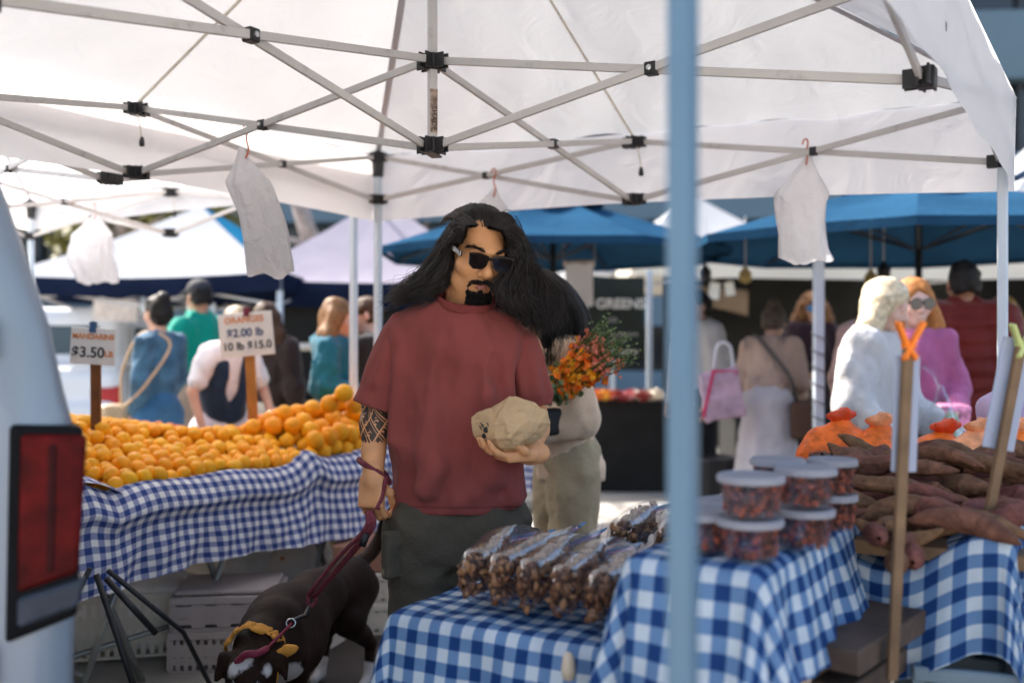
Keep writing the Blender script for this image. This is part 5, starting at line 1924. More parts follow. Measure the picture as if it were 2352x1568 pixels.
HAIR_BLACK = hair_m('black', (.012, .010, .009)); HAIR_BROWN = hair_m('brown', (.06, .03, .015)); HAIR_BLONDE = hair_m('blonde', (.5, .36, .18))
HAIR_PLAT = hair_m('pale blonde', (.62, .52, .36)); HAIR_RED = hair_m('strawberry', (.42, .17, .05)); HAIR_GREY = hair_m('grey blonde', (.3, .24, .17)); HAIR_GINGER = hair_m('chestnut', (.2, .09, .035))


def hand_prims(S, wrist, d, n, side, curl=.5, k=.006, sc=1.0, spread=1.0):
    """palm, four unequal bent fingers and a thumb; d forearm direction, n palm normal, side +1/-1 thumb side"""
    d = nrm(d); n = nrm(n - d * np.dot(n, d)); l = np.cross(d, n) * side
    w = np.asarray(wrist, float)
    pc = w + d * .045 * sc
    R_ = np.stack([l, n, d], 1)
    S.cone(w - d * .03 * sc, w + d * .015 * sc, .027 * sc, .025 * sc, .015, sc=(1, 1, 1))
    S.box(pc, (.030 * sc, .006 * sc, .036 * sc), R_, .009 * sc, .012)
    lens = [(.040, .024, .018), (.045, .027, .020), (.042, .025, .019), (.032, .019, .016)]
    for i in range(4):
        o = (.0285 - .019 * i) * sc
        p = pc + d * (.038 - .003 * abs(i - 1)) * sc + l * o
        a = .0
        dirn = nrm(d + l * (.10 - .07 * i) * spread)
        for j, ln in enumerate(lens[i]):
            a = curl * (j + 1) * .85
            dd = nrm(dirn * math.cos(a) + n * math.sin(a))
            q = p + dd * ln * sc
            S.cone(p, q, (.0092 - .0009 * j) * sc, (.0085 - .0009 * j) * sc, k)
            p = q
    p = w + d * .018 * sc + l * .024 * sc
    q1 = p + (l * .55 + d * .75 + n * .35 * (1 + curl)) * .036 * sc
    q2 = q1 + nrm(d * .85 + n * (.35 + .5 * curl) + l * (.2 - .4 * curl)) * .030 * sc
    q3 = q2 + nrm(d * .85 + n * (.3 + .6 * curl) - l * .3 * curl) * .022 * sc
    S.chain([p, q1, q2, q3], [.013 * sc, .011 * sc, .0095 * sc, .008 * sc], .008)


def head_prims(S, c, Rh, sc=1.0, female=False):
    H = lambda x, y, z: c + Rh @ (vec(x, y, z) * sc)
    r = lambda *a: tuple(np.array(a) * sc)
    S.ell(H(0, .012, .035), r(.073, .094, .085), Rh, .02)
    S.ell(H(0, -.022, -.035), r(.058, .068, .078), Rh, .03)
    S.ell(H(0, -.055, -.095), r(.026, .026, .022), Rh, .03)
    for s in (-1, 1):
        S.ell(H(s * .042, -.058, -.028), r(.022, .02, .022), Rh, .02)
        S.ell(H(s * .033, -.098, .008), r(.018, .015, .012), Rh, .012, True)
        S.ell(H(s * .032, -.079, .006), r(.013, .012, .012), Rh, .003)
        S.ell(H(s * .078, .01, -.005), r(.010, .02, .032), Rh, .008)
    S.cone(H(0, -.083, .015), H(0, -.108, -.030), .009 * sc, .013 * sc, .012)
    for s in (-1, 1):
        S.ell(H(s * .012, -.095, -.034), r(.009, .011, .008), Rh, .006)
    S.ell(H(0, -.085, -.062), r(.024, .010, .006), Rh, .005)
    S.ell(H(0, -.084, -.072), r(.020, .010, .007), Rh, .004)
    S.box(H(0, -.097, -.0665), r(.02, .004, .0008), Rh, .0008, .003, True)
    S.ell(H(0, -.07, .03), r(.05, .02, .012), Rh, .02)


def person(label, x, d, face, h, skin, top, bottom, hair, arms=None, bend=0, head=(0, 0), shoes=(.05, .05, .05), group=None, extras=None, res=.014, wide=1.0, hands_curl=.5):
    t = thing('person', label, 'person', (x, d, 0), math.radians(face), group)
    k = h / 1.72
    pel = vec(0, 0, .94)
    Rb = rotm(bend, 0, 0)
    U = lambda *p: (pel + Rb @ (vec(*p) - pel)) * k
    D = lambda *p: vec(*p) * k
    Rh = Rb @ rotm(head[1], 0, head[0])
    neck = vec(0, .01, 1.49)
    Hc = U(*(neck + rotm(head[1], 0, head[0]) @ vec(0, -.015, .11)))
    if arms is None:
        arms = ((-.245, .03, 1.13), (-.25, -.06, .89), (.245, .03, 1.13), (.25, -.06, .89))
    W = wide
    eL, wL, eR, wR = [U(a[0] * .9, a[1], a[2]) for a in arms]
    sL, sR = U(-.155 * W, .01, 1.395), U(.155 * W, .01, 1.395)
    B = Sdf(res)
    B.ell(U(0, 0, 1.28), np.array((.115 * W, .07, .16)) * k, Rb, .04)
    B.ell(U(0, 0, 1.06), np.array((.09 * W, .06, .13)) * k, Rb, .04)
    B.ell(D(0, .01, .92), np.array((.12 * W, .075, .11)) * k, None, .04)
    B.cone(U(0, .02, 1.40), U(0, .005, 1.53), .058 * k, .05 * k, .03)
    B.ell(Hc + Rh @ vec(0, .0, .0) * k, np.array((.066, .085, .10)) * k, Rh, .02)
    for s_, e_, w_ in ((sL, eL, wL), (sR, eR, wR)):
        B.cone(s_, e_, .040 * k, .036 * k, .02); B.cone(e_, w_, .036 * k, .025 * k, .012)
    for s in (-1, 1):
        hp, kn, an = D(s * .09, .0, .9), D(s * .10, -.015, .49), D(s * .10, .02, .085)
        B.cone(hp, kn, .085 * k, .055 * k, .03); B.cone(kn, an, .055 * k, .035 * k, .02)
        B.cone(an - vec(0, 0, .03), D(s * .115, -.14, .035), .036 * k, .03 * k, .02)
    V1 = B.mesh(); V1 = (relax(*V1, 1), V1[1])
    Hd = Sdf(.0075); head_prims(Hd, Hc, Rh, k)
    Hd.cone(U(0, .02, 1.43), U(0, .005, 1.53), .05 * k, .048 * k, .03)
    V2 = Hd.mesh(); V2 = (relax(*V2, 1, .4), V2[1])
    parts = [V1, V2]
    for e_, w_, sd in ((eL, wL, -1), (eR, wR, 1)):
        Hn = Sdf(.006)
        inward = Rb @ vec(-sd * 1.0, -.2, 0)
        hand_prims(Hn, w_, w_ - e_, inward, -sd, hands_curl, sc=k)
        parts.append(Hn.mesh())
    V, Q = merge(parts)
    link('body', new_mesh('body', V, Q, True), skin, t)
    # --- top
    tm, sleeve, inf, hem = top[:4]
    opts = top[4] if len(top) > 4 else {}
    T_ = Sdf(res)
    T_.ell(U(0, .0, 1.29), (np.array((.142 * W, .100, .185)) + inf * .8) * k, Rb, .06)
    T_.ell(U(0, .0, 1.12), (np.array((.132 * W, .098, .17)) + inf * .8) * k, Rb, .08)
    T_.cone(sL, sR, (.050 + inf * .7) * k, (.050 + inf * .7) * k, .05)
    nb = max(1, int((1.12 - hem) / .08))
    if hem < 1.05:
        q = opts.get('hem_r', .15)
        T_.cone(U(0, 0, 1.12), U(0, 0, hem + .03) if bend < 20 else D(0, 0, hem + .03), (.128 + inf * .8) * W * k, (q + inf * .8) * W * k, .05, sc=(1, .72, 1))
    slr = opts.get('slr', .058) * .86
    for s_, e_, w_ in ((sL, eL, wL), (sR, eR, wR)):
        if sleeve == 'long':
            T_.cone(s_, e_, (slr + .008 + inf) * k, (slr + inf) * k, .04)
            T_.cone(e_, w_ - nrm(w_ - e_) * .0, (slr + inf) * k, (slr * .72 + inf * .6) * k, .02)
        elif sleeve == 'short':
            T_.cone(s_, s_ + (e_ - s_) * .72, (slr + .01 + inf) * k, (slr + .008 + inf) * k, .03)
    if opts.get('hood'):
        T_.ell(U(0, .10, 1.45), np.array((.12, .07, .07)) * k, Rb, .03)
        T_.cone(U(-.08, -.03, 1.45), U(.08, -.03, 1.45), .04 * k, .04 * k, .03)
    if opts.get('collar'):
        T_.cone(U(-.05, .01, 1.47), U(.05, .01, 1.47), .06 * k, .06 * k, .02)
    T_.ell(U(0, -.03, 1.53), np.array((.062, .07, .085)) * k, Rb, .015, True)
    if opts.get('puff'):
        T_.disp.append(lambda P: -.014 * np.abs(np.sin(P[:, 2] * PI / .088)) + .004 * vnoise(P, 30, 2))
    else:
        am = opts.get('fold', .010) * 1.5
        sd_ = random.random() * 9
        T_.disp.append(lambda P: am * vnoise(P * np.array([1.6, 1.6, .7]), 11, sd_) + am * .5 * vnoise(P * np.array([2.2, 2.2, 1.2]), 21, sd_ + 1))
    if hem > .4:
        T_.cut((U(0, 0, hem) if bend < 20 else D(0, 0, hem)) if bend < 20 else D(0, 0, hem - .3), (0, 0, -1) if bend < 20 else (0, 0, -1))
    sdf_obj(opts.get('name', 'top'), T_, tm, t, 1)
    # --- bottom
    kind, bm_ = bottom[0], bottom[1]
    Bt = Sdf(res)
    if kind in ('pants', 'shorts'):
        lw = bottom[2] if len(bottom) > 2 else .015
        Bt.ell(D(0, .005, .95), (np.array((.158 * W, .118, .12)) + lw * .6) * k, None, .05)
        for s in (-1, 1):
            hp, kn, an = D(s * .09, .0, .88), D(s * .105, -.015, .49), D(s * .108, .02, .075)
            Bt.cone(hp, kn, (.09 + lw) * k, (.062 + lw) * k, .04)
            if kind == 'pants':
                Bt.cone(kn, an, (.062 + lw) * k, (.05 + lw) * k, .02)
            else:
                Bt.cone(kn, kn - vec(0, 0, .02), (.064 + lw) * k, (.066 + lw) * k, .01)
    else:
        hz = bottom[2]
        Bt.ell(D(0, .01, .96), (np.array((.165 * W, .13, .14)) + .02) * k, None, .06)
        for i in range(9):
            a = 2 * PI * i / 9
            Bt.cone(D(.06 * math.cos(a), .05 * math.sin(a), .95), D(.17 * W * math.cos(a), .14 * math.sin(a), hz + .03), .10 * k, .075 * k, .045)
        Bt.cut(D(0, 0, hz), (0, 0, -1))
    sd2 = random.random() * 9
    Bt.disp.append(lambda P: .010 * vnoise(P * np.array([1.5, 1.5, .9]), 12, sd2) + .005 * vnoise(P, 27, sd2 + 3))
    sdf_obj({'pants': 'trousers', 'shorts': 'shorts', 'dress': 'dress'}[kind], Bt, bm_, t, 1)
    if shoes:
        sm = mat('shoe %.2f %.2f %.2f' % tuple(shoes), shoes, .6, .15, 20)
        for s in (-1, 1):
            Sh = Sdf(res)
            Sh.cone(D(s * .10, .05, .05), D(s * .12, -.15, .04), .048 * k, .042 * k, .02)
            Sh.cone(D(s * .10, .03, .06), D(s * .10, .02, .12), .048 * k, .045 * k, .02)
            Sh.cut(D(0, 0, .004), (0, 0, -1))
            sdf_obj('shoe', Sh, sm, t, 1)
    # --- hair
    style, hm = hair[0], hair[1]
    if style:
        L = lambda x_, y_, z_: Hc + Rh @ vec(x_, y_, z_) * k
        A = Sdf(.010)
        big = {'short': 0, 'bald': 0, 'curly': .028, 'long': .012, 'bun': .006, 'bob': .014, 'wavy': .016, 'cap': .0}[style]
        A.ell(L(0, .02, .045), (np.array((.080, .100, .090)) + big) * k, Rh, .02)
        A.ell(L(0, .05, -.01), (np.array((.076, .066, .085)) + big) * k, Rh, .03)
        if style in ('long', 'wavy', 'bob', 'curly'):
            ln = {'long': .42, 'wavy': .36, 'bob': .14, 'curly': .18}[style] if len(hair) < 3 else hair[2]
            rr = {'long': .045, 'wavy': .055, 'bob': .05, 'curly': .065}[style]
            for s in (-1, -.5, 0, .5, 1):
                a0 = L(s * .075, .045 - .03 * abs(s), .02)
                a1 = a0 + (Rb @ vec(s * .045, .035, -.13)) * k
                a2 = a0 + (Rb @ vec(s * .07, .05 - .05 * abs(s), -.04 - ln)) * k
                A.chain([a0, a1, a2], [rr * k, rr * 1.05 * k, rr * .55 * k], .03)
        if style == 'bun':
            A.ell(L(0, .085, .10), np.array((.05, .05, .05)) * k, Rh, .015)
        A.ell(L(0, -.098, -.035), np.array((.066, .085, .105)) * k, Rh, .012, True)
        if style == 'short':
            A.cut(L(0, .03, -.055), Rh @ vec(0, .1, -1))
        amp = {'curly': .022, 'wavy': .014, 'long': .008, 'bob': .008}.get(style, .010)
        fr = {'curly': 34, 'wavy': 24}.get(style, 30)
        A.disp.append(lambda P: amp * vnoise(P * np.array([1, 1, .45 if style in ('long', 'wavy') else 1]), fr, 3))
        sdf_obj('hair', A, hm, t, 1)
    if extras:
        extras(t, U, D, Hc, Rh, k, (eL, wL, eR, wR))
    return t


def glasses(t, Hc, Rh, k, m_, big=1.0):
    g = MB()
    for s in (-1, 1):
        c = Hc + Rh @ vec(s * .034, -.106, .008) * k
        g.lathe([(0, .004), (.025 * big, .003), (.027 * big, 0), (.025 * big, -.003), (0, -.004)], c, 14, Rh @ rotm(90, 0, 0))
        g.bar(Hc + Rh @ vec(s * .06, -.10, .012) * k, Hc + Rh @ vec(s * .08, .0, .012) * k, .008 * k, .003)
    g.bar(Hc + Rh @ vec(-.012, -.108, .012) * k, Hc + Rh @ vec(.012, -.108, .012) * k, .006, .004)
    g.build('sunglasses', m_, t)


SHADES = mat('black shades', (.01, .01, .012), .15, .1, 10, spec=.7)
X = lambda px, d: float((px - 1176) / FPX * d)


def strap_bag(colr, a, b, c, size, strapm=None, pts=None):
    def f(t, U, D, Hc, Rh, k, arms):
        S = Sdf(.012); S.box(U(*c), np.array(size) * k, None, .02, .01)
        sdf_obj('handbag', S, mat('bag %.2f %.2f' % colr[:2], colr, .6, .15, 10), t, 1)
        P = smooth_curve([U(*q) for q in pts], 24)
        MB().tube(P, .011 * k, 6).build('strap', strapm or mat('bag strap %.2f' % colr[0], colr, .6), t, smooth=True)
    return f


# left: denim jacket
DENIM = cloth('denim jacket', (.055, .13, .21), .5, .8, 30)
JEANS = cloth('blue jeans', (.04, .13, .26), .2, .4, 60)
person('person in a faded denim jacket and jeans, dark hair tied back, cream handbag', X(364, 6.9), 6.9, -122, 1.66, SK_FAIR, (DENIM, 'long', .012, .86, dict(fold=.014, slr=.062, hem_r=.14)), ('pants', JEANS, .022), ('bun', HAIR_BLACK), head=(0, 6),
       arms=((-.21, .02, 1.14), (-.18, -.16, .98), (.21, .05, 1.13), (.2, -.04, .88)),
       wide=.84, extras=strap_bag((.5, .38, .24), 0, 0, (.24, -.17, .88), (.085, .03, .055), mat('tan strap', (.5, .33, .2), .6), [(.20, -.15, .93), (.20, -.13, 1.2), (.12, -.02, 1.46), (.0, .13, 1.38), (.2, .12, 1.1), (.24, -.08, .93)]))


def cap_extra(t, U, D, Hc, Rh, k, arms):
    S = Sdf(.010)
    L = lambda x_, y_, z_: Hc + Rh @ vec(x_, y_, z_) * k
    S.ell(L(0, .01, .06), np.array((.086, .105, .085)) * k, Rh, .01)
    S.cut(L(0, 0, .045), Rh @ vec(0, 0, -1))
    S.box(L(0, -.125, .052), np.array((.062, .05, .003)) * k, Rh @ rotm(12, 0, 0), .005, .02)
    sdf_obj('cap', S, mat('dark cap', (.03, .032, .04), .8), t, 1)
    S = Sdf(.008); S.ell(L(0, -.082, -.055), np.array((.05, .035, .042)) * k, Rh, .01)
    sdf_obj('face_mask', S, mat('white mask', (.75, .75, .74), .8), t, 1)


person('person in a green polo shirt and dark cap with beige trousers', X(458, 7.5), 7.5, -128, 1.80, SK_TAN, (cloth('green polo', (.0, .26, .19), .1, .2), 'short', .02, .90, dict(collar=True, fold=.012)), ('pants', cloth('beige trousers', (.36, .27, .2), .1), .01), ('short', HAIR_BLACK),
       arms=((-.255, .02, 1.13), (-.2, -.2, 1.05), (.255, .02, 1.13), (.25, -.1, .92)), extras=cap_extra, head=(-8, 4), shoes=(.6, .6, .6))


def vest_extra(t, U, D, Hc, Rh, k, arms):
    S = Sdf(.014)
    S.ell(U(0, .0, 1.27), np.array((.158, .142, .20)) * k, None, .05); S.ell(U(0, .0, 1.08), np.array((.155, .142, .2)) * k, None, .08)
    S.ell(U(0, -.14, 1.2), np.array((.045, .07, .3)) * k, None, .02, True)
    S.disp.append(lambda P: .012 * vnoise(P, 13, 4))
    sdf_obj('vest', S, cloth('navy vest', (.015, .03, .06)), t, 1)


person('person leaning over the fruit in a navy vest and white sleeves', X(508, 6.1), 6.1, 40, 1.6, SK_FAIR, (cloth('white shirt', (.72, .72, .76), .08), 'short', .008, .82, dict(slr=.066)), ('pants', cloth('pale slacks', (.62, .6, .66)), .03), ('short', HAIR_GREY),
       arms=((-.27, -.06, 1.16), (-.23, -.22, .93), (.27, -.06, 1.16), (.25, -.3, 1.02)), bend=16, head=(0, 25), wide=.8, extras=vest_extra)
person('person in a dark brown cardigan partly hidden by the large price sign', X(612, 6.8), 6.8, 170, 1.60, SK_TAN, (cloth('dark brown cardigan', (.035, .022, .02)), 'long', .03, .72, dict(slr=.065)), ('pants', cloth('cream trousers', (.55, .5, .42)), .02), ('long', HAIR_BROWN))
TEAL = cloth('teal hoodie', (.008, .10, .15), .3, .5)
person('person with long wavy hair in a teal hoodie seen from the side', X(772, 6.2), 6.2, 82, 1.60, SK_FAIR, (TEAL, 'long', .03, .80, dict(hood=True, slr=.068, fold=.014)), ('pants', JEANS, .02), ('wavy', hair_m('honey brown', (.2, .1, .04)), .3), head=(10, 6),
       arms=((-.26, .0, 1.15), (-.16, -.26, 1.08), (.26, .0, 1.15), (.16, -.26, 1.08)))
person('person in dark clothes facing the teal hoodie behind the canopy poles', X(842, 6.4), 6.4, -80, 1.63, SK_PALE, (cloth('black jacket', (.02, .02, .022)), 'long', .03, .85), ('pants', cloth('dark trousers', (.03, .03, .035)), .02), ('short', HAIR_BROWN), head=(0, 4), extras=lambda t, U, D, Hc, Rh, k, arms: glasses(t, Hc, Rh, k, SHADES))

# right
def tote(colr, m2, c, size, rz=0):
    def f(t, U, D, Hc, Rh, k, arms):
        S = Sdf(.012); S.box(D(*c), np.array(size) * k, rotm(0, 0, rz), .015, .01); S.disp.append(lambda P: .010 * vnoise(P, 14, 5))
        o = sdf_obj('tote_bag', S, mat('tote %.2f' % colr[0], colr, .7, .25, 9), t, 1)
        S = Sdf(.012); S.box(D(c[0], c[1], c[2]) + vec(0, -size[1] * .2, 0) + rotm(0, 0, rz) @ vec(size[0], 0, 0), (.012, size[1] * 1.05, size[2] * 1.02), rotm(0, 0, rz), .01, .01)
        sdf_obj('tote_trim', S, mat('pink red trim', (.65, .03, .12), .6), o, 1)
        P = smooth_curve([D(c[0] - .05, c[1], c[2] + size[2]), D(c[0] - .03, c[1] + .02, c[2] + size[2] + .17), D(c[0] + .03, c[1] + .02, c[2] + size[2] + .17), D(c[0] + .05, c[1], c[2] + size[2])], 14)
        MB().tube(P, .01, 6).build('handle', mat('tote handle', (.2, .1, .09), .7), o, smooth=True)
    return f


person('person in a light grey hoodie and black shorts beside the blue pole', X(1602, 7.6), 7.6, -62, 1.73, SK_TAN, (cloth('light grey hoodie', (.5, .49, .47), .08), 'long', .03, .86, dict(hood=True, slr=.07)), ('shorts', cloth('black shorts', (.015, .015, .017)), .02), ('short', HAIR_BLACK), head=(-10, 0), shoes=(.7, .7, .68))


def bent_extra(t, U, D, Hc, Rh, k, arms):
    P = smooth_curve([U(-.2, -.05, .98), U(-.16, .12, 1.12), U(.0, .135, 1.32), U(.12, .06, 1.46), U(.16, -.08, 1.36)], 24)
    MB().tube(P, .018 * k, 6).build('strap', mat('grey brown strap', (.12, .1, .09), .8), t, smooth=True)
    S = Sdf(.012); S.box(U(-.26, -.05, .86), np.array((.05, .12, .1)) * k, None, .03, .01)
    sdf_obj('shoulder_bag', S, mat('brown bag', (.1, .05, .03), .7), t, 1)


person('person bending forward in a beige cardigan and long pale grey dress', X(1762, 6.9), 6.9, 156, 1.66, SK_FAIR, (cloth('beige cardigan', (.5, .35, .27), .08, .4, 30), 'long', .012, .98, dict(slr=.058, fold=.012)), ('dress', cloth('pale grey dress', (.56, .53, .55), .06), .40), ('bun', hair_m('streaked dark', (.09, .065, .045))),
       arms=((-.26, -.06, 1.14), (-.20, -.30, 1.12), (.27, -.05, 1.13), (.25, -.34, 1.06)), bend=24, head=(0, 8), shoes=(.1, .13, .12), extras=bent_extra)
tt = thing('tote_bag', 'pink and white printed tote bag beside the bending shopper', 'bag', at(1655, 905, 6.75))
S = Sdf(.012); S.box((0, 0, 0), (.12, .05, .155), rotm(0, -10, 0), .015, .01); S.disp.append(lambda P: .012 * vnoise(P, 14, 5))
sdf_obj('bag', S, mat('pale pink tote', (.55, .38, .46), .7, .3, 9), tt, 1)
MB().bar((-.13, -.055, -.15), (-.06, -.055, .16), .03, .02, up=(0, 1, 0)).bar((-.07, -.055, .155), (.1, -.055, .15), .025, .02).build('trim', mat('pink red trim', (.65, .03, .12), .6), tt)
MB().tube(smooth_curve([(-.05, 0, .16), (-.02, 0, .33), (.06, 0, .33), (.09, 0, .16)], 14), .012, 6).build('handle', mat('white strap', (.7, .7, .7), .7), tt, smooth=True)
bn_ = MB().lathe([(.16, 0), (.18, .5), (.17, .52), (.13, .5)], (X(1640, 7.2), 7.2, 0), 16).build('waste_bin', BLACKPLASTIC)
tag(bn_, 'black bin standing behind the pink tote bag', 'bin')
person('stall keeper with curly hair and blue sunglasses in a dark maroon jacket', X(1868, 9.3), 9.3, 4, 1.78, SK_TAN, (cloth('dark maroon jacket', (.03, .014, .018)), 'long', .03, .80, dict(slr=.068)), ('pants', cloth('black trousers', (.015, .015, .017)), .02), ('curly', HAIR_GINGER, .08), head=(-14, 4),
       arms=((-.27, -.02, 1.14), (-.2, -.24, 1.0), (.27, -.02, 1.14), (.2, -.22, 1.02)), extras=lambda t, U, D, Hc, Rh, k, arms: glasses(t, Hc, Rh, k, mat('blue mirror lens', (.02, .2, .4), .15, .1, 10, spec=.8), 1.15))
WHITE_SW = cloth('white sweatshirt', (.52, .52, .53), .05, .3)
person('person with pale blonde hair in a loose white sweatshirt', X(1990, 4.75), 4.75, 48, 1.64, SK_PALE, (WHITE_SW, 'long', .03, .80, dict(slr=.078, fold=.011, hem_r=.18)), ('pants', cloth('black leggings', (.02, .02, .022)), .005), ('bob', HAIR_PLAT), head=(14, 14), bend=6,
       arms=((-.29, -.02, 1.12), (-.26, -.22, .95), (.3, -.06, 1.10), (.22, -.36, .99)))
person('person behind the pale blonde shopper with brown hair in a bun and a mauve top', X(2018, 6.2), 6.2, 175, 1.72, SK_TAN, (cloth('mauve top', (.4, .27, .24)), 'long', .03, .86), ('pants', JEANS, .02), ('bun', HAIR_BROWN))


def red_extra(t, U, D, Hc, Rh, k, arms):
    glasses(t, Hc, Rh, k, SHADES, 1.15)
    S = Sdf(.012); S.box(U(.12, -.24, 1.0), np.array((.07, .03, .07)) * k, rotm(10, 0, 20), .015, .01)
    sdf_obj('printed_packet', S, mat('pink packet', (.7, .25, .4), .5, .8, 25), t, 1)


person('person with long strawberry blonde hair and black sunglasses in a pink top', X(2096, 5.1), 5.1, -6, 1.66, SK_PALE, (cloth('pink top', (.42, .12, .26), .25), 'long', .02, .86, dict(slr=.06)), ('pants', cloth('grey jeans', (.1, .1, .12)), .015), ('long', HAIR_RED, .36), head=(8, 6),
       arms=((-.25, -.0, 1.13), (-.1, -.2, 1.03), (.25, -.0, 1.13), (.16, -.22, 1.04)), extras=red_extra)
# clear carrier bag of vegetables in front of the pink top
cb_ = thing('carrier_bag', 'clear carrier bag of pale vegetables held before the red jacket', 'bag', at(2160, 960, 4.6))
S = Sdf(.014); S.chain([(0, 0, .14), (.0, 0, 0), (.02, 0, -.13)], [.02, .07, .12], .03); S.disp.append(lambda P: .014 * vnoise(P, 16, 2))
sdf_obj('film', S, FILM, cb_, 1)
S = Sdf(.014); S.ell((.0, 0, -.15), (.08, .07, .07), None, .02); S.ell((.05, 0, -.05), (.04, .04, .09), None, .02)
sdf_obj('vegetables', S, mat('pale cabbage', (.4, .45, .3), .6, .3, 12), cb_, 1)
MB().tube(smooth_curve([(0, 0, .13), (-.03, 0, .2), (-.06, .05, .24)], 8), .008, 6).build('handle', FILM, cb_)
PUFF = cloth('red puffer', (.12, .010, .006), .15, .2, 20, .55)
person('person in a dark red quilted jacket seen from behind', X(2212, 5.7), 5.7, 176, 1.80, SK_BROWN, (PUFF, 'long', .05, .80, dict(puff=True, slr=.078, hem_r=.17, collar=True)), ('pants', cloth('navy trousers', (.012, .016, .03)), .02), ('short', HAIR_BLACK), wide=1.1)
person('person with blonde hair at the right picture edge behind the canopy leg', X(2302, 7.2), 7.2, 165, 1.66, SK_FAIR, (cloth('olive top', (.12, .11, .05)), 'long', .03, .86), ('pants', JEANS, .02), ('bob', hair_m('golden', (.4, .24, .07))))

# ---- person with the bouquet, close behind the man
FLEECE = mat('cream fleece', (.95, .71, .50), .95, .10, 14, .7, 190, .1, sheen=.4)
OLIVE = cloth('olive cargo trousers', (.44, .36, .23), .12, .5, 36)


def flower_extra(t, U, D, Hc, Rh, k, arms):
    for s in (1,):
        S = Sdf(.010); S.box(D(.155, .0, .53), np.array((.018, .07, .085)) * k, rotm(0, 3, 0), .012, .012); S.box(D(.168, .0, .60), np.array((.014, .078, .022)) * k, None, .008, .008)
        sdf_obj('cargo_pocket', S, OLIVE, t, 1)
    S = Sdf(.010); S.box(U(.185, -.09, 1.12), np.array((.02, .055, .036)) * k, rotm(0, 0, 8), .02, .01)
    S2 = S
    sdf_obj('waist_pack', S2, mat('black nylon pack', (.02, .02, .022), .6, .2, 20, .2, 60), t, 1)
    P = smooth_curve([U(-.02, -.17, 1.1), U(.12, -.15, 1.11), U(.195, -.02, 1.14), U(.19, .08, 1.2), U(.12, .16, 1.28)], 22)
    MB().tube(P, .009, 6).build('pack_strap', mat('black nylon pack', (.02, .02, .022)), t, smooth=True)


person('person in a cream fleece and olive cargo trousers hidden behind the man\'s hair', X(1302, 4.1), 4.12, -72, 1.62, SK_FAIR, (FLEECE, 'long', .022, .83, dict(slr=.066, fold=.007, hem_r=.178)), ('pants', OLIVE, .03), ('long', HAIR_BLACK, .34), head=(0, 26), bend=11,
       arms=((-.24, .05, 1.14), (-.15, -.2, 1.06), (.22, .02, 1.11), (.15, -.17, 1.08)), extras=flower_extra, res=.011)

# her long hair falling over the back of the fleece
fw = bpy.data.objects[[o.name for o in bpy.data.objects if o.get('label', '').startswith('person in a cream fleece')][0]]
Rw = np.array(fw.rotation_euler.to_matrix()); Lw_ = np.array(fw.location)
loc_ = lambda P: (np.asarray(P) - Lw_) @ Rw
gw = [[(1238, 650, 4.00), (1246, 690, 3.93), (1256, 740, 3.92), (1262, 790, 3.92), (1258, 850, 3.93)], [(1244, 640, 4.02), (1272, 680, 3.95), (1290, 730, 3.93), (1298, 775, 3.92), (1292, 830, 3.92)],
      [(1250, 636, 4.05), (1290, 668, 4.0), (1318, 716, 3.97), (1332, 760, 3.96), (1338, 800, 3.96)], [(1255, 640, 4.1), (1296, 670, 4.1), (1328, 716, 4.1), (1345, 762, 4.1), (1352, 800, 4.1)]]
GW = np.array([smooth_curve([at(*p_) for p_ in q], 18) for q in gw])
S = Sdf(.010)
for q in GW:
    L3 = loc_(q)
    for i in range(0, 14, 2):
        S.cone(L3[i] + loc_(Lw_ + vec(0, .02, 0)), L3[i + 2] + loc_(Lw_ + vec(0, .02, 0)), .036, .034 if i < 10 else .02, .03)
sdf_obj('hair_mass', S, HAIR_BLACK, fw, 1)
r5 = np.random.default_rng(31); n5 = 900
w5 = r5.random(n5) * 2.999; i5 = w5.astype(int); f5 = (w5 - i5)[:, None, None]
H5 = GW[i5] * (1 - f5) + GW[i5 + 1] * f5
t5 = np.linspace(0, 1, 18)[None, :, None]
H5 = H5 + r5.normal(size=(n5, 1, 3)) * .012 * (.4 + t5) + vec(0, -.022, 0) * r5.random((n5, 1, 1)) + .008 * np.sin(12 * t5 + (w5 * 7)[:, None, None]) * t5 * np.array([1, .3, .4])
strand_mesh('hair_strands', loc_(H5.reshape(-1, 3)).reshape(n5, 18, 3), .0018, HAIR_BLACK, fw)

# bouquet
bq = thing('bouquet', 'bouquet of orange snapdragons resting on the cream fleece sleeve', 'bouquet', at(1330, 850, 3.86))
bd = nrm(at(1435, 775, 3.78) - at(1265, 905, 3.84))
b0 = at(1262, 908, 3.84) - at(1330, 850, 3.86)
rg = np.random.default_rng(5)
side1 = nrm(np.cross(bd, [0, -1, 0])); side2 = np.cross(bd, side1)
stem_mb = MB(); petals = {0: [], 1: [], 2: []}; leaves = []
for i in range(46):
    a = rg.random() * 6.28; r_ = rg.random() ** .5
    spread = side1 * math.cos(a) * r_ * .30 + side2 * math.sin(a) * r_ * .26
    L_ = rg.uniform(.30, .385)
    p0 = b0 + (side1 * math.cos(a) + side2 * math.sin(a)) * r_ * .03
    dirn = nrm(bd + spread)
    tip = p0 + dirn * L_
    stem_mb.tube([p0 - dirn * .05, p0 + dirn * L_ * .5, tip], [.003, .0028, .0015], 5)
    for q in np.linspace(.14, 1.0, 16):
        c_ = p0 + dirn * L_ * q + rg.normal(size=3) * .012
        if q > .8:
            leaves.append((c_, .006))
        else:
            lowf = q < .62
            petals[0 if lowf and rg.random() < .55 else (1 if lowf else 2)].append((c_, .0165 if lowf else .011))
    for q in np.linspace(.02, .2, 4):
        leaves.append((p0 + dirn * L_ * q + rg.normal(size=3) * .02, .014))
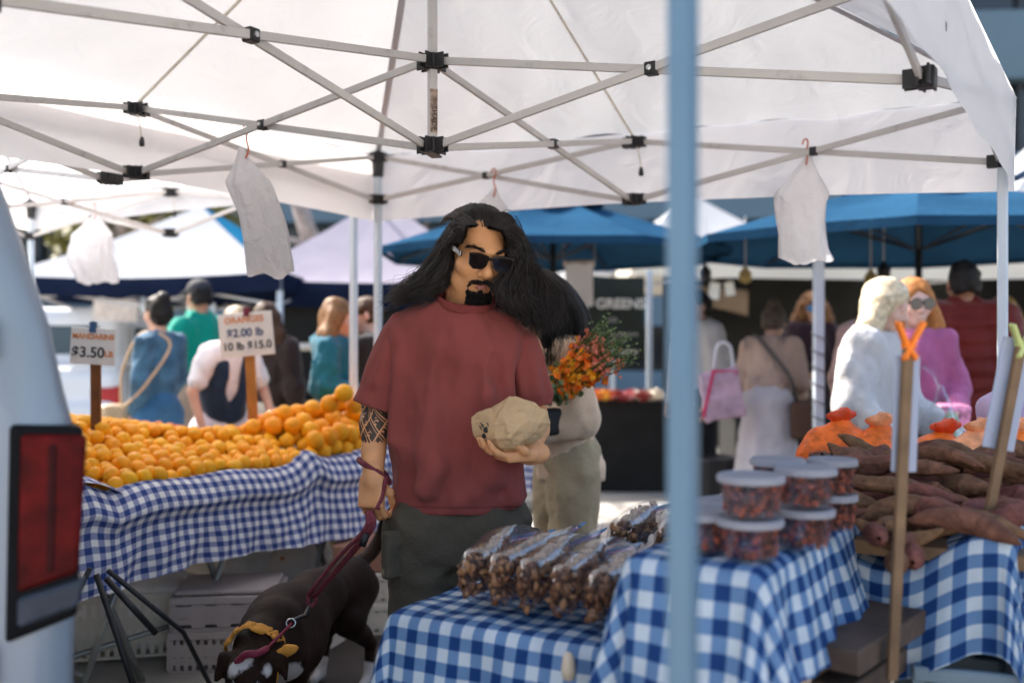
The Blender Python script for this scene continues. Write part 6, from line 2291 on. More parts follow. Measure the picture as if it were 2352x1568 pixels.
stem_mb.build('stems', GREENLEAF, bq)


def petal_mesh(name, pts, m_, seed):
    r2 = np.random.default_rng(seed); V, F = [], []
    for (c_, s_) in pts:
        for kk in range(3):
            Rr = np.array(Euler(r2.random(3) * 6.28).to_matrix())
            sh = np.array([(-.8, -.5, 0), (0, -.9, .35), (.8, -.4, 0), (.6, .7, .3), (-.5, .8, 0), (0, 0, -.35)]) * s_ * r2.uniform(.7, 1.15)
            n0 = len(V) * 6
            V.append(sh @ Rr.T + c_); b_ = n0
            F += [[b_ + 5, b_, b_ + 1], [b_ + 5, b_ + 1, b_ + 2], [b_ + 5, b_ + 2, b_ + 3], [b_ + 5, b_ + 3, b_ + 4], [b_ + 5, b_ + 4, b_]]
    o = link(name, new_mesh(name, np.concatenate(V), F), m_, bq); o['kind'] = 'stuff'


petal_mesh('yellow_blossoms', petals[0], mat('golden orange petals', (.95, .42, .02), .6, .3, 30), 1)
petal_mesh('orange_blossoms', petals[1], mat('deep orange petals', (.92, .22, .02), .6, .3, 30), 2)
petal_mesh('pink_blossoms', petals[2], mat('rose petals', (.82, .26, .16), .6, .35, 30), 3)
petal_mesh('leaves', leaves, mat('bouquet leaf', (.2, .26, .12), .6, .4, 30), 4)
# ================================================================== THE LONG HAIRED MAN
M0 = vec(-.15, 3.0, 0)
man = thing('person', 'long haired bearded man in a maroon t-shirt and sunglasses holding a paper bag', 'person', M0)


def mp(x, y, dd=0.0):
    return at(x, y, 3.0 + dd) - M0


def man_skin():
    m = mat('skin man', (.72, .345, .155), .48, .10, 16, .12, 150, .4, sss=.15)
    nt = m.node_tree; N = nt.nodes; L = nt.links
    b = N['Principled BSDF']
    tc = N.new('ShaderNodeTexCoord'); sx = N.new('ShaderNodeSeparateXYZ'); L.new(tc.outputs['Object'], sx.inputs[0])

    def mth(op, a, bb, cl=False):
        n = N.new('ShaderNodeMath'); n.operation = op; n.use_clamp = cl
        for i, v in enumerate((a, bb)):
            if v is None:
                continue
            if isinstance(v, (int, float)):
                n.inputs[i].default_value = v
            else:
                L.new(v, n.inputs[i])
        return n.outputs[0]
    x, y, z = sx.outputs
    ang_ = mth('ARCTAN2', mth('ADD', x, .268), mth('MULTIPLY', mth('ADD', y, .01), -1.0))     # around the forearm
    u = mth('MULTIPLY', ang_, .042)
    z0 = mth('SUBTRACT', z, 1.048)

    def stripes(e, per, wid):
        f = mth('FRACT', mth('DIVIDE', e, per), None)
        return mth('LESS_THAN', f, wid)
    d1 = mth('ADD', mth('MULTIPLY', u, 1.0), mth('MULTIPLY', z0, .9))
    d2 = mth('SUBTRACT', mth('MULTIPLY', u, 1.0), mth('MULTIPLY', z0, .9))
    lines = mth('MAXIMUM', stripes(d1, .058, .10), mth('MAXIMUM', stripes(mth('ADD', d1, .012), .058, .06), stripes(d2, .083, .09)))
    # rows of chevrons inside one band
    chev = mth('ADD', z0, mth('MULTIPLY', mth('ABSOLUTE', mth('SUBTRACT', mth('FRACT', mth('DIVIDE', d2, .0235), None), .5), None), .012))
    cv = mth('MULTIPLY', stripes(chev, .011, .42), stripes(d2, .047, .45))
    lines = mth('MAXIMUM', lines, mth('MULTIPLY', cv, stripes(mth('ADD', d1, .006), .068, .5)))
    edge = mth('ADD', .0, mth('MULTIPLY', mth('ABSOLUTE', mth('SUBTRACT', mth('FRACT', mth('DIVIDE', u, .016), None), .5), None), .014))
    mask = mth('MULTIPLY', mth('GREATER_THAN', z0, edge), mth('LESS_THAN', x, -.17))
    mask = mth('MULTIPLY', mask, mth('GREATER_THAN', 1.25, z))
    ink = mth('MULTIPLY', mask, mth('SUBTRACT', 1.0, lines))
    ink = mth('MULTIPLY', ink, .93)
    mx = N.new('ShaderNodeMix'); mx.data_type = 'RGBA'
    L.new(ink, mx.inputs['Factor']); L.new(b.inputs['Base Color'].links[0].from_socket, mx.inputs['A']); mx.inputs['B'].default_value = (.022, .02, .02, 1)
    L.new(mx.outputs['Result'], b.inputs['Base Color'])
    return m


MSKIN = man_skin()
Rh = rotm(0, 0, 19) @ rotm(19, 0, 0) @ rotm(0, 6, 0)
HSC = 1.11
HC = mp(1123, 592, -.11) - Rh @ vec(0, -.100, .012) * HSC
HL = lambda x, y, z: HC + Rh @ vec(x, y, z) * HSC
# head
S = Sdf(.0042)
head_prims(S, HC, Rh, HSC)
S.ell(HL(0, -.086, .024), (.052, .014, .010), Rh, .012)            # brow
for s in (-1, 1):
    S.ell(HL(s * .045, -.056, -.022), (.024, .02, .02), Rh, .03)   # cheekbone
    S.ell(HL(s * .052, -.012, -.075), (.016, .03, .022), Rh, .03)   # jaw angle
    S.ell(HL(s * .014, -.0985, -.035), (.010, .011, .009), Rh, .006)  # nostril wing
    S.ell(HL(s * .0085, -.106, -.0425), (.004, .005, .003), Rh, .003, True)
    S.cone(HL(s * .006, -.098, .036), HL(s * .009, -.1, .024), .0016, .0012, .003, True)  # frown
    S.ell(HL(s * .083, .012, .0), (.004, .011, .018), Rh, .004, True)
S.ell(HL(0, -.112, -.026), (.013, .013, .012), Rh, .01)            # nose tip
S.cone(mp(1080, 735, .04), mp(1088, 655, .0), .064, .056, .03)
S.cone(mp(1040, 740, .03), HL(-.05, .02, -.09), .025, .018, .03)
S.cone(mp(1085, 735, -.035), HL(.015, -.0, -.10), .02, .02, .03)
V1 = S.mesh(); V1 = (relax(*V1, 1, .4), V1[1])
# right arm of the man, hanging, hand closed on the leash
S = Sdf(.0048)
e1, w1 = mp(868, 925, .03), mp(857, 1092, -.05)
S.cone(mp(905, 790, .03), e1, .052, .047, .03)
S.chain([e1, mp(862, 975, .01), mp(858, 1040, -.02), w1], [.047, .0455, .034, .027], .015, sc=(1, .9, 1))
hand_prims(S, w1, mp(850, 1200, -.075) - w1, vec(.4, .92, 0), 1, .95, sc=1.06, spread=.3)
V2 = S.mesh(); V2 = (relax(*V2, 1, .4), V2[1])
# other arm, bent to carry the bag
S = Sdf(.0048)
e2, w2 = mp(1226, 985, .06), mp(1218, 1042, -.16)
S.cone(mp(1205, 800, .02), e2, .052, .046, .03)
S.cone(e2, w2, .045, .029, .02)
hand_prims(S, w2, vec(-.86, -.5, .0), vec(-.1, -.1, 1), -1, .40, sc=1.08)
V3 = S.mesh(); V3 = (relax(*V3, 1, .4), V3[1])
# trunk and legs
S = Sdf(.012)
S.ell(mp(1058, 850, .02), (.17, .105, .2), None, .05); S.ell(mp(1052, 1010, .02), (.15, .1, .18), None, .05); S.ell(mp(1050, 1160, .02), (.165, .11, .12), None, .05)
for (hx, kx, ax_) in ((975, 968, 965), (1130, 1140, 1146)):
    kn = mp(kx, 784 + (1.35 - .5) * 762, -.01); an = mp(ax_, 784 + (1.35 - .09) * 762, .03)
    S.cone(mp(hx, 1230, .02), kn, .088, .058, .03); S.cone(kn, an, .056, .036, .02)
    S.cone(an - vec(0, 0, .04), an + vec(0, -.15, -.055), .036, .03, .02)
V4 = S.mesh()
V, Q = merge([V1, V2, V3, V4])
link('body', new_mesh('body', V, Q, True), MSKIN, man)

# ---- t-shirt
TEE = mat('maroon jersey', (.26, .063, .054), .9, .08, 9, .25, 420, .12, sheen=.08)
def stitched(m_):
    nt = m_.node_tree; N = nt.nodes; L = nt.links; b = N['Principled BSDF']
    tc = N.new('ShaderNodeTexCoord'); sp_ = N.new('ShaderNodeVectorMath'); sp_.operation = 'DOT_PRODUCT'; sp_.inputs[1].default_value = (0, .08, 1)
    L.new(tc.outputs['Object'], sp_.inputs[0])
    prev = b.inputs['Base Color'].links[0].from_socket
    for lev, wd in ((.8585, .0011), (.8620, .0008)):
        a_ = N.new('ShaderNodeMath'); a_.operation = 'SUBTRACT'; a_.inputs[1].default_value = lev; L.new(sp_.outputs['Value'], a_.inputs[0])
        c_ = N.new('ShaderNodeMath'); c_.operation = 'ABSOLUTE'; L.new(a_.outputs[0], c_.inputs[0])
        d_ = N.new('ShaderNodeMath'); d_.operation = 'LESS_THAN'; d_.inputs[1].default_value = wd; L.new(c_.outputs[0], d_.inputs[0])
        e_ = N.new('ShaderNodeMath'); e_.operation = 'MULTIPLY'; e_.inputs[1].default_value = .55; L.new(d_.outputs[0], e_.inputs[0])
        mx = N.new('ShaderNodeMix'); mx.data_type = 'RGBA'; mx.inputs['B'].default_value = (.05, .012, .012, 1)
        L.new(e_.outputs[0], mx.inputs['Factor']); L.new(prev, mx.inputs['A']); prev = mx.outputs['Result']
    L.new(prev, b.inputs['Base Color'])


stitched(TEE)
S = Sdf(.0065)
S.chain([mp(1052, 815, .02), mp(1050, 960, .02), mp(1050, 1200, .02)], [.172, .186, .208], .05, sc=(1, .66, 1))
S.cone(mp(1030, 722, .035), mp(930, 766, .035), .055, .064, .05); S.cone(mp(1108, 730, .03), mp(1192, 785, .025), .052, .060, .05)
S.ell(mp(1060, 790, .01), (.17, .115, .12), None, .06)
S.ell(mp(960, 960, -.02), (.06, .09, .16), None, .05)
# folds
for a, b, r0, r1 in (((1000, 800, -.105), (980, 1120, -.13), .010, .020), ((925, 790, -.06), (903, 1010, -.07), .012, .016), ((1160, 800, -.07), (1186, 1150, -.10), .010, .018),
                     ((975, 1125, -.13), (1010, 1070, -.14), .022, .010), ((1060, 1150, -.13), (1180, 1040, -.11), .010, .012), ((1045, 760, -.085), (1060, 900, -.11), .008, .012),
                     ((1120, 900, -.11), (1150, 1090, -.12), .008, .014)):
    S.cone(mp(*a) + vec(0, .012, 0), mp(*b) + vec(0, .012, 0), r0, r1, .05)
for a, b, r0, r1 in (((1010, 1140, -.165), (1075, 1115, -.165), .020, .03), ((950, 800, -.095), (930, 990, -.11), .010, .016), ((1110, 1000, -.15), (1090, 1120, -.155), .012, .02), ((1175, 1090, -.135), (1150, 1000, -.13), .010, .010), ((1030, 860, -.125), (1040, 1000, -.14), .008, .012)):
    S.cone(mp(*a) + vec(0, -.008, 0), mp(*b) + vec(0, -.008, 0), r0, r1, .055, True)
S.ell(mp(1070, 672, -.005), (.086, .082, .045), rotm(24, 8, 0), .01, True)
S.cone(mp(1072, 690, .0), mp(1080, 600, -.01), .080, .09, .01, True, sc=(1, .9, 1))
S.cut(mp(1050, 1176, 0), (.0, -.08, -1))
S.cone(mp(1050, 1158, .02), mp(1050, 1230, .02), .150, .17, .01, True, sc=(1, .6, 1))
S.disp.append(lambda P: (.012 * vnoise(P * np.array([1.8, 1.3, .45]), 9, 2) + .016 * (np.abs(vnoise(P * np.array([1.3, 1.0, .5]) + np.array([0, 0, .3]) * P[:, :1], 8, 6)) - .3) + .004 * vnoise(P * np.array([1.6, 1.6, .8]), 24, 5)) * np.clip((P[:, 2] - .842) / .05, 0, 1))
VA = S.mesh(); VA = (relax(*VA, 2), VA[1])
parts = [VA]
for sh, hm, r0, r1, sq in ((mp(924, 778, .03), mp(866, 938, .02), .073, .078, .92), (mp(1197, 798, .02), mp(1224, 936, .02), .064, .062, .95)):
    S = Sdf(.006)
    dr = nrm(hm - sh)
    S.cone(sh, hm + dr * .05, r0, r1, .02, sc=(1, sq, 1))
    S.cone(hm - dr * .05, hm + dr * .1, r1 - .017, r1 - .016, .004, True, sc=(1, sq, 1))
    S.cut(hm, dr)
    for k in range(4):
        a_ = -1.9 + k * .75
        o_ = vec(math.cos(a_), math.sin(a_), 0) * r0
        S.cone(sh + o_ * .9 + dr * .02, sh + o_ * .98 + dr * .14, .006, .012, .025)
    S.disp.append(lambda P: .004 * vnoise(P * np.array([1.4, 1.4, .8]), 13, 7) + .009 * (np.abs(vnoise(P * np.array([1.2, 1.2, .8]), 11, 9)) - .3))
    v_ = S.mesh(); parts.append((relax(*v_, 2), v_[1]))
V, Q = merge(parts)
link('t_shirt', new_mesh('t_shirt', V, Q, True), TEE, man)
# ribbed collar and hem stitching
ring = []
for a_ in np.linspace(0, 2 * PI, 40):
    c_ = mp(1068, 690, .0)
    ring.append(c_ + vec(.086 * math.cos(a_), .079 * math.sin(a_), .030 * math.sin(a_) + .012 * -math.cos(a_)))
ring = np.array(ring)
S = Sdf(.005)
for i in range(39):
    up_ = vec(0, -.15 * math.sin(2 * PI * i / 39), 1)
    S.cone(ring[i] - up_ * .008, ring[i + 1] + up_ * .008, .0085, .0085, .006)
sdf_obj('collar', S, mat('maroon rib', (.215, .048, .042), .9, .1, 20, .4, 300, .12), man, 1)

# ---- shorts
SHORT = mat('dark olive ripstop', (.088, .074, .054), .85, .14, 8, .35, 90, .15)
S = Sdf(.0075)
S.cone(mp(985, 1180, .02), mp(1115, 1180, .02), .106, .106, .04, sc=(1, 1.0, 1))
S.ell(mp(1050, 1215, .02), (.192, .104, .12), None, .08)
for (hx, kx, r0, r1) in ((974, 972, .108, .118), (1135, 1150, .108, .115)):
    S.cone(mp(hx, 1225, .01), mp(kx, 1500, -.01), r0 + .002, r1 - .010, .06)
S.cone(mp(1061, 1300, -.2), mp(1061, 1520, -.2), .012, .03, .03, True); S.cone(mp(1061, 1300, .0), mp(1061, 1540, .0), .008, .05, .02, True)
for a, b, r0, r1 in (((1060, 1260, -.10), (950, 1300, -.10), .008, .014), ((1050, 1290, -.10), (960, 1350, -.115), .008, .014), ((1070, 1265, -.10), (1180, 1300, -.10), .008, .014), ((1075, 1290, -.10), (1150, 1350, -.11), .008, .012), ((925, 1200, -.09), (930, 1330, -.1), .006, .012)):
    S.cone(mp(*a) + vec(0, .024, 0), mp(*b) + vec(0, .024, 0), r0, r1, .03)
S.cone(mp(1060, 1180, -.125), mp(1062, 1270, -.135), .003, .003, .012)
S.cut(mp(1050, 1512, 0), (0, 0, -1))
S.disp.append(lambda P: .007 * vnoise(P * np.array([1, 1.4, 1.3]), 13, 2) + .010 * (np.abs(vnoise(P * np.array([.8, 1, 1.5]) + np.array([0, 0, .5]) * P[:, :1], 10, 4)) - .3) + .003 * vnoise(P, 31, 9))
sdf_obj('shorts', S, SHORT, man, 1)
for (x, y, dd, sg) in ((915, 1272, -.075, -1), (1204, 1262, -.06, 1)):
    S = Sdf(.006)
    R_ = rotm(0, 0, 38 * -sg)
    S.box(mp(x, y, dd), (.045, .010, .06), R_, .008, .006); S.box(mp(x, y - 38, dd) + R_ @ vec(0, -.007 , 0), (.047, .010, .018), R_, .006, .004)
    S.disp.append(lambda P: .003 * vnoise(P, 40, 1))
    sdf_obj('cargo_pocket', S, SHORT, man, 1)
for ax_ in (965, 1146):
    an = mp(ax_, 784 + (1.35 - .09) * 762, .03)
    S = Sdf(.009); S.cone(an + vec(0, .03, -.045), an + vec(0, -.16, -.05), .05, .042, .02); S.cone(an, an + vec(0, .01, -.04), .046, .05, .02); S.cut(vec(0, 0, .004), (0, 0, -1))
    sdf_obj('shoe', S, mat('black shoe', (.02, .02, .02), .6), man, 1)

# ---- beard, brows
BEARD = hair_m('beard', (.012, .009, .008))
S = Sdf(.0038)
S.ell(HL(0, -.077, -.104), (.020, .018, .017), Rh, .01)
S.ell(HL(0, -.062, -.116), (.024, .022, .008), Rh, .012)
S.chain([HL(-.034, -.079, -.076), HL(-.030, -.089, -.061), HL(-.014, -.1005, -.053), HL(0, -.103, -.0505), HL(.014, -.1005, -.053), HL(.030, -.089, -.061), HL(.034, -.079, -.076)], [.002, .0036, .004, .003, .004, .0036, .002], .005)
for s in (-1, 1):
    S.chain([HL(s * .033, -.079, -.074), HL(s * .033, -.075, -.09), HL(s * .026, -.076, -.104)], [.002, .0032, .006], .006)
S.ell(HL(0, -.0855, -.084), (.007, .006, .008), Rh, .004)
S.disp.append(lambda P: .005 * vnoise(P, 170, 3))
sdf_obj('beard', S, BEARD, man, 0)
rg = np.random.default_rng(2)
st_ = []
for i in range(2600):
    if i < 1150 or i > 1900:
        a_ = rg.uniform(-1, 1)
        root = HL(a_ * .034, -.082 - .014 * (1 - a_ * a_), -.084 - .036 * rg.random()); dn = Rh @ vec(a_ * .3, -.35, -1)
    elif i < 1500:
        a_ = rg.choice([-1, 1])
        root = HL(a_ * (.040 + .024 * rg.random()), -.068 + .05 * rg.random(), -.058 - .045 * rg.random()); dn = Rh @ vec(a_ * .6, -.3, -1)
    else:
        a_ = rg.uniform(-1, 1)
        root = HL(a_ * .03, -.1045 + .020 * abs(a_) ** 1.5, -.0505 - .010 * abs(a_)); dn = Rh @ vec(a_ * 1.1, -.2, -.8)
    if 1150 <= i < 1500:
        continue
    dn = nrm(dn + rg.normal(size=3) * .3); L_ = rg.uniform(.007, .015) if not 1150 <= i < 1500 else .004
    st_.append([root + dn * L_ * q for q in (0, .35, .7, 1)])
strand_mesh('beard_hairs', st_, .0006, BEARD, man)
for s in (-1, 1):
    st_ = []
    for i in range(150):
        q = rg.random()
        root = HL(s * (.014 + .044 * q), -.1055 + .024 * q ** 1.6, .0265 + .008 * math.sin(q * 2.6) + rg.normal() * .0022); dn = nrm(Rh @ vec(s * 1, -.25, .35 - .7 * q) + rg.normal(size=3) * .15)
        st_.append([root + dn * .011 * w_ for w_ in (0, .35, .7, 1)])
    strand_mesh('eyebrow', st_, .0008, BEARD, man)

S = Sdf(.004)
S.ell(HL(0, -.0905, -.0635), (.023, .0075, .0052), Rh, .004); S.ell(HL(0, -.0895, -.0735), (.020, .0085, .0062), Rh, .003)
sdf_obj('lips', S, mat('lips', (.36, .13, .10), .45, .1, 40), man, 0)

# ---- sunglasses
GF = mat('dark tortoise frame', (.012, .008, .007), .18, .3, 30, spec=.6)
GLENS = mat('dark lens', (.008, .006, .006), .05, .1, 5, spec=.9)
GM = np.eye(4); GM[:3, :3] = Rh; GM[:3, 3] = HC
sgo = thing('sunglasses', 'narrow black sunglasses with a silver temple plate on the man', 'sunglasses', M0)
lensp = [(-.066, .018), (-.036, .0195), (-.010, .014), (-.008, .004), (-.013, -.012), (-.024, -.020), (-.050, -.0195), (-.062, -.010)]
for s in (-1, 1):
    Rl = rotm(0, 0, s * -9)
    Ml = np.eye(4); Ml[:3, :3] = Rh @ Rl; Ml[:3, 3] = HL(0, -.1155 - .0, .004)
    poly = [(x if s < 0 else -x, z) for x, z in lensp]
    if s > 0:
        poly = poly[::-1]
    cx = np.mean([p_[0] for p_ in poly]); cz = np.mean([p_[1] for p_ in poly])
    big = [(cx + (x - cx) * 1.10, cz + (z - cz) * 1.20) for x, z in poly]
    f = MB().prism(big, -.002, .0045, Ml).build('frame', GF, sgo)
    MB().prism(poly, -.0032, .001, Ml).build('lens', GLENS, f)
    hx = s * .0765
    MB().bar(HL(hx, -.103, .013), HL(s * .086, -.02, .014), .016, .0045, up=Rh @ vec(0, 0, 1), bev=.001).bar(HL(s * .086, -.02, .014), HL(s * .087, .03, -.004), .010, .0035, up=Rh @ vec(0, 0, 1)).build('temple', GF, sgo)
MB().bar(HL(-.011, -.1165, .012), HL(.011, -.1165, .012), .009, .005, up=Rh @ vec(0, 0, 1), bev=.001).build('bridge', GF, sgo)
o_ = MB().bar(HL(-.0815, -.090, .0135), HL(-.0840, -.066, .0138), .0125, .0016, up=Rh @ vec(0, 0, 1)).build('emblem_plate', mat('silver plate', (.75, .75, .75), .25, .3, 200, .5, 500, metal=1.0), sgo)

# ---- hair
HAIRM = mat('hair man', (.018, .011, .008), .36, .5, 14, .0, 10, .5)
gL = [[(1060, 558, 2.885), (1048, 560, 2.925), (1036, 590, 2.975), (1032, 625, 2.985), (1018, 655, 2.975), (995, 672, 2.965), (960, 680, 2.96)],
      [(1069, 540, 2.87), (1048, 543, 2.905), (1028, 575, 2.95), (1014, 620, 2.97), (992, 650, 2.97), (960, 670, 2.97), (922, 684, 2.98)],
      [(1072, 519, 2.868), (1050, 515, 2.915), (1025, 560, 2.98), (1002, 600, 3.0), (978, 632, 3.0), (944, 660, 3.0), (906, 690, 3.0)],
      [(1096, 519, 2.862), (1060, 494, 2.95), (1028, 538, 3.02), (1000, 595, 3.04), (974, 632, 3.04), (940, 662, 3.04), (900, 700, 3.04)]]
gR = [[(1164, 574, 2.925), (1168, 592, 2.935), (1166, 618, 2.93), (1156, 645, 2.91), (1148, 672, 2.90), (1162, 698, 2.895), (1190, 716, 2.895), (1214, 730, 2.9)],
      [(1165, 552, 2.90), (1180, 566, 2.93), (1190, 595, 2.94), (1190, 630, 2.92), (1190, 665, 2.905), (1204, 695, 2.90), (1224, 718, 2.905), (1238, 738, 2.92)],
      [(1154, 530, 2.866), (1174, 524, 2.91), (1197, 556, 2.95), (1206, 602, 2.96), (1216, 640, 2.955), (1232, 674, 2.95), (1246, 708, 2.96), (1244, 755, 2.96)],
      [(1122, 522, 2.86), (1156, 491, 2.95), (1184, 535, 3.0), (1205, 592, 3.01), (1230, 632, 3.0), (1258, 662, 3.0), (1276, 700, 3.0), (1268, 748, 3.0)]]
gB = [[(1096, 482, 2.95), (1080, 490, 3.04), (1060, 560, 3.10), (1050, 640, 3.12), (1045, 720, 3.12)], [(1104, 481, 2.95), (1110, 488, 3.05), (1115, 560, 3.12), (1120, 650, 3.13), (1130, 740, 3.12)], [(1110, 482, 2.95), (1150, 500, 3.04), (1175, 560, 3.08), (1190, 650, 3.10), (1205, 750, 3.10)]]
NPT = 22
def rs(g):
    return np.array([smooth_curve([at(*p_) - M0 for p_ in q], NPT) for q in g])
GL, GR, GB = rs(gL), rs(gR), rs(gB)
S = Sdf(.0075)
S.ell(HL(0, .024, .045), (.086, .104, .080), Rh, .02); S.ell(HL(0, .05, -.02), (.094, .078, .10), Rh, .03)
for G_, r0, r1 in ((GL, .010, .005), (GR, .015, .011), (GB, .03, .03)):
    for gi in range(len(G_)):
        for i in range(6, NPT - 3):
            if i % 2 == 0:
                f = i / NPT
                S.cone(G_[gi][i] + vec(0, .022, 0), G_[gi][min(i + 2, NPT - 1)] + vec(0, .022, 0), r0 * (1 - f) + r1 * f, r1 if f > .8 else r0 * (1 - f) + r1 * f, .02)
S.ell(HL(.0, -.092, -.012), (.072, .066, .098), Rh, .010, True)
S.disp.append(lambda P: .007 * vnoise(P * np.array([1, 1, .5]), 45, 3))
sdf_obj('hair_mass', S, HAIRM, man, 1)


def grow(G_, n, jit, wave, seed, late=1.0):
    r = np.random.default_rng(seed)
    g = len(G_)
    w_ = r.random(n) * (g - 1)
    tt_ = np.linspace(0, 1, NPT)[None, :]
    NC = 7
    ci = np.floor(w_ * NC)
    wt = (ci[:, None] + .5 + (w_ * NC - ci - .5)[:, None] * (1 - .55 * tt_)) / NC
    wt = np.clip(wt, 0, g - 1 - 1e-4)
    i0 = wt.astype(int); f = (wt - i0)[..., None]
    jj = np.arange(NPT)[None, :].repeat(n, 0)
    P = G_[i0, jj] * (1 - f) + G_[i0 + 1, jj] * f
    t = np.linspace(0, 1, NPT)[None, :, None]
    cr = np.random.default_rng(seed + 50)
    c_off = cr.normal(size=(64, 3)) * .010; c_fr = 11 + 7 * cr.random(64); c_ph = cr.random(64) * 6.28; c_am = .5 + cr.random(64)
    cj = (ci.astype(int) + (r.random(n) * 3).astype(int) * 17) % 64
    P = P + r.normal(size=(n, 1, 3)) * jit * (.25 + late * t) * .8 + c_off[cj][:, None, :] * t + vec(0, -.012, 0) * (1 - t * .3) * r.random((n, 1, 1))
    ph = (c_ph[cj] + r.normal(size=n) * .35)[:, None]
    fr = (c_fr[cj] + r.normal(size=n) * .6)[:, None]
    amp = wave * (c_am[cj])[:, None] * tt_ ** .9
    P[:, :, 0] += amp * np.sin(ph + fr * tt_); P[:, :, 2] += .5 * amp * np.sin(ph * 1.3 + fr * 1.1 * tt_); P[:, :, 1] += .8 * amp * np.cos(ph + fr * tt_)
    # uneven lengths
    cutl = 1 - .22 * r.random(n) ** 2
    src = tt_ * cutl[:, None] * (NPT - 1)
    a = np.clip(src.astype(int), 0, NPT - 2); ff = (src - a)[..., None]
    idx = np.arange(n)[:, None]
    return P[idx, a] * (1 - ff) + P[idx, a + 1] * ff


H_ = np.concatenate([grow(GL, 1500, .009, .012, 1), grow(GR, 2300, .011, .015, 2), grow(GB, 500, .012, .008, 3), grow(GL, 160, .018, .02, 4, 1.4), grow(GR, 330, .022, .024, 5, 1.4)])
strand_mesh('hair', H_, np.concatenate([np.full(1500, .0012), np.full(2300, .0013), np.full(500, .0013), np.full(160, .0007), np.full(330, .0007)]), HAIRM, man, .35)
# hair combed back over the crown
r = np.random.default_rng(9); top = []
for i in range(1500):
    x_ = r.uniform(-1, 1)
    p0 = HL(x_ * .060, -.062 + .055 * x_ ** 2 + r.normal() * .003, .085 - .030 * x_ ** 2 + r.normal() * .003)
    p1 = HL(x_ * .078, -.02 + .02 * x_ ** 2, .120 - .038 * x_ ** 2 + r.normal() * .003); p2 = HL(x_ * .088, .05, .119 - .042 * x_ ** 2 + r.normal() * .003); p3 = HL(x_ * .092, .11, .07 - .03 * x_ ** 2)
    top.append(smooth_curve([p0, p1, p2, p3], 12))
strand_mesh('crown_hair', np.array(top), .0012, HAIRM, man, .8)

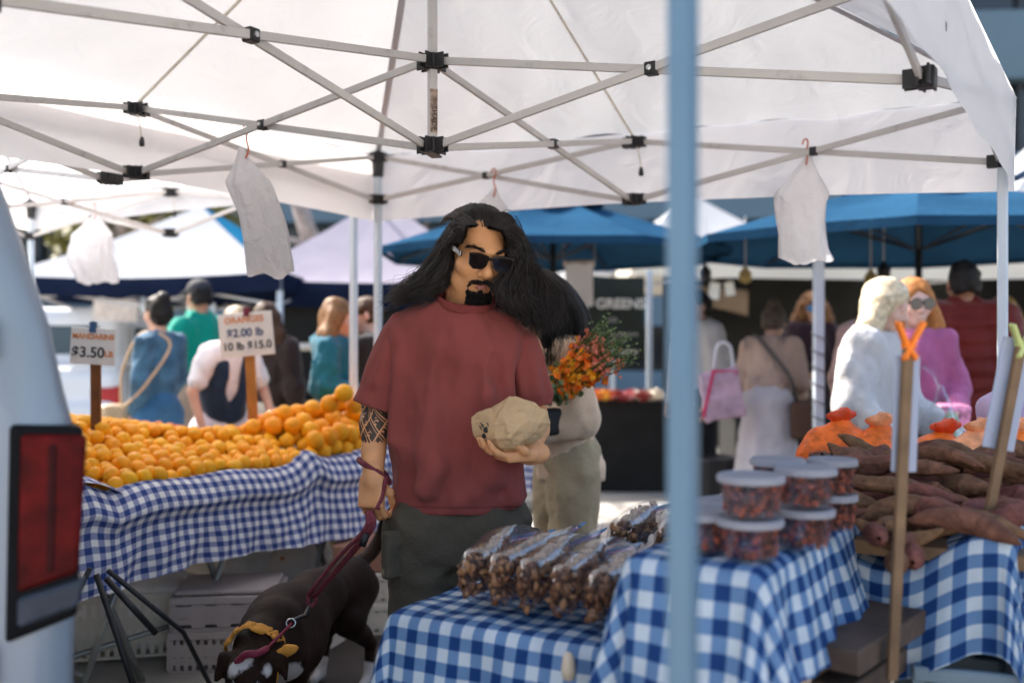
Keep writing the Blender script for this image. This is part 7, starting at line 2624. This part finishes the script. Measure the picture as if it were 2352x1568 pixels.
# ================================================================== PAPER BAG
def paper_bag():
    c = at(1173, 977, 2.79)
    t = thing('paper_bag', 'crumpled brown paper bag held against the maroon t-shirt', 'bag', c)
    from mathutils.geometry import delaunay_2d_cdt
    outl = [(1083, 960), (1094, 947), (1130, 935), (1171, 908), (1186, 909), (1225, 924), (1258, 944), (1263, 972), (1250, 1000), (1238, 1010), (1225, 1020), (1208, 1028), (1195, 1038), (1178, 1040), (1160, 1047), (1145, 1040), (1130, 1038), (1114, 1024), (1100, 1020), (1087, 1000)]
    inner = [(1118, 952, -.030), (1104, 972, -.022), (1150, 938, -.035), (1196, 936, -.040), (1162, 968, -.062), (1172, 1000, -.070), (1140, 1002, -.048), (1122, 1006, -.030), (1214, 962, -.060), (1226, 990, -.045), (1200, 1008, -.052), (1240, 966, -.036), (1184, 1024, -.045), (1156, 1026, -.040), (1212, 1014, -.030), (1110, 996, -.026), (1134, 972, -.050), (1188, 980, -.070)]
    pts2 = [Vector(((x - 1173) / 100, -(y - 977) / 100)) for x, y in outl] + [Vector(((x - 1173) / 100, -(y - 977) / 100)) for x, y, _ in inner]
    n_o = len(outl)
    vo, _, fo, *_r = delaunay_2d_cdt(pts2, [], [list(range(n_o))], 1, 1e-5)
    dep = [0.0] * n_o + [q[2] for q in inner]
    k_ = 2.79 / FPX
    Vf = [vec(v.x * 100 * k_, 0, v.y * 100 * k_) for v in vo]
    for i_, v in enumerate(Vf):
        j_ = min(range(len(pts2)), key=lambda q: (pts2[q] - vo[i_]).length)
        v[1] = dep[j_]
    nv_ = len(Vf)
    back = [vec(v[0] * .9, -v[1] * .8 + .012, v[2] * .9) for v in Vf]
    tris = [list(f) for f in fo] + [[i + nv_ for i in f][::-1] for f in fo]
    tris += [[i, (i + 1) % n_o, (i + 1) % n_o + nv_] for i in range(n_o)] + [[i, (i + 1) % n_o + nv_, i + nv_] for i in range(n_o)]
    bm = bmesh.new()
    bv = [bm.verts.new([float(c_) for c_ in v]) for v in Vf + back]
    for f in tris:
        try:
            bm.faces.new([bv[i] for i in f])
        except ValueError:
            pass
    bmesh.ops.triangulate(bm, faces=bm.faces)
    bmesh.ops.recalc_face_normals(bm, faces=bm.faces)
    bmesh.ops.subdivide_edges(bm, edges=bm.edges, cuts=7, use_grid_fill=True)
    bm.normal_update()
    P = np.array([v.co[:] for v in bm.verts]); nl_ = np.array([v.normal[:] for v in bm.verts])
    F_ = [[v.index for v in f.verts] for f in bm.faces]; bm.verts.index_update()
    F_ = [[v.index for v in f.verts] for f in bm.faces]; bm.free()
    Wp = P + .008 * np.stack([vnoise(P, 22, 1), vnoise(P, 22, 2), vnoise(P, 22, 3)], 1)
    P = P + nl_ * (.0065 * (np.abs(vnoise(Wp, 26, 4)) - .3) + .0042 * (np.abs(vnoise(Wp, 52, 5)) - .3))[:, None]
    me = new_mesh('paper', P, F_, False)
    kr = mat('kraft paper', (.56, .37, .20), .8, .10, 9, .3, 45, .2)
    link('paper', me, kr, t)
    # printed marks on the lower left side
    for (dx, dz, s_, tx) in ((-.083, -.006, .022, '\u25b3'), (-.068, -.022, .02, '\u25cb')):
        pass
    ink = mat('black print', (.02, .018, .015), .7)
    def on_surface(px, py):
        d_ = nrm(at(px, py, 2.76) - vec(0, 0, CAM_H))
        o_ = vec(0, 0, CAM_H) - c
        best = None
        rel = P - o_
        tt_ = rel @ d_
        per = np.linalg.norm(rel - tt_[:, None] * d_, axis=1)
        m_ = per < .006
        i = np.argmin(np.where(m_, tt_, 99))
        return P[i]
    mk = MB()
    for (px, py, rr) in ((1113, 986, .0085), (1108, 1002, .007)):
        q = on_surface(px, py) + vec(-.001, -.004, 0)
        R_ = rotm(90, 0, 30)
        mk.lathe([(rr * .55, 0), (rr, 0), (rr, .001), (rr * .55, .001)], q, 14, R_)
    for (px, py, w_) in ((1104, 972, .014), (1100, 980, .010), (1118, 972, .008)):
        q = on_surface(px, py) + vec(-.001, -.004, 0)
        mk.box(q, (w_, .001, .0025), rotm(0, 30, -30)); mk.box(q + vec(.002, 0, -.006), (w_ * .7, .001, .0022), rotm(0, 30, -30))
    mk.build('printed_marks', ink, t)
    return t
paper_bag()
# ================================================================== DOG
D0 = vec(*at(720, 1450, 3.5)[:2], 0)
dog = thing('dog', 'dark brown short haired dog with white face markings and a yellow bandana', 'dog', D0)
dp = lambda x, y, d: at(x, y, d) - D0


def dogz(x, d, z):
    return vec((x - 1176) / FPX * d, d, z) - D0


HD = dp(578, 1548, 2.92)          # middle of the skull
nose = dp(558, 1665, 2.76)
mz = nrm(nose - HD)
S = Sdf(.0085)
S.ell(dp(800, 1342, 3.78), (.085, .12, .10), rotm(0, 0, 15), .04)
S.chain([dp(795, 1335, 3.76), dp(722, 1372, 3.5), dp(655, 1432, 3.28), dp(625, 1452, 3.14)], [.085, .088, .118, .098], .05)
S.chain([dp(720, 1400, 3.48), dp(668, 1480, 3.25), dp(650, 1500, 3.13)], [.07, .098, .085], .05)
S.chain([dp(622, 1445, 3.12), dp(600, 1490, 3.02), HD], [.092, .078, .072], .04)
S.ell(HD, (.066, .075, .07), None, .03)
S.cone(HD + mz * .05, nose - mz * .02, .050, .034, .03)
S.ell(nose, (.022, .02, .018), None, .01)
for s, ex in ((-1, 545), (1, 617)):
    e0 = HD + vec(s * .05, .025, .045)
    S.chain([e0, e0 + vec(s * .035, -.01, .0), e0 + vec(s * .05, -.03, -.055)], [.022, .020, .010], .012, sc=(1, 1, 1))
# hind legs: knee forward, hock back, upright shank
for hx, kx, hkx, px_, dd in ((818, 800, 851, 846, 0.0), (765, 742, 748, 736, .06)):
    hip = dp(hx, 1350, 3.80 + dd); kn = dp(kx, 1425, 3.66 + dd); hk = dogz(hkx, 3.95 + dd, .155); pw = dogz(px_, 3.90 + dd, .03)
    S.chain([hip, kn], [.088, .062], .03); S.chain([kn, hk], [.056, .026], .02); S.chain([hk, pw], [.025, .021], .015)
    S.cone(pw, pw + vec(-.015, -.05, -.008), .024, .02, .01)
# front legs
for (x, d, off) in ((668, 3.17, 0), (612, 3.08, 0)):
    sh = dp(x, 1470, d); el = dogz(x + 8, d + .06, .27); wr = dogz(x + 6, d + .02, .11); pw = dogz(x + 4, d, .025)
    S.chain([sh, el, wr, pw], [.062, .04, .025, .024], .02); S.cone(pw, pw + vec(-.01, -.05, -.004), .026, .02, .01)
# tail
S.chain(smooth_curve([dp(815, 1300, 3.83), dp(850, 1272, 3.90), dp(872, 1240, 3.93), dp(881, 1205, 3.93), dp(880, 1165, 3.90)], 9), np.linspace(.030, .010, 9), .02)
S.disp.append(lambda P: .005 * vnoise(P, 14, 3) + .0015 * vnoise(P, 70, 4))
V, Q = S.mesh(); V = relax(V, Q, 2)


def dog_coat():
    m = mat('dark brown coat', (.019, .0085, .005), .6, .4, 9, .4, 220, .12)
    nt = m.node_tree; N = nt.nodes; L = nt.links; b = N['Principled BSDF']
    tc = N.new('ShaderNodeTexCoord')
    nz = N.new('ShaderNodeTexNoise'); nz.inputs['Scale'].default_value = 30; L.new(tc.outputs['Object'], nz.inputs['Vector'])
    tot = None
    spots = [(dp(572, 1512, 2.86), .020), (dp(556, 1522, 2.86), .022), (dp(540, 1540, 2.87), .025), (dp(607, 1522, 2.86), .018), (dp(617, 1536, 2.87), .02), (dogz(660, 3.05, .30), .07)]
    for h, dd in ((0, 0.0), (1, .06)):
        spots.append((dogz((846, 736)[h], 3.90 + dd, .01), .085))
    spots += [(dogz(672, 3.17, .0), .11), (dogz(616, 3.08, .0), .11)]
    for c_, r_ in spots:
        vd = N.new('ShaderNodeVectorMath'); vd.operation = 'DISTANCE'; L.new(tc.outputs['Object'], vd.inputs[0]); vd.inputs[1].default_value = [float(q) for q in c_]
        ad = N.new('ShaderNodeMath'); ad.operation = 'ADD'; L.new(vd.outputs['Value'], ad.inputs[0])
        mu = N.new('ShaderNodeMath'); mu.operation = 'MULTIPLY'; mu.inputs[1].default_value = .03; L.new(nz.outputs['Fac'], mu.inputs[0]); L.new(mu.outputs[0], ad.inputs[1])
        mr = N.new('ShaderNodeMapRange'); mr.inputs['From Min'].default_value = r_ + .018; mr.inputs['From Max'].default_value = r_ + .008; L.new(ad.outputs[0], mr.inputs['Value'])
        if tot is None:
            tot = mr.outputs[0]
        else:
            mx_ = N.new('ShaderNodeMath'); mx_.operation = 'MAXIMUM'; L.new(tot, mx_.inputs[0]); L.new(mr.outputs[0], mx_.inputs[1]); tot = mx_.outputs[0]
    mx = N.new('ShaderNodeMix'); mx.data_type = 'RGBA'
    L.new(tot, mx.inputs['Factor']); L.new(b.inputs['Base Color'].links[0].from_socket, mx.inputs['A']); mx.inputs['B'].default_value = (.6, .57, .55, 1)
    L.new(mx.outputs['Result'], b.inputs['Base Color'])
    return m


link('body', new_mesh('body', V, Q, True), dog_coat(), dog)
eyem = mat('dog eye', (.01, .008, .006), .1, spec=.8)
for s in (-1, 1):
    MB().lathe([(0, -.009), (.007, -.006), (.009, 0), (.007, .006), (0, .009)], HD + mz * .062 + vec(s * .034, -.036, .034), 10).build('eye', eyem, dog, smooth=True)
# bandana round the neck
BAND = mat('yellow bandana cloth', (.62, .27, .04), .8, .2, 14, .3, 60)
bd_ = thing('bandana', 'yellow orange bandana knotted round the dog neck', 'bandana', D0)
nc = dp(586, 1498, 3.0); na = nrm(dp(578, 1535, 2.92) - dp(622, 1445, 3.12))
ua = nrm(np.cross(na, [1, 0, 0])); va = np.cross(na, ua)
S = Sdf(.006)
pr_ = None
for a_ in np.linspace(0, 2 * PI, 33):
    q = nc + (ua * math.cos(a_) + va * math.sin(a_)) * (.090 + .004 * math.sin(a_ * 5))
    if pr_ is not None:
        S.cone(pr_ - na * .015, q + na * .015, .0065, .0065, .010)
    pr_ = q
S.disp.append(lambda P: .005 * vnoise(P, 50, 2))
sdf_obj('band', S, BAND, bd_, 1)
kq = dp(634, 1508, 2.93)
S = Sdf(.0055); S.ell(kq, (.016, .014, .014), None, .01)
S.chain([kq, kq + vec(.03, -.005, .022), kq + vec(.058, -.01, .024)], [.008, .014, .011], .01, sc=(1, .5, 1)); S.chain([kq, kq + vec(-.005, -.012, -.045), kq + vec(-.028, -.02, -.10)], [.008, .016, .012], .01, sc=(1, .5, 1))
S.disp.append(lambda P: .004 * vnoise(P, 60, 2))
sdf_obj('knot', S, BAND, bd_, 1)
# leash
ROPE = mat('maroon rope', (.20, .035, .05), .7, .5, 180, .6, 260)
ls = thing('dog_leash', 'maroon rope leash from the man\'s wrist to the dog collar', 'leash', (0, 0, 0))
w = at(857, 1070, 2.965)
loop = [w + vec(.040 * math.cos(a_) - .002 + .010 * max(0, math.cos(a_)), .034 * math.sin(a_), .012 * -math.cos(a_) * 1.6 - .03 * max(0, math.cos(a_)) ** 2) for a_ in np.linspace(0, 2 * PI, 36)]
MB().tube(loop, .0085, 8, cap=False).build('wrist_loop', ROPE, ls, smooth=True)
MB().tube(smooth_curve([loop[1], at(886, 1100, 2.93), at(880, 1130, 2.92), at(866, 1170, 2.91)], 14), .0072, 8).build('strand', ROPE, ls, smooth=True)
hb_ = at(848, 1196, 2.905)
c1 = at(716, 1368, 3.08)
for k, (ox, oz) in enumerate(((-.010, .004), (.0, -.004), (.011, .0))):
    pts = smooth_curve([hb_ + vec(ox * .6, 0, .03), hb_ + vec(ox, -.01, -.02), (hb_ + c1) / 2 + vec(ox * 1.2, .0, oz * 2 - .01), c1 + vec(ox * 1.1, 0, oz)], 20)
    MB().tube(pts, .0066, 8).build('strand', ROPE, ls, smooth=True)
MB().tube(smooth_curve([c1 + vec(-.011, 0, .004), c1 + vec(-.012, 0, -.022), c1 + vec(.0, 0, -.03), c1 + vec(.012, 0, -.018), c1 + vec(.012, 0, 0)], 14), .0066, 8).build('eye_splice', ROPE, ls, smooth=True)
MB().tube([hb_ + vec(-.006, -.008, -.035), hb_ + vec(-.020, -.008, -.07)], [.010, .012], 8).build('grip_toggle', BLACKPLASTIC, ls, smooth=True)
c2 = at(668, 1424, 3.02)
MB().tube([c1 + vec(-.004, -.003, -.028), c1 + vec(-.02, -.003, -.06), c2], [.006, .008, .005], 8).build('snap_hook', mat('dark metal', (.06, .06, .06), .35, .2, 20, metal=.9), ls, smooth=True)
rg_ = [c2 + vec(.014 * math.cos(a_), .004 * math.sin(a_), .012 * math.sin(a_) - .008) for a_ in np.linspace(0, 2 * PI, 16)]
MB().tube(rg_, .0025, 6, cap=False).build('ring', STEEL, ls, smooth=True)
c3 = at(612, 1490, 2.915)
MB().bar(c2 + vec(0, 0, -.012), c3, .018, .006, up=(0, -1, .3)).build('collar_strap', mat('maroon strap', (.2, .02, .045), .7, .3, 40), ls)
MB().tube(smooth_curve([c3, at(590, 1500, 2.86), at(565, 1502, 2.86), at(545, 1520, 2.88)], 12), .011, 8).build('collar_strap', mat('maroon strap', (.2, .02, .045)), ls, smooth=True)
